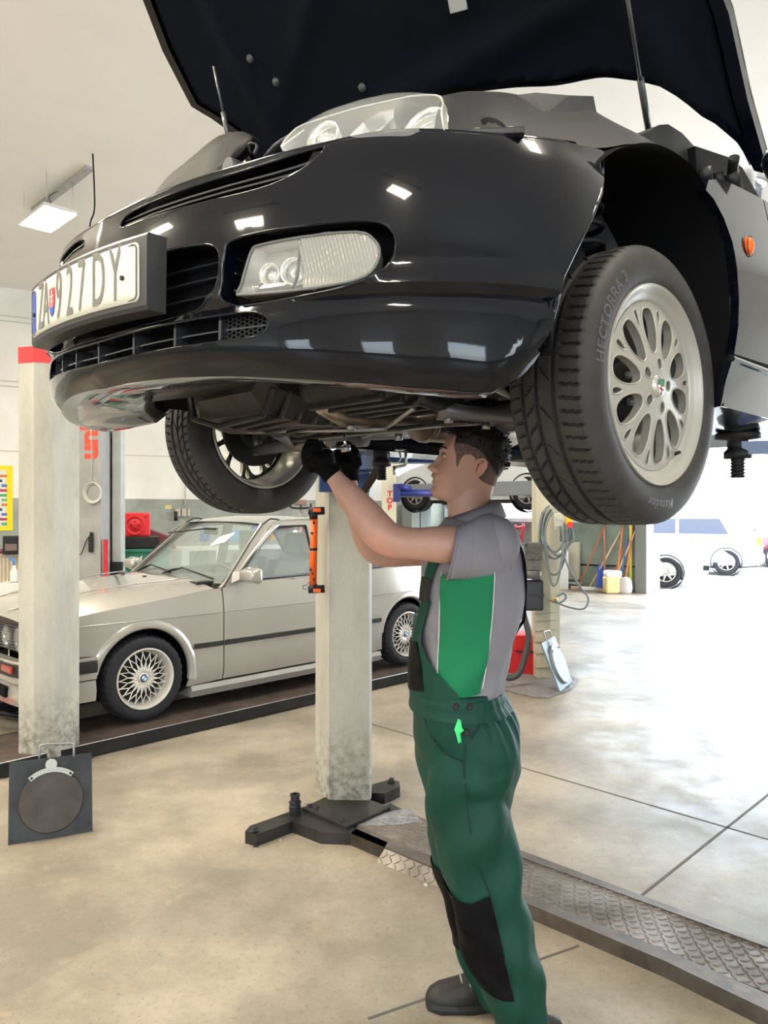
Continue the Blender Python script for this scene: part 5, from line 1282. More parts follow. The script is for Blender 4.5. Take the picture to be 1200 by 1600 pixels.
def headp(u, ph, off=0):
    f1, f2, bk, w = cub(FR[0], FR[1], u), cub(NO[0], NO[1], u), cub(BK[0], BK[1], u), cub(WD[0], WD[1], u)
    mid = .012; c, s_ = cos(ph), sin(ph)
    a = (f1-mid) if c > 0 else (mid-bk)
    e = .80 if c > 0 else .95
    l = w*abs(s_)**.92*(1 if s_ > 0 else -1); f = mid+a*abs(c)**e*(1 if c > 0 else -1)
    un = hloc(668, 729)[1]
    sg_ = .0075+.012*math.exp(-((u-un+.004)/.012)**2) + (.02 if u < un-.020 else 0)
    if u > un+.028: sg_ = .02
    if c > 0: f += (f2-f1)*math.exp(-(l/sg_)**2)
    if c > 0:
        ue = hloc(695, 714)[1]
        for s in (1, -1):
            f -= .008*math.exp(-((l-s*.030)/.014)**2-((u-ue)/.009)**2)
            f += .004*math.exp(-((l-s*.028)/.018)**2-((u-ue-.018)/.006)**2)
            f += .003*math.exp(-((l-s*.042)/.018)**2-((u-ue+.026)/.014)**2)
    n = Vector((f-mid, l)).normalized() if off else Vector((0, 0))
    return HC+hf*(f+n.x*off)+hlft*(l+n.y*off)+hu*u
UT, UB = .0935, -.134
def head_mesh(mb, nu=70, nph=72):
    R = [[headp(UB+(UT-UB)*i/nu, 2*pi*k/nph) for k in range(nph)] for i in range(nu+1)]; mb.loft(R)
mb = MB(); head_mesh(mb)
nk = [pm_(740, 735, 2.14), pm_(736, 765, 2.14), pm_(732, 785, 2.15), pm_(734, 802, 2.155), pm_(742, 825, 2.16), pm_(745, 860, 2.16)]
mb.tube(nk, [.045, .054, .062, .066, .072, .09], 24, sub=0)
mb.tube([pm_(700, 766, 2.14), pm_(712, 774, 2.14), pm_(726, 784, 2.145), pm_(735, 787, 2.15)], [.014, .028, .042, .05], 20)
# torso and legs under the clothes
mb.tube([pm_(745, 850, 2.16), pm_(738, 900, 2.16), pm_(728, 980, 2.16), pm_(715, 1070, 2.16), pm_(725, 1150, 2.16)], [.10, .12, .11, .10, .11], 16)
mb.tube([pm_(728, 1150, 2.07), pm_(735, 1250, 2.06), pm_(760, 1400, 2.06), pm_(790, 1500, 2.06), pm_(822, 1640, 2.06)], [.08, .075, .055, .05, .035], 14)
mb.tube([pm_(728, 1150, 2.26), pm_(728, 1250, 2.28), pm_(730, 1380, 2.29), pm_(755, 1480, 2.29), pm_(775, 1560, 2.29)], [.08, .075, .055, .05, .035], 14)
# arms
aN = [(pm_(775, 850, 2.03), .045), (pm_(740, 852, 1.98), .050), (pm_(690, 851, 1.94), .049), (pm_(655, 850, 1.93), .043), (pm_(628, 848, 1.93), .043), (pm_(606, 842, 1.93), .046), (pm_(590, 829, 1.935), .0475), (pm_(572, 806, 1.95), .044), (pm_(548, 777, 1.97), .036), (pm_(530, 755, 1.99), .027), (pm_(517, 738, 2.0), .0225), (pm_(505, 722, 2.0), .022)]
aF = [(pm_(770, 850, 2.30), .045), (pm_(720, 858, 2.34), .052), (pm_(655, 861, 2.34), .047), (pm_(615, 864, 2.33), .044), (pm_(592, 862, 2.32), .045), (pm_(578, 848, 2.30), .044), (pm_(566, 822, 2.27), .038), (pm_(556, 795, 2.24), .030), (pm_(548, 765, 2.2), .025), (pm_(545, 745, 2.2), .022)]
for A in (aN, aF):
    pts = spline([p for p, r in A], 4); rr = [cub(list(range(len(A))), [r for p, r in A], i/4) for i in range(len(pts))]
    mb.tube(pts, rr, 24)
# ears: rim and bowl, fused with the head
ec = {}
for s in (1, -1):
    c = HC+hf*hloc(746, 733)[0]+hu*hloc(746, 733)[1]+hlft*s*.0705
    of = (-hf*.75+hlft*s*.66).normalized()     # outward direction of the ear's rim
    def ep(a, b, d=0): return c+hf*a+hu*b+hlft*s*d
    mb.tube([ep(.006, -.006, -.002), ep(.010, .008, .002), ep(.004, .022, .007), ep(-.008, .026, .012), ep(-.018, .017, .015), ep(-.018, .001, .014), ep(-.010, -.016, .010), ep(-.001, -.026, .005), ep(.006, -.022, .001), ep(.008, -.012, 0)], [.004, .004, .0042, .0042, .0042, .004, .004, .0055, .005, .004], 8, sub=0, closed=True)
    mb.tube([ep(-.010, .014, .009), ep(-.011, .002, .010), ep(-.005, -.010, .007)], .0035, 8)
    t_ = bmesh.new(); bmesh.ops.create_icosphere(t_, subdivisions=3, radius=1)
    Mx = Matrix(((hf.x, hlft.x*s, hu.x, 0), (hf.y, hlft.y*s, hu.y, 0), (hf.z, hlft.z*s, hu.z, 0), (0, 0, 0, 1)))
    mb.merge(t_, Matrix.Translation(ep(-.004, -.001, .000)) @ Mx @ Matrix.Diagonal((.014, .007, .023, 1)), True)
body = mb.build('body', skin, man)
rmod = body.modifiers.new('remesh', 'REMESH'); rmod.mode = 'VOXEL'; rmod.voxel_size = .0032; rmod.use_smooth_shade = True
sm = body.modifiers.new('smooth', 'SMOOTH'); sm.factor = .5; sm.iterations = 3
# skin shading: lips, flushed ear and elbow, stubble shadow
nt = skin.node_tree; L = nt.links; b = nt.nodes['Principled BSDF']; tc = nt.nodes.new('ShaderNodeTexCoord')
b.inputs['Roughness'].default_value = .48; b.inputs['Subsurface Weight'].default_value = .25; b.inputs['Subsurface Radius'].default_value = (1, .35, .2); b.inputs['Subsurface Scale'].default_value = .008
col = None
def smix(prev, c2, center, r0, r1, k=1.0, scale=(1, 1, 1)):
    vm = nt.nodes.new('ShaderNodeVectorMath'); vm.operation = 'SUBTRACT'; L.new(tc.outputs['Object'], vm.inputs[0]); vm.inputs[1].default_value = center
    v2 = nt.nodes.new('ShaderNodeVectorMath'); v2.operation = 'MULTIPLY'; L.new(vm.outputs[0], v2.inputs[0]); v2.inputs[1].default_value = scale
    ln = nt.nodes.new('ShaderNodeVectorMath'); ln.operation = 'LENGTH'; L.new(v2.outputs[0], ln.inputs[0])
    mr = nt.nodes.new('ShaderNodeMapRange'); mr.inputs[1].default_value = r0; mr.inputs[2].default_value = r1; mr.inputs[3].default_value = k; mr.inputs[4].default_value = 0; L.new(ln.outputs['Value'], mr.inputs[0])
    mx = nt.nodes.new('ShaderNodeMix'); mx.data_type = 'RGBA'; L.new(mr.outputs[0], mx.inputs[0])
    if isinstance(prev, tuple): mx.inputs[6].default_value = prev+(1,)
    else: L.new(prev, mx.inputs[6])
    mx.inputs[7].default_value = c2+(1,); return mx.outputs[2]
def hp(x, y, l=0): a = hloc(x, y); return HC+hf*a[0]+hu*a[1]+hlft*l
nz_ = nt.nodes.new('ShaderNodeTexNoise'); nz_.inputs['Scale'].default_value = 28; nz_.inputs['Detail'].default_value = 5; L.new(tc.outputs['Object'], nz_.inputs[0])
mx0 = nt.nodes.new('ShaderNodeMix'); mx0.data_type = 'RGBA'; L.new(nz_.outputs[0], mx0.inputs[0]); mx0.inputs[6].default_value = (.53, .31, .235, 1); mx0.inputs[7].default_value = (.45, .24, .185, 1)
col = smix(mx0.outputs[2], (.46, .22, .17), hp(700, 735, .05), .01, .06, .5)
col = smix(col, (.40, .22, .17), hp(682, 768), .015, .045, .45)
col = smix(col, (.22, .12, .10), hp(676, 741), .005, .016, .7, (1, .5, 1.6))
col = smix(col, (.30, .075, .075), hp(676, 747.5), .004, .0115, .85, (1, .45, 1.9))
col = smix(col, (.62, .26, .20), hp(747, 733, .078), .01, .03, .6)
col = smix(col, (.60, .26, .19), pm_(590, 862, 1.90), .01, .07, .6)
L.new(col, b.inputs['Base Color'])
# eyes, brows, mouth line
def hs(x, y, l, off=0):      # on the face: height of profile pixel, sideways distance
    u = hloc(x, y)[1]; w = cub(WD[0], WD[1], u); ph = math.asin(min(.999, (abs(l)/w)**(1/.92))); return headp(u, ph if l > 0 else -ph, off)
eyew = mat('eye_white', (.75, .72, .68), .2); eyed = mat('eye_dark', (.03, .018, .012), .1, coat=1)
for s in (1, -1):
    c = hs(696, 713.5, s*.030, -.0075)
    mb = MB(); mb.lathe([(.0001, -.011), (.006, -.0095), (.0095, -.0055), (.011, 0), (.0095, .0055), (.006, .0095), (.0001, .011)], c, hf, 20); ey = mb.build('eye', eyew, man)
    mb = MB(); gz = (hf+hu*.25).normalized(); mb.lathe([(.0001, .0118), (.004, .0112), (.0062, .0098)], c, gz, 16); mb.build('iris', eyed, ey)
    mb = MB(); mb.tube([hs(693, 712, s*.019, .001), hs(693, 709.3, s*.026, .003), hs(694, 708.8, s*.033, .003), hs(696, 711.5, s*.043, .001)], .0017, 6, sub=3); mb.build('eyelid', mat('lash_dark', (.05, .025, .02), .7), ey)
    mb = MB(); mb.tube([hs(690, 704, s*.010, .001), hs(690, 701, s*.022, .001), hs(692, 699.5, s*.036, .001), hs(697, 703, s*.052, .001)], [.0018, .0034, .0034, .0014], 6, sub=0); mb.build('eyebrow', mat('brow_hair', (.025, .015, .011), .8), man)
    MB().tube([hs(677, 747.3, s*.002, .0006), hs(677, 747.2, s*.013, .0006), hs(677, 745, s*.0235, .0006)], .0012, 6, sub=3).build('mouth_line', mat('mouth_dark', (.10, .035, .03), .6), man)
mb = MB(); mb.lathe([(.0001, .0), (.0025, .0), (.004, .001)], hp(674.5, 736, .006), hf*.3-hu, 10); mb.build('nostril', mat('nostril_dark', (.06, .02, .018), .7), man)
mb = MB(); mb.tube([hp(742, 739, .074), hp(743.5, 733, .075), hp(746, 727, .077)], .0022, 6, sub=2); mb.build('ear_hollow_shade', mat('ear_shadow', (.20, .07, .055), .7), man)  # dark tube puts the shade inside the ear into colour
# hair: short sides, longer tousled top
hair_m = mat('hair_black', (.012, .009, .010), .55, bump=.8, bscale=120, stretch=(1, 1, .3), spec=.3)
fade_m = mat('hair_faded', (.23, .15, .125), .7, bump=.6, bscale=260, var=.5, vscale=150, alpha=.7, col2=(.11, .072, .065))
def hpatch(poly, off, m_, name, res=.006):
    """poly in (angle deg from the face, px height at the side of the head)"""
    mb = MB(); q = [(radians(a)*.07, hloc(735, y)[1]) for a, y in poly]
    mb.sheet(q, [], lambda a, u, d=0: headp(min(u, UT), a/.07, off(a/.07, u)+d), res=res, th=-.006); return mb.build(name, m_, man)
for s in (1, -1):
    P = sp2([(s*54, 692), (s*59, 703), (s*66, 712), (s*71, 722), (s*75, 733), (s*78, 735), (s*80, 725), (s*86, 716), (s*95, 714), (s*103, 720), (s*108, 732), (s*115, 746), (s*135, 752), (s*165, 753)], 4, False)+[(s*180, 753), (s*180, 690), (s*120, 678), (s*80, 676)]
    hpatch(P, lambda a, u: .0014, fade_m, 'hair_side')
mb = MB(); R = []; NU, NP = 26, 96
for i in range(NU+1):
    row = []
    for k in range(NP):
        ph = 2*pi*k/NP-pi; a = abs(math.degrees(ph))
        lo = cub([0, 30, 52, 62, 80, 95, 110, 130, 150, 180], [685, 687, 690, 699, 699, 701, 708, 724, 734, 737], a)
        ul = hloc(735, lo)[1]; u = ul+(UT-ul)*i/NU
        t = i/NU; n_ = noise.noise(Vector((cos(ph)*6, sin(ph)*6, t*5)))*.5+noise.noise(Vector((cos(ph)*16, sin(ph)*16, t*9)))*.35
        th = .004+.012*min(1, t*2.2)+(.012*max(0, 1-a/70))*min(1, t*2) + .006*n_*min(1, t*3)
        p = headp(u, ph, th); p = p+hu*(.010*t+.006*n_*t)+hf*(.006*max(0, cos(ph))*t); row.append(p)
    R.append(row)
mb.loft(R, caps=False); vt = [mb.bm.verts.new(p) for p in []]
cap = R[-1]; c = sum(cap, Vector())/NP+hu*.004; cv_ = mb.bm.verts.new(c); ring_ = [v for v in mb.bm.verts if v is not cv_][-NP:]
for k in range(NP): mb.face([ring_[k], ring_[(k+1) % NP], cv_], True)
random.seed(3)
for i in range(420):      # loose tufts
    ph = random.uniform(-pi, pi); a = abs(math.degrees(ph)); t = random.uniform(.15, 1)
    lo = cub([0, 30, 52, 62, 80, 95, 110, 130, 150, 180], [685, 687, 690, 699, 699, 701, 708, 724, 734, 737], a); ul = hloc(735, lo)[1]; u = ul+(UT-ul)*t
    p = headp(u, ph, .010)+hu*.008*t; out = (headp(u, ph, .02)-headp(u, ph, 0)).normalized()
    d = (out*.5+hu*.8*t+hf*(.7 if a < 80 else -.2)+Vector((random.uniform(-.4, .4), random.uniform(-.4, .4), random.uniform(-.2, .3)))).normalized()
    ln_ = random.uniform(.010, .018) if a > 50 else random.uniform(.014, .024)
    mb.tube([p, p+d*ln_*.6+out*.002, p+d*ln_-hu*.002], [.0026, .0018, .0004], 5)
mb.build('hair', hair_m, man)

# --- gloves
glove_m = mat('glove_black', (.0015, .0015, .002), .75, bump=.4, bscale=60, spec=.12)
def glove(name, w, palm, size, fingers, thumb, cuff):
    mb = MB(); wv, pv = V(w), V(palm)
    mb.tube([V(cuff), wv, wv.lerp(pv, .5), pv, pv+(pv-wv)*.35], [.030*size, .029*size, .036*size, .040*size, .028*size], 16)
    for f in fingers+[thumb]:
        mb.tube([V(p) for p in f], [.0135*size]+[.0125*size]*(len(f)-2)+[.009*size], 10)
    g = mb.build(name, glove_m, man); r = g.modifiers.new('remesh', 'REMESH'); r.mode = 'VOXEL'; r.voxel_size = .0028; r.use_smooth_shade = True
    s_ = g.modifiers.new('smooth', 'SMOOTH'); s_.iterations = 4; return g
G = pm_
glove('glove', G(512, 733, 2.0), G(500, 716, 1.99), 1.0,
      [[G(499, 702, 1.985), G(494, 692, 1.975), G(483, 692, 1.97), G(479, 700, 1.975), G(484, 706, 1.98)],
       [G(495, 708, 1.975), G(487, 699, 1.96), G(478, 703, 1.96), G(476, 712, 1.968), G(483, 716, 1.98)],
       [G(494, 716, 1.97), G(485, 709, 1.955), G(477, 715, 1.96), G(478, 724, 1.97), G(486, 726, 1.98)],
       [G(497, 726, 1.975), G(489, 721, 1.96), G(482, 726, 1.965), G(485, 733, 1.975), G(493, 733, 1.985)]],
      [G(510, 722, 2.01), G(508, 706, 2.03), G(500, 695, 2.03), G(492, 694, 2.02)], G(521, 744, 2.0))
glove('glove', G(546, 742, 2.2), G(543, 722, 2.19), 1.0,
      [[G(536, 712, 2.18), G(529, 702, 2.16), G(531, 695, 2.15), G(538, 694, 2.15)],
       [G(541, 708, 2.17), G(537, 699, 2.14), G(541, 693, 2.14), G(548, 696, 2.15)],
       [G(548, 710, 2.17), G(552, 700, 2.15), G(556, 707, 2.15), G(555, 716, 2.17)],
       [G(551, 718, 2.18), G(559, 714, 2.17), G(560, 724, 2.17), G(555, 730, 2.18)]],
      [G(536, 730, 2.18), G(527, 722, 2.16), G(524, 711, 2.15), G(530, 705, 2.15)], G(547, 752, 2.2))

# --- polo shirt
shirt_m = mat('polo_grey', (.24, .228, .26), .85, bump=.4, bscale=14, var=.12, vscale=5)
green_m = mat('polo_green', srgb(20, 117, 76), .85, bump=.25, bscale=12)
pipe_m = mat('piping_pale', (.62, .60, .60), .7)
def fold_t(y, ph):
    k = max(0, min(1, (y-960)/90))*max(0, min(1, (1085-y)/25)); s_ = sin(ph)
    return .004*sin(y*.085+ph*5)*k + .006*k*sin(ph*9+y*.03)*(1 if s_ > 0 else .5) + .003*sin(y*.04+ph*3)
mb = MB(); torso.loft(mb, 808, 1084, 48, 64, .006, fold_t, caps=False)
shirt = mb.build('polo_shirt', shirt_m, man); shirt.modifiers.new('s', 'SOLIDIFY').thickness = .003
pn = torso.patch([(693, 895), (691, 940), (689, 1000), (686, 1060), (690, 1083), (720, 1090), (752, 1084), (757, 1040), (763, 1000), (768, 950), (771, 893), (750, 900), (715, 903)], .0085, .014, fold=fold_t).build('side_panel', green_m, shirt)
mb = MB()
for P in ([(694, 893), (691, 940), (689, 1000), (686, 1055), (686, 1075)], [(771, 893), (768, 950), (763, 1000), (757, 1040), (751, 1075)]): torso.line(P, .010, .0016, mb)
mb.build('piping', pipe_m, shirt)
def sleeve(cs, name, hem):
    mb = MB(); R = []
    for i, (c, ry, rd, dx) in enumerate(cs):
        n = 36; R.append([c+Vector((dx*sin(2*pi*k/n), -rd*cos(2*pi*k/n), ry*sin(2*pi*k/n))) for k in range(n)])
    out = []
    for i in range(len(R)-1):
        for t in range(4):
            out.append([R[i][k].lerp(R[i+1][k], t/4)+Vector((0, 0, .0025*sin(i*2.1+t*.5+k*.5))) for k in range(36)])
    out.append(R[-1]); mb.loft(out, caps=False); o = mb.build(name, shirt_m, shirt); o.modifiers.new('s', 'SOLIDIFY').thickness = .003
    mb = MB(); mb.tube(out[-1], .0028, 6, closed=True); mb.tube([p for p in out[-6]], .0012, 6, closed=True); mb.build('sleeve_hem', shirt_m, o)
sleeve([(G(790, 858, 2.02), .085, .05, -.015), (G(775, 853, 2.0), .088, .062, -.012), (G(750, 855, 1.975), .084, .064, 0), (G(728, 860, 1.96), .079, .064, .008), (G(706, 864, 1.945), .070, .062, .014)], 'sleeve', 0)
sleeve([(G(770, 858, 2.30), .085, .05, -.015), (G(740, 860, 2.33), .08, .062, 0), (G(700, 866, 2.345), .074, .062, .008), (G(672, 872, 2.35), .066, .06, .012)], 'sleeve', 0)
for s, Y0 in ((1, 1.995), (-1, 2.315)):     # shoulder caps
    mb = MB()
    t_ = bmesh.new(); bmesh.ops.create_icosphere(t_, subdivisions=4, radius=1); mb.merge(t_, Matrix.Translation(G(772, 850, Y0)) @ Matrix.Diagonal((.070, .058, .078, 1)), True); mb.build('shoulder', shirt_m, shirt)
mb = MB(); R = []
for i, (yy, r, dz) in enumerate(((0, .064, .0), (0, .070, .022), (0, .074, .030), (0, .086, .010), (0, .098, -.012))):
    row = []
    for k in range(40):
        a = 2*pi*k/40; fr = (cos(a)+1)/2         # 1 at the front
        c_ = G(740, 808, 2.155); row.append(c_+Vector((-r*cos(a)*.98, -r*sin(a), dz-.030*fr+.022*(1-fr)*(1 if dz > 0 else .6))))
    R.append(row)
mb.loft(R, caps=False); co_ = mb.build('collar', shirt_m, shirt); co_.modifiers.new('s', 'SOLIDIFY').thickness = .003
mb = torso.patch([(674, 877), (683, 877), (681, 883), (673, 883)], .012, .01); mb.build('chest_print', mat('print_red', srgb(200, 60, 80), .7), shirt)

# --- dungarees
dung = mat('dungaree_green', srgb(3, 62, 50), .6, bump=.5, bscale=14, spec=.35, var=.25, vscale=5, stretch=(1, 1, .6))
dblack = mat('dungaree_black', (.0022, .002, .0032), .65, bump=.6, bscale=16, spec=.16)
def fold_l(y, ph):
    s_ = .5+.5*sin(ph)
    return .011*sin((y-1230)*.06+ph*2.6)*max(0, 1-abs(y-1300)/170)*s_ + .007*sin((y-1450)*.06-ph*2.9+.8*sin(y*.02))*max(0, 1-abs(y-1480)/130) + .006*sin(y*.03+ph*4)+.006*sin(y*.09+ph*2)*max(0, 1-abs(y-1620)/50)
def fold_h(y, ph):
    k = max(0, 1-abs(y-1090)/75); bk_ = max(0, -cos(ph))
    return .012*k*bk_*sin(ph*22) + .005*sin(y*.05+ph*3)+.006*sin(y*.08-ph*4)*max(0, 1-abs(y-1200)/70)
mb = MB(); hips.loft(mb, 1066, 1258, 40, 96, .012, fold_h); legN.loft(mb, 1170, 1664, 80, 56, .006, fold_l); legF.loft(mb, 1170, 1556, 60, 48, .006, fold_l)
tr = mb.build('dungarees', dung, man); r = tr.modifiers.new('remesh', 'REMESH'); r.mode = 'VOXEL'; r.voxel_size = .005; r.use_smooth_shade = True
s_ = tr.modifiers.new('smooth', 'SMOOTH'); s_.iterations = 3
kp = legN.patch(None, .0115, .014, fold=fold_l, uvs=[legN.uv(766, 1398)]+[(legN.uv(766, 1398)[0]*(1-k/6)-.9*k/6, 1384) for k in range(1, 7)]+[(-.9, 1384+(1530-1384)*k/8) for k in range(1, 9)]+[(-.9+(legN.uv(802, 1559)[0]+.9)*k/6, 1530) for k in range(1, 6)]+[legN.uv(802, 1559), legN.uv(784, 1480)])
kp.build('knee_patch', dblack, tr)
legF.patch(None, .0115, .014, fold=fold_l, uvs=[(1.5, 1345), (.7, 1345), (0, 1345), (-.7, 1345), (-.7, 1400), (-.7, 1470), (0, 1470), (.7, 1470), (1.5, 1470), (1.5, 1400)]).build('knee_patch', dblack, tr)
seam_m = mat('seam_dark', (.004, .022, .018), .8)
mb = MB(); legN.line([(727, 1222), (730, 1260), (735, 1300), (748, 1350), (764, 1392)], .0105, .0016, mb); legN.line([(764, 1392), (776, 1440), (787, 1490), (803, 1560), (812, 1596)], .0105, .0016, mb)
hips.line([(727, 1160), (726, 1190), (727, 1225), (729, 1250)], .015, .0018, mb); hips.line([(668, 1108), (673, 1130), (684, 1155), (700, 1175), (724, 1187)], .0165, .0022, mb)
hips.line([(752, 1108), (747, 1130), (735, 1153)], .0165, .0018, mb)
mb.build('seam', seam_m, tr)
mb = MB(); hips.line([(664, 1104), (690, 1108), (718, 1112)], .016, .0014, mb); hips.line([(690, 1255), (715, 1254), (730, 1252)], .012, .001, mb); mb.build('stitching', mat('stitch_green', srgb(60, 140, 110), .8), tr)
# waistband
mb = MB(); R = []
for i in range(6):
    y = 1072+i*5.5; R.append([hips.at(y, 2*pi*k/96, .019+.002*sin(i*1.6)+.004*max(0, -cos(2*pi*k/96))*sin(2*pi*k/96*30)) for k in range(96)])
mb.loft(R, caps=False); mb.build('waistband', dung, tr)
# bib, black pocket, straps and buckle
bibp = [(651, 1000), (655, 970), (668, 972), (668, 1000), (680, 1035), (700, 1062), (717, 1088), (720, 1100), (655, 1100)]
def bib_uv(P, surf=torso): return [surf.uv(*p) for p in P]
bu = bib_uv([(668, 975), (668, 1005), (676, 1028), (692, 1055), (715, 1082), (720, 1094)])+[(.5, 1088), (0, 1088), (-.7, 1088), (-.75, 1040), (-.7, 1000), (-.5, 965), (0, 960), (.3, 960)]
torso.patch(None, .019, .014, uvs=bu).build('bib', dung, tr)
bk2 = bib_uv([(662, 1003), (668, 1040), (671, 1078)])+[(.1, 1072), (-.35, 1070), (-.35, 1020), (-.2, 996), (.2, 994)]
torso.patch(None, .0225, .014, uvs=bk2).build('bib_pocket', dblack, tr)
def strap(surf, pts, w, off, m_, name, par):
    mb = MB(); q = [surf.uv(*p) for p in pts]; P = spline([surf.at(y, a, off) for a, y in q], 5); R = []
    for i, p in enumerate(P):
        t = (P[min(i+1, len(P)-1)]-P[max(i-1, 0)]).normalized(); a_ = surf.uv  # local frame from the surface
        n = Vector((p.x+MO.x-(G(738, 900, 2.16).x+MO.x), p.y+MO.y-2.16, 0)).normalized(); s_ = t.cross(n).normalized()*w/2; n = s_.cross(t).normalized()*.0012
        R.append([p+s_+n, p-s_+n, p-s_-n, p+s_-n])
    mb.loft(R, smooth=False); return mb.build(name, m_, par)
strap(torso, [(688, 872), (681, 890), (677, 908)], .030, .018, dung, 'strap', tr)
strap(torso, [(676, 935), (670, 960), (664, 985), (657, 1008)], .034, .020, dung, 'strap', tr)
strap(torso, [(677, 903), (675, 918), (673, 940)], .036, .023, M['black_plastic'], 'buckle', tr)
mb = MB(); q = [(-2.25+pi*0, 0)]
P = [torso.at(830, 2.3, .008), torso.at(860, 2.45, .008), torso.at(900, 2.6, .008), torso.at(940, 2.8, .009), torso.at(962, 2.9, .016), torso.at(985, 3.1, .010), torso.at(1030, 3.3, .008), torso.at(1078, 3.4, .012)]
P = spline(P, 5); mb.loft([[p+V(.0, -.018, 0), p+V(.004, .0, 0), p+V(.0, .018, 0), p+V(-.004, 0, 0)] for p in P]); mb.build('back_strap', dblack, tr)
for x, y in ((713, 1101), (731, 1101), (729, 1141)):
    a, yy = hips.uv(x, y); c = hips.at(yy, a, .021); n = (hips.at(yy, a, .03)-c).normalized(); mb = MB(); mb.lathe([(.0001, .002), (.004, .003), (.0075, .004), (.0085, .001), (.008, -.002)], c, n, 18); mb.build('button', M['black_plastic'], tr)
hips.patch([(716, 1120), (720, 1122), (722, 1134), (725, 1138), (720, 1142), (722, 1156), (718, 1158), (714, 1142), (712, 1136)], .019, .01, th=.003).build('green_tag', mat('tag_green', srgb(70, 220, 130), .6), tr)
# --- shoes
shoe_m = mat('shoe_dark', (.022, .019, .018), .5, bump=.2, bscale=60, var=.4); sole_m = mat('shoe_sole', (.02, .02, .021), .5)
def shoe(c, yaw, group=None):
    s = thing('x', 'x', 'x'); bpy.data.objects.remove(s)
    rows = [(-.163, .006, .012, .026), (-.158, .022, .011, .040), (-.148, .034, .012, .053), (-.12, .045, .012, .068), (-.07, .050, .012, .080), (-.02, .048, .012, .098), (.03, .042, .012, .115), (.07, .038, .012, .125), (.105, .034, .012, .12), (.125, .022, .014, .08)]
    mb = MB(); R = []
    for x, w, z0, z1 in rows:
        R.append([(x, w*(abs(cos(2*pi*k/24))**.85)*(1 if cos(2*pi*k/24) > 0 else -1), z0+.012+(z1-z0-.012)*max(-.1, sin(2*pi*k/24))) for k in range(24)])
    mb.loft(R); up = mb.build('shoe', shoe_m, man, loc=c-MO, rot=(0, 0, yaw))
    mb = MB(); R = []
    for x, w, z0, z1 in rows:
        w2 = w+.004; tread_ = .004*(1 if int((x+.2)*60) % 2 else 0); R.append([(x, w2, .0+tread_), (x, w2+.002, .014), (x, w2-.002, .028), (x, -w2+.002, .028), (x, -w2-.002, .014), (x, -w2, .0+tread_)])
    mb.loft(R, smooth=False); mb.build('sole', sole_m, up)
    mb = MB()
    for k in range(5):
        x = -.055+k*.022; z = .082+k*.010; mb.tube([(x+.012, .040, z-.052), (x+.006, .037, z-.026), (x+.004, .022, z-.004), (x, 0, z+.006), (x+.004, -.022, z-.004), (x+.006, -.037, z-.026), (x+.012, -.040, z-.052)], .0028, 6, sub=2)
    mb.build('laces', mat('lace_pale', (.42, .41, .37), .7), up)
    mb = MB(); mb.tube([(.03, 0, .125), (.0, .02, .13), (.02, .03, .12), (.03, .0, .125), (.0, -.02, .13), (-.02, -.03, .10)], .0018, 6, sub=3); mb.build('bow', M['black_plastic'], up)
shoe(V(.292, 2.30, 0), radians(2)); shoe(V(.385, 2.06, 0), radians(3))
# the tool in his hands
tl = thing('ratchet_wrench', 'steel ratchet with an upright extension bar held in the gloved hands', 'wrench', px(541, 700, 2.13))
def gt(x, y, Y=2.13): return px(x, y, Y)-tl.location
MB().tube([gt(540, 702), gt(539, 690), gt(539, 678)], .0045, 10).build('extension_bar', chrome, tl)
mb = MB(); mb.tube([gt(498, 705, 1.99), gt(515, 702, 2.05), gt(540, 699, 2.13)], .0075, 10); mb.build('handle', chrome, tl)
mb = MB(); mb.cyl(gt(541, 706), gt(540, 696), .014, n=20); mb.build('ratchet_head', M['steel'], tl)
# ================================================================== BACKGROUND OF THE WORKSHOP
def onwall(x, y, off=0.0):
    """point on the back wall seen in this direction, off metres in front of it"""
    n = Vector((wb.y, -wb.x, 0)); P0 = K+n*off; r = Vector(((x-600)/FPX, 1, (800-y)/FPX)); t = P0.dot(n)/r.dot(n); return Vector((r.x*t, t, EYE+r.z*t))
WR = atan2(wb.y, wb.x)
def wbox(x0, y0, x1, y1, off, th, m_, name, bev=0, parent=None):
    a = onwall(x0, y0, off); b_ = onwall(x1, y1, off); c = (a+b_)/2; w = (Vector((a.x, a.y))-Vector((b_.x, b_.y))).length
    return c, w, abs(a.z-b_.z)
# lettered post and its pale twin behind the silver car
t = thing('lift_post', 'grey lift post behind the silver car with red letters reading up its face', 'lift post', px(145, 800, 9.0)); t.location.z = 0
mb = MB(); mb.prism([(-.145, -.13), (.145, -.13), (.145, .16), (-.145, .16)], lambda x, y: V(x, y, 0), lambda x, y: V(x, y, 4.1)); mb.build('column', mat('post_light_grey', (.36, .355, .34), .45, var=.25, vscale=3, bump=.06), t)
mb = MB(); me = text_mesh('unin', .30, .002, .012, 'LEFT', .95, 1.2); z0 = 1.53+(800-718)/FPX*8.87
text_into(mb, me, lambda x, y, z: Vector((-y+.01, -.133-z, z0+x))); mb.build('red_lettering', mat('letter_red', srgb(225, 70, 45), .5), t)
c = px(146, 770, 8.86)-t.location; mb = MB()
for k in range(4): mb.tube([c+V(cos(a*pi/12)*(.085+.008*k), -.01*k, sin(a*pi/12)*(.10+.008*k)) for a in range(24)], .006, 6, closed=True)
mb.tube([c+V(-.02, 0, .1), c+V(-.02, 0, .5), c+V(-.04, 0, 1.0)], .006, 6); mb.build('cable_coil', mat('pale_cable', (.58, .58, .52), .5), t)
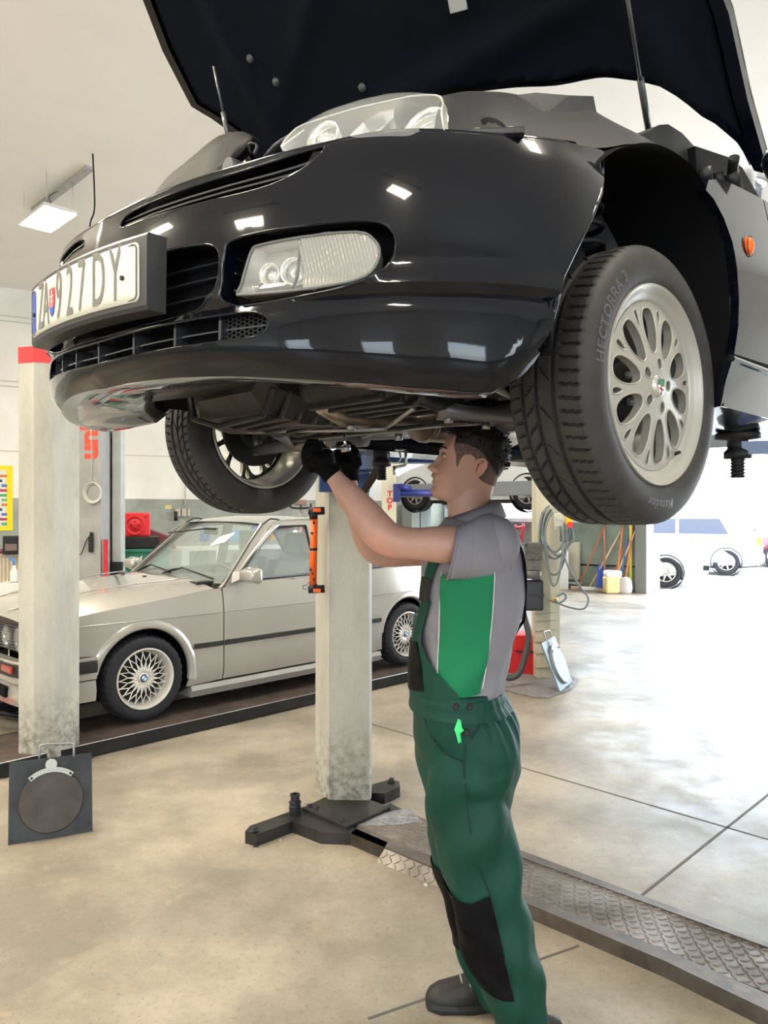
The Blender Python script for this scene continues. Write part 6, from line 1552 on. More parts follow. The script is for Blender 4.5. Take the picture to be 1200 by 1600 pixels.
mb = MB(); c = px(142, 850, 8.84)-t.location; mb.box(c, (.05, .05, .20), bev=.015); mb.tube([c+V(0, 0, .1), c+V(.01, 0, .14)], .02, 8); mb.tube([c+V(0, 0, .1), c+V(-.05, 0, .05), c+V(-.12, 0, -.12), c+V(-.2, .02, -.08)], .006, 6, sub=4); mb.build('remote_control', M['black_plastic'], t)
for x0, y0, x1, y1, mm, nm in ((163, 843, 167, 905, M['red'], 'red_cover'), (122, 806, 127, 814, M['orange'], 'orange_lamp')):
    a = px(x0, y0, 8.9)-t.location; b_ = px(x1, y1, 8.9)-t.location; mb = MB(); mb.box((a+b_)/2, (abs(b_.x-a.x)+.01, .05, abs(a.z-b_.z))); mb.build(nm, mm, t)
t = thing('lift_post', 'narrow pale post with a dark slot and flat top plate behind the silver car', 'lift post', px(179, 800, 9.3)); t.location.z = 0
pale = mat('post_pale', (.50, .51, .49), .4, var=.15); mb = MB()
for x0, x1 in ((-.115, -.03), (.0, .105)): mb.box(((x0+x1)/2, 0, 1.33), (x1-x0, .16, 2.66))
mb.box((-.015, .05, 1.33), (.04, .05, 2.66)); mb.build('column', pale, t)
MB().box((-.015, -.045, 1.5), (.022, .03, 1.9)).build('slot', M['dark_metal'], t); MB().box((.06, -.09, .78), (.14, .06, .26)).build('dark_block', M['dark_metal'], t)
mb = MB(); mb.box((0, 0, 2.68), (.27, .2, .10)); mb.cyl((-.09, -.12, 2.66), (-.09, -.09, 2.66), .014, n=10); mb.build('top_plate', pale, t)
# things on and along the back wall
def wthing(name, label, cat, x0, y0, x1, y1, off=0, group=None):
    a, b_ = onwall(x0, y1, off), onwall(x1, y0, off); w = (Vector((b_.x-a.x, b_.y-a.y))).length; t = thing(name, label, cat, (a+b_)/2, WR, group); h = b_.z-a.z; t.location.z = min(a.z, b_.z); return t, w, abs(h)
t, w, h = wthing('poster', 'yellow framed poster with coloured rows at the left edge of the photo', 'poster', -60, 728, 20, 830)
MB().box((0, -.01, h/2), (w, .015, h)).build('frame', mat('poster_yellow', srgb(250, 222, 30), .5), t)
MB().box((0, -.02, h/2), (w-.22, .008, h-.16)).build('sheet', M['white'], t)
random.seed(5); cols = [srgb(90, 170, 110), srgb(190, 60, 80), srgb(90, 110, 190), srgb(60, 70, 80), srgb(220, 130, 60), srgb(120, 190, 120)]
for k in range(11):
    mm = mat('row_ink', cols[k % 6], .5); mb = MB()
    for q in range(7):
        if random.random() < .8: mb.box((-w/2+.15+q*(w-.26)/7+.05, -.026, .12+k*(h-.22)/11), (.09, .004, .045))
    mb.build('printed_row', mm, t)
t, w, h = wthing('notice_board', 'small white notice on the grey wall between the two left posts', 'notice', 99, 778, 128, 801, off=.03)
MB().box((0, -.01, h/2), (w, .02, h)).build('sheet', M['white'], t); MB().box((0, -.022, h/2), (w*.7, .003, h*.5)).build('faint_print', mat('faint_ink', (.58, .58, .6), .6), t)
t, w, h = wthing('wall_socket_box', 'beige power sockets with a conduit running up the back wall', 'socket', 272, 790, 296, 812)
mb = MB()
for x, ww in ((-.09, .10), (.03, .09), (.12, .06)): mb.box((x, -.05, h/2), (ww, .08, h*.55), bev=.01)
mb.build('socket', mat('socket_beige', (.55, .50, .40), .5), t); MB().cyl((.06, -.03, h), (.06, -.03, 2.3), .012, n=8).build('conduit', M['white'], t); MB().cyl((-.13, -.08, -.02), (-.13, -.08, .16), .035, n=10).build('plug', M['dark_metal'], t)
t, w, h = wthing('wall_label', 'small yellow and blue sticker on the grey wall left of the sockets', 'sticker', 258, 789, 268, 801)
MB().box((0, -.005, h*.7), (w, .006, h*.5)).build('upper_half', mat('sticker_yellow', (.75, .6, .25), .5), t); MB().box((0, -.005, h*.2), (w*.7, .006, h*.4)).build('lower_half', mat('sticker_blue', (.3, .4, .5), .5), t)
# bench at the left
bench_z = .86
def fl_thing(name, label, cat, x, Y, group=None, z=0, rz=0):
    p = px(x, 800, Y); return thing(name, label, cat, (p.x, p.y, z), rz, group)
t = fl_thing('radiator', 'cream ribbed panel radiator at the left edge behind the silver car', 'radiator', -20, 11.2, rz=WR)
mb = MB(); mb.box((0, 0, .55), (1.3, .08, .62), bev=.01); mb.build('panel', mat('radiator_cream', (.66, .56, .42), .5), t)
mb = MB()
for k in range(26): mb.box((-.62+k*.05, -.05, .55), (.022, .025, .58), bev=.006)
mb.build('ribs', mat('radiator_cream_ribs', (.72, .62, .48), .5), t); MB().box((0, -.02, .87), (1.34, .14, .02)).build('top_grille', mat('radiator_top', (.60, .50, .42), .5), t)
mb = MB()
for x in (-.5, .5): mb.cyl((x, 0, 0), (x, 0, .25), .02, n=8)
mb.build('pipe', M['steel'], t)
t = fl_thing('tool_case', 'dark tool case standing on the radiator at the left edge', 'case', 17, 11.2, z=.88, rz=WR); MB().box((0, 0, .15), (.22, .2, .28), bev=.02).build('case', M['black_plastic'], t); MB().box((0, -.105, .12), (.16, .01, .10)).build('label', mat('case_brown', (.18, .12, .11), .5), t)
t = fl_thing('grinder', 'dark red power tool lying on the radiator beside the tool case', 'power tool', 6, 11.2, z=.88, rz=WR); MB().tube([(-.12, 0, .05), (.0, 0, .06), (.1, 0, .09), (.1, 0, .16)], [.03, .035, .035, .02], 10).build('housing', mat('tool_maroon', (.16, .03, .04), .4), t); MB().cyl((-.2, 0, .05), (-.12, 0, .05), .04, n=12).build('head', M['steel'], t)
t = fl_thing('spray_bottle', 'white bottle with a blue trigger behind the left column', 'bottle', 22, 10.4, z=.55); MB().lathe([(.0001, 0), (.05, 0), (.055, .02), (.055, .14), (.02, .2), (.02, .23), (.0001, .23)]).build('bottle', M['white'], t); MB().tube([(0, 0, .23), (0, 0, .30), (-.07, 0, .33)], .018, 8).build('trigger', mat('trigger_blue', srgb(70, 140, 220), .4), t)
t = fl_thing('storage_box', 'low white carton under the spray bottle behind the left column', 'box', 22, 10.45); MB().box((0, 0, .27), (.4, .35, .54), bev=.01).build('carton', M['white'], t)
t = fl_thing('paint_can', 'green and white round can on a crate left of the lettered post', 'can', 112, 9.9, z=.58); MB().lathe([(.0001, 0), (.15, 0), (.15, .24), (.155, .25), (.13, .25), (.0001, .24)], n=32).build('can', mat('can_green', srgb(20, 120, 60), .4), t)
MB().lathe([(.152, .02), (.152, .23)], n=32).build('rim', M['green'] if 'green' in M else mat('can_green_light', srgb(30, 135, 70), .4), t); MB().box((.07, -.12, .12), (.15, .08, .2), bev=.02).build('label', mat('can_label', (.7, .66, .5), .5), t)
t = fl_thing('crate', 'pale crate carrying the green can behind the silver bonnet', 'crate', 112, 9.9); MB().box((0, 0, .29), (.42, .36, .58), bev=.01).build('crate_body', mat('crate_pale', (.6, .58, .5), .6), t)
# bins right of the pale post
t = fl_thing('storage_bin', 'dark teal plastic bin with a pale handle behind the windscreen, lowest of its stack', 'bin', 224, 10.0, rz=.3); mb = MB()
mb.loft([[(-.28, -.2, 0), (.28, -.2, 0), (.28, .2, 0), (-.28, .2, 0)], [(-.33, -.24, 1.0), (.33, -.24, 1.0), (.33, .24, 1.0), (-.33, .24, 1.0)]], smooth=False); mb.box((0, 0, 1.02), (.72, .54, .04), bev=.01); mb.build('bin_body', mat('bin_teal', srgb(45, 120, 100), .5), t); MB().tube([(-.02, -.25, .95), (-.03, -.28, .85), (.05, -.28, .86)], .01, 6).build('handle', M['white'], t)
t = fl_thing('crate', 'black folding crate stacked between the teal bin and the red crate lid', 'crate', 216, 10.0, z=1.04, rz=.3); MB().box((0, 0, .08), (.55, .42, .16), bev=.02).build('crate_body', M['black_plastic'], t)
t = fl_thing('crate_lid', 'bright red plastic crate lid with round pressed rings standing upright on the black crate', 'tray', 212, 10.0, z=1.20, rz=.1); mb = MB(); mb.box((0, 0, .16), (.38, .06, .32), bev=.025)  # a red crate lid stood on edge, filed under the tray category
mb.lathe([(.13, .0), (.13, .02), (.115, .02), (.11, .005), (.08, .005), (.075, .015), (.0001, .015)], (0, -.03, .15), (0, -1, 0), 32); lid = mb.build('tray_body', mat('lid_red', srgb(225, 45, 55), .4), t)
mb = MB()
for x, z in ((.0, .20), (0, .10), (-.05, .15), (.05, .15), (.14, .26), (-.14, .26)): mb.cyl((x, -.052, z), (x, -.044, z), .012, n=10)
mb.build('hole', mat('lid_dark', (.12, .01, .01), .5), lid)
t = fl_thing('box', 'dark red sloping box right of the red crate lid', 'box', 252, 10.7, z=1.0, rz=.2); MB().loft([[(-.2, -.15, .0), (.2, -.15, .0), (.2, .15, .0), (-.2, .15, .0)], [(-.2, -.15, .30), (.16, -.15, .16), (.16, .15, .16), (-.2, .15, .30)]], smooth=False).build('box_body', mat('box_maroon', (.17, .04, .05), .5), t)
t = fl_thing('cabinet', 'low grey cabinet by the wall with the box on top', 'cabinet', 258, 10.75); MB().box((.05, 0, .5), (.5, .4, .99), bev=.01).build('cabinet_body', mat('cab_grey', (.35, .36, .35), .5), t); MB().box((-.02, -.21, .5), (.36, .02, .8)).build('door', mat('cab_grey2', (.42, .43, .42), .5), t)
wbm = mat('bench_top', (.55, .58, .55), .5)
t = fl_thing('workbench', 'long grey workbench against the back wall seen through the silver car', 'workbench', 400, 12.3, rz=WR); MB().box((0, 0, .95), (4.4, .6, .05)).build('bench_top', wbm, t)
for x in (-2.1, -.7, .7, 2.1): MB().box((x, 0, .46), (.06, .5, .92)).build('leg', M['white'], t)
MB().box((0, .25, .5), (4.2, .02, .8)).build('back_panel', mat('bench_back', (.5, .52, .48), .6), t)
random.seed(11)
for i, (x, cn, cl, lab, cat) in enumerate(((320, 'blue', srgb(60, 110, 190), 'blue jug on the workbench seen through the windscreen', 'jug'), (345, 'y', srgb(200, 200, 90), 'small yellow green ball of tape on the workbench', 'tape'), (372, 'b2', srgb(50, 150, 200), 'light blue tray on the workbench behind the windscreen', 'tray'), (398, 'b3', srgb(60, 90, 170), 'dark blue canister on the workbench behind the steering wheel', 'canister'), (423, 'y2', srgb(215, 170, 50), 'amber bottle on the workbench seen in the side window', 'bottle'), (455, 'b4', srgb(60, 100, 200), 'blue cup on the workbench seen in the side window', 'cup'), (472, 'r', srgb(200, 50, 60), 'red clamp on the workbench by the work lamp', 'clamp'))):
    p = onwall(x, 840, .75); t = thing({'jug': 'jug', 'tape': 'tape_roll', 'tray': 'tray', 'canister': 'canister', 'bottle': 'bottle', 'cup': 'cup', 'clamp': 'clamp'}[cat], lab, cat, (p.x, p.y, .975), WR)
    mm = mat('ware_'+cat, cl, .4); mb = MB()
    if cat in ('jug', 'canister', 'bottle'): mb.lathe([(.0001, 0), (.08, 0), (.09, .03), (.09, .22), (.03, .30), (.03, .35), (.0001, .35)], n=20)
    elif cat == 'cup': mb.lathe([(.0001, 0), (.06, 0), (.08, .16), (.075, .16), (.055, .01), (.0001, .01)], n=20)
    elif cat == 'tray': mb.box((0, 0, .1), (.5, .3, .2), bev=.02)
    elif cat == 'tape': mb.lathe([(.04, 0), (.09, 0), (.09, .05), (.04, .05)], n=20, closed=True)
    else: mb.box((0, 0, .15), (.06, .06, .3)); mb.cyl((-.1, 0, .22), (.1, 0, .22), .02)
    mb.build(cat+'_body', mm, t)
# grey cabinets behind the mechanic
for i, (x0, x1, lab) in enumerate(((642, 655, 'narrow grey tall locker left of the mechanic\'s chin'), (656, 673, 'wider blue-grey tall locker left of the mechanic\'s neck'))):
    a, b_ = onwall(x0, 900, .5), onwall(x1, 900, .5); c = (a+b_)/2; w = (b_-a).length
    t = thing('locker', lab, 'locker', (c.x, c.y, 0), WR); MB().box((0, .2, .88), (w*.98, .45, 1.76), bev=.01).build('locker_body', mat('locker_grey', (.30, .34, .34) if i else (.40, .43, .40), .45), t); MB().box((w*.3, -.035, .95), (.02, .02, .12)).build('handle', M['steel'], t)
# ------------------------------------------------------------------ generic distant cars
def simple_car(label, paint_m, loc, rz, wheel_m, z0=0, L_=4.1, W_=.86, H_=1.47, hatch=True, glass_m=None, lamp=None, tail=None):
    t = thing('car', label, 'car', (loc[0], loc[1], z0), rz); a = L_/2
    st = [(a, .30, .50, .55), (a-.05, .22, .62, .70), (a-.25, .20, .74, .80), (a-.6, .20, .84, .97), (a-1.05, .2, .95, 1.0), (a-2.0, .2, .98, 1.0), (-a+1.0, .2, 1.02, 1.0), (-a+.35, .22, 1.03, .97), (-a+.08, .25, .98, .88), (-a, .32, .80, .80)]
    rings = []
    for x, zl, zb, wf in st:
        w = W_*wf; rings.append([(x, -w*.92, zl), (x, -w, zl+.12), (x, -w*1.0, (zl+zb)/2), (x, -w*.97, zb-.06), (x, -w*.86, zb), (x, -w*.4, zb+.025), (x, w*.4, zb+.025), (x, w*.86, zb), (x, w*.97, zb-.06), (x, w*1.0, (zl+zb)/2), (x, w, zl+.12), (x, w*.92, zl)])
    MB().loft(rings).build('body_shell', paint_m, t, sharp=60)
    gh = []
    for x, z, w in ((a-1.05, .97, .80), (a-1.6, H_-.1, .68), (a-2.0, H_-.02, .64), (a-2.6, H_, .63), (-a+.9, H_-.03, .64), (-a+.45, H_-.14, .66), (-a+.15, 1.02, .78)):
        gh.append([(x, -.80*W_/.86, .95), (x, -w*W_/.86, z), (x, -w*.7*W_/.86, z+.03), (x, w*.7*W_/.86, z+.03), (x, w*W_/.86, z), (x, .80*W_/.86, .95)])
    gh_o = MB().loft(gh, smooth=False).build('cabin', paint_m, t, sharp=60)
    gm_ = glass_m or mat('distant_glass', (.05, .055, .08), .35)
    for s in (1, -1):
        for x0, x1, t0, t1 in ((a-1.25, a-2.15, a-1.72, a-2.15), (a-2.22, -a+.75, a-2.22, -a+.95)):
            MB().loft([[(x0, s*.795*W_/.86, 1.0), (x1, s*.795*W_/.86, 1.0), (t1, s*.675*W_/.86, H_-.10), (t0, s*.675*W_/.86, H_-.10)], [(x0, s*.815*W_/.86, 1.0), (x1, s*.815*W_/.86, 1.0), (t1, s*.695*W_/.86, H_-.10), (t0, s*.695*W_/.86, H_-.10)]], smooth=False).build('side_glass', gm_, gh_o)
    MB().loft([[(a-1.04, -.68, 1.0), (a-1.04, .68, 1.0), (a-1.58, .58, H_-.10), (a-1.58, -.58, H_-.10)], [(a-1.02, -.68, 1.01), (a-1.02, .68, 1.01), (a-1.56, .58, H_-.08), (a-1.56, -.58, H_-.08)]], smooth=False).build('windscreen', gm_, gh_o)
    MB().loft([[(-a+.16, -.66, 1.06), (-a+.16, .66, 1.06), (-a+.47, .58, H_-.16), (-a+.47, -.58, H_-.16)], [(-a+.13, -.66, 1.06), (-a+.13, .66, 1.06), (-a+.44, .58, H_-.14), (-a+.44, -.58, H_-.14)]], smooth=False).build('rear_window', gm_, gh_o)
    for x in (a-.82, -a+.80):
        for s in (1, -1):
            mb = MB(); mb.lathe([(.19, .0), (.2, .09), (.29, .095), (.31, .06), (.315, 0), (.31, -.09), (.2, -.1)], (x, s*(W_-.10), .315), (0, s, 0), 40); mb.cyl((x, s*(W_-.2), .315), (x, s*(W_-.06), .315), .19, n=32); w = mb.build('road_wheel', M['rubber'], t)
            mb = MB(); mb.lathe([(.20, .0), (.195, .02), (.18, .01)], (x, s*(W_-.02), .315), (0, s, 0), 32); mb.lathe([(.0001, .01), (.05, .01), (.055, 0)], (x, s*(W_-.03), .315), (0, s, 0), 16)
            for k in range(7):
                an = 2*pi*k/7; mb.tube([(x+.04*cos(an), s*(W_-.03), .315+.04*sin(an)), (x+.19*cos(an), s*(W_-.03), .315+.19*sin(an))], [.03, .018], 6)
            mb.build('rim', wheel_m, w)
            mb = MB(); mb.lathe([(.345, -.2), (.345, .0), (.36, .012), (.335, .015)], (x, s*(W_-.012), .315), (0, s, 0), 40); mb.build('arch', M['black_plastic'], t)
    for s in (1, -1):
        MB().box((a-.12, s*.60, .66), (.22, .28, .12), bev=.04).build('headlamp', lamp or refl, t); MB().box((-a+.08, s*.68, .82), (.14, .20, .18), bev=.03).build('tail_lamp', tail or mat('tail_red', srgb(200, 40, 50), .3), t)
        MB().box((a-1.35, s*(W_+.07), 1.03), (.12, .18, .12), bev=.03).build('door_mirror', paint_m, t)
    mb = MB(); mb.box((a-.01, 0, .42), (.08, .5, .12), bev=.02); mb.box((a-.06, .52, .40), (.14, .22, .11), bev=.02); mb.box((a-.06, -.52, .40), (.14, .22, .11), bev=.02); mb.build('air_intake', M['black_plastic'], t)
    MB().box((-a+.02, 0, .42), (.12, 1.5, .22), bev=.05).build('rear_bumper', M['dark_metal'] if z0 else paint_m, t)
    mb = MB(); mb.box((0, 0, .20), (L_-1.0, 1.3, .1)); mb.tube([(1, .2, .15), (-1.6, .25, .17), (-a+.1, .4, .22)], .03, 8); mb.build('underbody', M['dark_metal'], t)
    return t
white_car = mat('white_car_paint', (.74, .75, .76), .25, coat=1)
fx = Vector((cos(radians(-20)), sin(radians(-20)), 0)); wpos = px(1040, 800, 15.0)
c = wpos-fx*(2.05-.82)-Vector((fx.y, -fx.x, 0))*.78
simple_car('white hatchback parked outside just beyond the garage opening', white_car, (c.x, c.y), radians(-20), alloy, L_=4.1)
c = px(1040, 800, 19.2); simple_car('pale silver car behind the nose of the white hatchback outside', mat('silver_blue', (.62, .66, .72), .3, .3, coat=1), (c.x+.2, c.y), radians(155), alloy, tail=mat('tail_amber', srgb(235, 140, 60), .3))
c = px(1258, 800, 20.8); simple_car('red car at the right edge outside', mat('red_car', srgb(200, 25, 50), .3, coat=1), (c.x+.4, c.y), radians(160), alloy)
# raised white car at the back
suv_c = Vector(((2.6+.69)/2, (13.4+14.87)/2, 0))+Vector((.6, .78, 0))*.78
simple_car('white car raised on a lift at the back of the workshop', white_car, (suv_c.x, suv_c.y), radians(142), alloy, z0=1.56, L_=4.1, H_=1.6)
suv = [o for o in C.objects if o.get('label') == 'white car raised on a lift at the back of the workshop'][0]
clad = mat('cladding_grey', (.25, .27, .28), .45)
for s_ in (1, -1): MB().box((0, s_*.865, .40), (4.0, .06, .26), bev=.02).build('side_cladding', clad, suv)
MB().box((-2.06, 0, .42), (.12, 1.6, .30), bev=.03).build('bumper_cladding', clad, suv)
MB().box((-1.75, .875, .62), (.42, .05, .09), bev=.02).build('side_tail_lamp', mat('suv_red', srgb(225, 40, 50), .3), suv)
t = thing('lift_post', 'cream lift post with red letters TOP behind the mechanic\'s forearm', 'lift post', (px(608, 800, 12.6).x, 12.6, 0))
mb = MB(); mb.box((0, 0, 1.7), (.245, .22, 3.4)); mb.build('column', mat('post_cream', (.70, .66, .50), .45, var=.1), t)
mb = MB(); zz = 1.53+(800-772)/FPX*12.5
for i, ch in enumerate('TOP'): text_into(mb, text_mesh(ch, .13, .002, .006), lambda x, y, z, i=i: Vector((.01+x, -.113-z, zz-i*.115+y)))
text_into(mb, text_mesh('s', .13, .002, .006), lambda x, y, z: Vector((.01+x, -.113-z, zz-.47+y))); mb.build('red_lettering', mat('letter_red2', srgb(220, 60, 60), .5), t)
blue_arm = mat('arm_blue', srgb(36, 44, 120), .4)
mb = MB(); a = px(618, 770, 12.5)-t.location; b_ = px(700, 770, 13.2)-t.location; mb.tube([a, b_], .06, 8); mb.box(a+V(.02, 0, .0), (.12, .14, .30), bev=.02); mb.tube([px(625, 760, 12.4)-t.location, px(640, 763, 12.6)-t.location], .05, 8); mb.build('lift_arm', blue_arm, t)
t = thing('lift_post', 'second cream lift post standing beyond the raised white car', 'lift post', (3.4, 15.2, 0)); MB().box((0, 0, 1.7), (.25, .22, 3.4)).build('column', bpy.data.materials['post_cream'], t)

# ------------------------------------------------------------------ post with pump unit and cables, right of the mechanic
HP = V(px(852, 800, 6.85).x, 6.85, 0)
hpst = thing('lift_post', 'cream lift post with pump unit and looped cables right of the mechanic', 'lift post', HP)
cream = mat('post_cream_dirty', (.60, .56, .43), .5, var=.25, vscale=4, stretch=(1, 1, .4), bump=.08)
mb = MB(); mb.prism([(-.10, -.08), (.02, -.12), (.115, -.08), (.13, .0), (.12, .13), (-.10, .13)], lambda x, y: V(x, y, 0), lambda x, y: V(x, y, 2.6)); mb.build('column', cream, hpst)
def q(x, y, Y=6.7): return px(x, y, Y)-HP
mb = MB()
for y in (956, 968, 983, 1000, 1018, 1040): a = q(836, y+3, 6.76); b_ = q(870, y, 6.72); mb.tube([a, (a+b_)/2+V(0, -.02, 0), b_], .008, 6)
mb.build('tape_band', mat('tape_brown', (.42, .37, .27), .6), hpst)
mb = MB(); a = q(832, 905, 6.62); b_ = q(832, 953, 6.62); mb.box((a+b_)/2, (.17, .16, (a-b_).length), bev=.02); mb.box((a+b_)/2+V(0, 0, .0), (.18, .17, .015), bev=.004); tank = mb.build('oil_tank', mat('tank_black', (.012, .013, .022), .25, coat=.5), hpst)
mb = MB(); a = q(833, 850, 6.62); b_ = q(833, 900, 6.62)
for k in range(9): mb.box((-.0+a.x, a.y, b_.z+.16+k*.016), (.155, .15, .009), bev=.002)
mb.box((a.x, a.y, b_.z+.225), (.13, .13, .15)); mb.box((a.x, a.y, b_.z+.10), (.13, .12, .10), bev=.01); mb.cyl((a.x-.05, a.y, b_.z+.06), (a.x+.07, a.y, b_.z+.06), .035, n=14); mb.cyl((a.x, a.y-.02, b_.z-.02), (a.x, a.y-.02, b_.z+.05), .07, n=20); mb.build('pump_motor', mat('motor_grey', (.17, .16, .15), .5, .4, var=.4, vscale=20), hpst)
cab = mat('cable_grey', (.16, .19, .20), .45)
def loop(pts, r, name='cable', m_=cab, Y=6.6, par=hpst):
    MB().tube([q(x, y, Y) for x, y in pts], r, 6, sub=6).build(name, m_, par)
for k, (x0, x1, yb, yt) in enumerate(((843, 893, 873, 792), (846, 890, 862, 790), (850, 896, 868, 796), (848, 886, 898, 795), (852, 880, 915, 800))):
    loop([(x0+12, yt), (x0+3, yt+15), (x0, yt+40), (x0+8, yb-12), ((x0+x1)/2, yb), (x1-6, yb-18), (x1, yt+45), (x1-5, yt+22)], .010, Y=6.6-.015*k)
loop([(848, 800), (843, 830), (842, 880), (843, 930), (846, 945)], .012, Y=6.58)
loop([(878, 860), (890, 890), (905, 915), (919, 935), (912, 951), (890, 949), (872, 942), (866, 935)], .009, Y=6.5)
loop([(866, 935), (880, 927), (884, 935), (872, 942), (855, 936)], .010, Y=6.55)
MB().tube([q(862, 937, 6.56), q(872, 936, 6.54)], .022, 8).build('brass_fitting', mat('brass_yellow', (.65, .45, .15), .4, .4), hpst)
mb = MB(); c = q(876, 815, 6.62); mb.box(c, (.14, .08, .15), bev=.01); box_ = mb.build('control_box', mat('box_cream', (.62, .60, .50), .45), hpst)
MB().box(q(889, 811, 6.55), (.05, .04, .10), bev=.006).build('yellow_plate', M['yellow'], box_); mb = MB(); c = q(890, 820, 6.52); mb.cyl(c, c+V(0, -.03, 0), .026, n=18); mb.build('red_knob', mat('knob_red', srgb(225, 50, 35), .3), box_)
mb = MB()
for x, y in ((871, 810), (871, 822), (879, 812), (879, 822)): c = q(x, y, 6.58); mb.cyl(c, c+V(0, -.012, 0), .012, n=10)
mb.build('grey_button', M['steel'], box_)
mb = MB(); mb.box(q(864, 880, 6.72), (.07, .01, .24)); mb.build('red_outline_label', mat('label_faint', (.66, .58, .50), .5), hpst)
hose_m = mat('big_hose', (.06, .055, .055), .6, bump=.3, bscale=50); MB().tube([q(x, y, 6.4) for x, y in ((814, 935), (818, 960), (826, 990), (822, 1020), (812, 1050), (798, 1059), (785, 1054), (780, 1042))], .028, 10, sub=5).build('thick_hose', hose_m, hpst)
# red boxes and bits by the post, cloth on the floor
t = thing('tool_box', 'red metal tool boxes stacked behind the mechanic by the cream post', 'tool box', pfl(822, 1060)+V(0, .25, 0)); MB().box((0, 0, .11), (.26, .3, .22), bev=.01).build('lower_case', M['red'], t); MB().box((.03, 0, .30), (.22, .26, .15), bev=.01).build('upper_case', M['red'], t)
MB().box((.03, -.02, .225), (.2, .28, .012)).build('gap', M['dark_metal'], t)
t = thing('scrap_bundle', 'bundle of pale rods and red frame lying by the red tool box', 'rods', pfl(795, 1052)+V(0, .2, 0)); mb = MB()
mb.box((0, 0, .05), (.24, .3, .1), bev=.01); mb.build('red_frame', mat('dull_red', (.32, .05, .05), .5), t); mb = MB()
for k in range(7): mb.tube([(-.15, -.05+.02*k, .11+.015*k), (.12, .02*k-.06, .12+.012*(k % 3))], .007, 6)
mb.build('pale_rod', mat('rod_pale', (.62, .52, .45), .5), t)
cloth = mat('tarp_grey', (.23, .21, .21), .6, bump=.4, bscale=20, var=.3, vscale=9)
o2 = [(772, 1060), (800, 1052), (835, 1050), (870, 1045), (905, 1062), (893, 1078), (855, 1092), (835, 1090), (800, 1082), (778, 1076)]
P2 = [pfl(x, y) for x, y in o2]; cc = sum(P2, Vector())/len(P2)
def clf(x, y):
    e = min(1, dpoly((x, y), resample([(p.x, p.y) for p in P2], .02))/.05)
    return V(x-cc.x, y-cc.y, .004+.028*e*(.5+.5*noise.noise(V(x*7, y*9, 1)))+.012*e*abs(noise.noise(V(x*22, y*18, 3))))
mb = MB(); mb.sheet([(p.x, p.y) for p in P2], [], clf, res=.02); tag(mb.build('floor_cloth', cloth, loc=cc), 'crumpled grey cloth on the floor around the foot of the cream post', 'cloth')
blue_pl = mat('plate_blue_steel', (.17, .22, .25), .5, .1); tp2 = turn_plate('pale blue-grey turn plate with a wire handle leaning on the cream post', None, pfl(884, 1078)+V(0, 0, .03), 0, 0, blue_pl, mat('disc_grey_steel', (.26, .27, .29), .5, .1)); tp2.rotation_euler = (radians(-22), radians(0), radians(62))
# brooms and shovels along the far wall
wood_r = mat('handle_reddish', srgb(190, 120, 90), .5); wood_p = mat('handle_pale', srgb(225, 195, 160), .5)
def far_pt(x, y, off):     # on the far right wall, off in front
    n = Vector((-wdir.y, wdir.x, 0)); n = n if n.dot(-J) > 0 else -n; P0 = J+n*off; r = Vector(((x-600)/FPX, 1, (800-y)/FPX)); k = P0.dot(n)/r.dot(n); return Vector((r.x*k, k, EYE+r.z*k))
T = [('broom', 'reddish broom leaning steeply left, farthest left of the handles', (905, 910), (946, 818), wood_r, 'broom'), ('broom', 'upright reddish broom between the leaning handles on the green wall', (945, 895), (944, 815), wood_r, 'broom'), ('squeegee', 'long pale handle leaning right with a blue head on the floor', (922, 915), (970, 830), wood_p, 'squeegee'), ('shovel', 'orange handled shovel standing almost upright in the middle of the handles', (962, 920), (974, 815), mat('handle_orange', srgb(225, 140, 80), .5), 'shovel'), ('rake', 'pale rake handle leaning far right over the others', (955, 915), (997, 820), wood_p, 'rake'), ('shovel', 'reddish shovel nearest the yellow stripe with its blade on the floor', (975, 912), (990, 818), wood_r, 'shovel'), ('mop', 'brown mop handle crossing behind the orange shovel', (950, 890), (985, 835), wood_r, 'mop'), ('broom', 'blue topped broom handle on the right of the leaning group', (968, 905), (984, 816), mat('handle_blue', srgb(70, 110, 160), .5), 'broom')]
for nm, lab, b_, a, mm, cat in T:
    B = far_pt(*b_, .35); B.z = .03; A = far_pt(*a, .04)
    t = thing(nm, lab, cat, B); A = A-B; MB().tube([V(0, 0, .05), A], .018, 8).build('handle', mm, t); mb = MB()
    if cat in ('shovel',): mb.sheet(sp2([(-.12, 0), (.12, 0), (.13, .2), (.06, .3), (-.06, .3), (-.13, .2)], 2), [], lambda x, y, d: V(x, -.05-.04*cos(x*10)+d, y-.02), res=.05, th=.006); mb.build('blade', mat('blade_grey', (.42, .38, .36), .5, .4), t)
    else: mb.box((0, 0, .02), (.34, .07, .05), bev=.01); mb.box((0, 0, -.0), (.32, .06, .04)); mb.build('head', mat('broom_head', (.45, .32, .25), .7) if cat != 'squeegee' else M['white'], t)
t = thing('dustpan', 'blue dustpan leaning on the wall behind the yellowed canister', 'dustpan', far_pt(941, 915, .3)); t.location.z = 0; MB().loft([[(-.12, -.05, 0), (.12, -.05, 0), (.12, .0, 0), (-.12, 0, 0)], [(-.05, .1, .5), (.1, .1, .5), (.1, .13, .5), (-.05, .13, .5)]], smooth=False).build('pan', mat('pan_blue', srgb(60, 90, 190), .4), t)
t = thing('canister', 'yellowed plastic canister with a white top by the brooms', 'canister', far_pt(957, 920, .45)); t.location.z = 0; MB().box((0, 0, .16), (.32, .25, .32), bev=.04).build('canister_body', mat('canister_yellow', (.62, .52, .26), .5), t); MB().box((0, 0, .37), (.30, .23, .12), bev=.04).build('canister_top', mat('canister_white', (.75, .74, .7), .4), t)
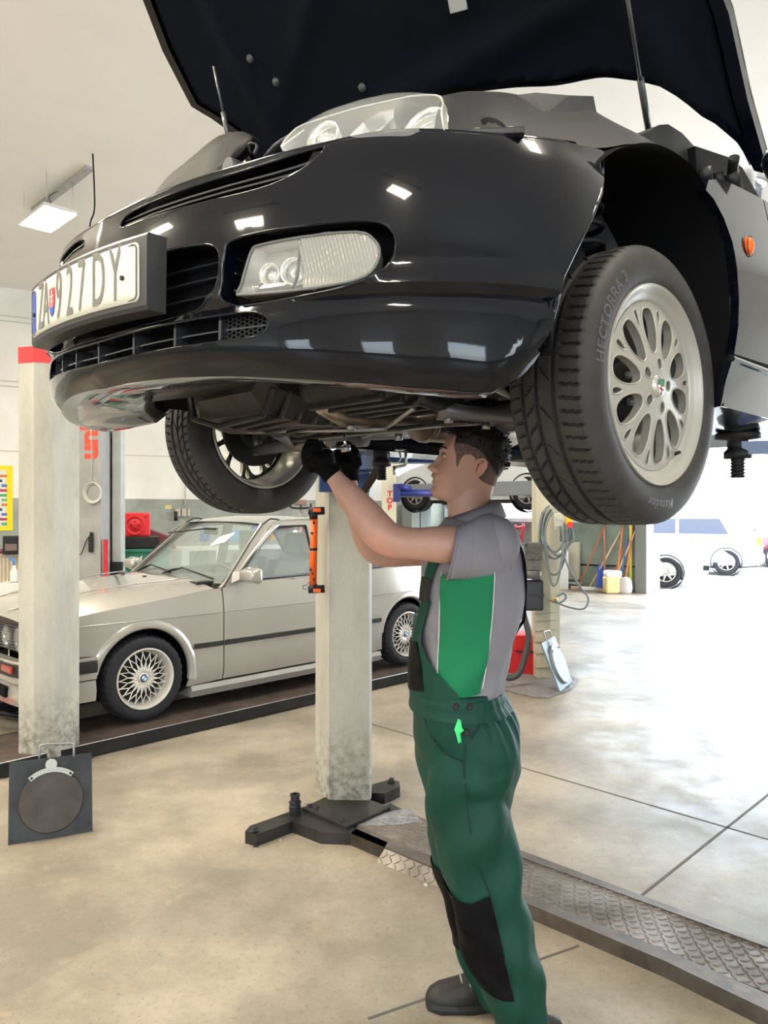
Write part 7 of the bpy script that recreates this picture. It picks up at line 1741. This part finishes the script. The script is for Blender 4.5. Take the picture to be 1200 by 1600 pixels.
t = thing('radiator', 'cream panel radiator on the green wall right of the looped cables', 'radiator', far_pt(884, 905, .12)); t.location.z = 0; t.rotation_euler.z = radians(-45); MB().box((0, 0, .55), (.62, .08, .75), bev=.01).build('panel', mat('rad_cream', (.62, .58, .46), .5), t); mb = MB(); mb.box((0, 0, .1), (.7, .05, .04)); mb.build('pipe', M['white'], t)
t = thing('waste_bin', 'plain pale box standing before the radiator behind the looped cables', 'box', far_pt(868, 915, .5)); t.location.z = 0; MB().box((0, 0, .38), (.42, .4, .76), bev=.01).build('box_body', mat('box_pale', (.58, .58, .55), .5), t)
t = thing('hand_truck', 'red barred frame hanging on the wall behind the mechanic\'s back', 'frame', far_pt(812, 850, .3)); mb = MB()
for a_, b_ in (((805, 820), (812, 870)), ((818, 818), (812, 870)), ((804, 826), (819, 823)), ((806, 838), (817, 836))): mb.tube([far_pt(*a_, .3)-t.location, far_pt(*b_, .3)-t.location], .03, 8)
mb.build('frame', mat('frame_red', srgb(215, 70, 90), .4), t)
mb = MB(); mb.tube([far_pt(863, 880, .02)-J, far_pt(1000, 886, .02)-J], .015, 6); o = mb.build('wall_pipe', M['dark_metal'], loc=J); tag(o, 'thin dark pipe running low along the green wall behind the brooms', 'pipe')
t = thing('bollard', 'pale pinkish box outside beside the door jamb', 'box', (px(1021, 800, 14.3).x, 14.45, 0)); MB().box((0, 0, .43), (.26, .3, .86), bev=.02).build('box_body', mat('pinkish', (.72, .62, .60), .6), t)

t = thing('pole_gadget', 'small brown gadget on a thin pole above the roof of the silver car', 'lamp', px(470, 800, 8.6)); t.location.z = 0  # unidentified brown-grey gadget, modelled as a head on a footed pole
MB().cyl((0, 0, .03), (0, 0, 1.62), .012, n=10).build('pole', M['steel'], t); MB().box((0, 0, 1.64), (.16, .08, .07), bev=.02).build('gadget_head', mat('gadget_brown', (.22, .14, .12), .4), t)
MB().tube([(-.12, -.02, 1.63), (-.10, -.03, 1.58), (.1, -.03, 1.58), (.12, -.03, 1.63)], .012, 8, sub=3).build('bracket', M['black_plastic'], t); MB().lathe([(.0001, 0), (.2, 0), (.2, .02), (.03, .04), (.0001, .04)]).build('foot', M['dark_metal'], t)
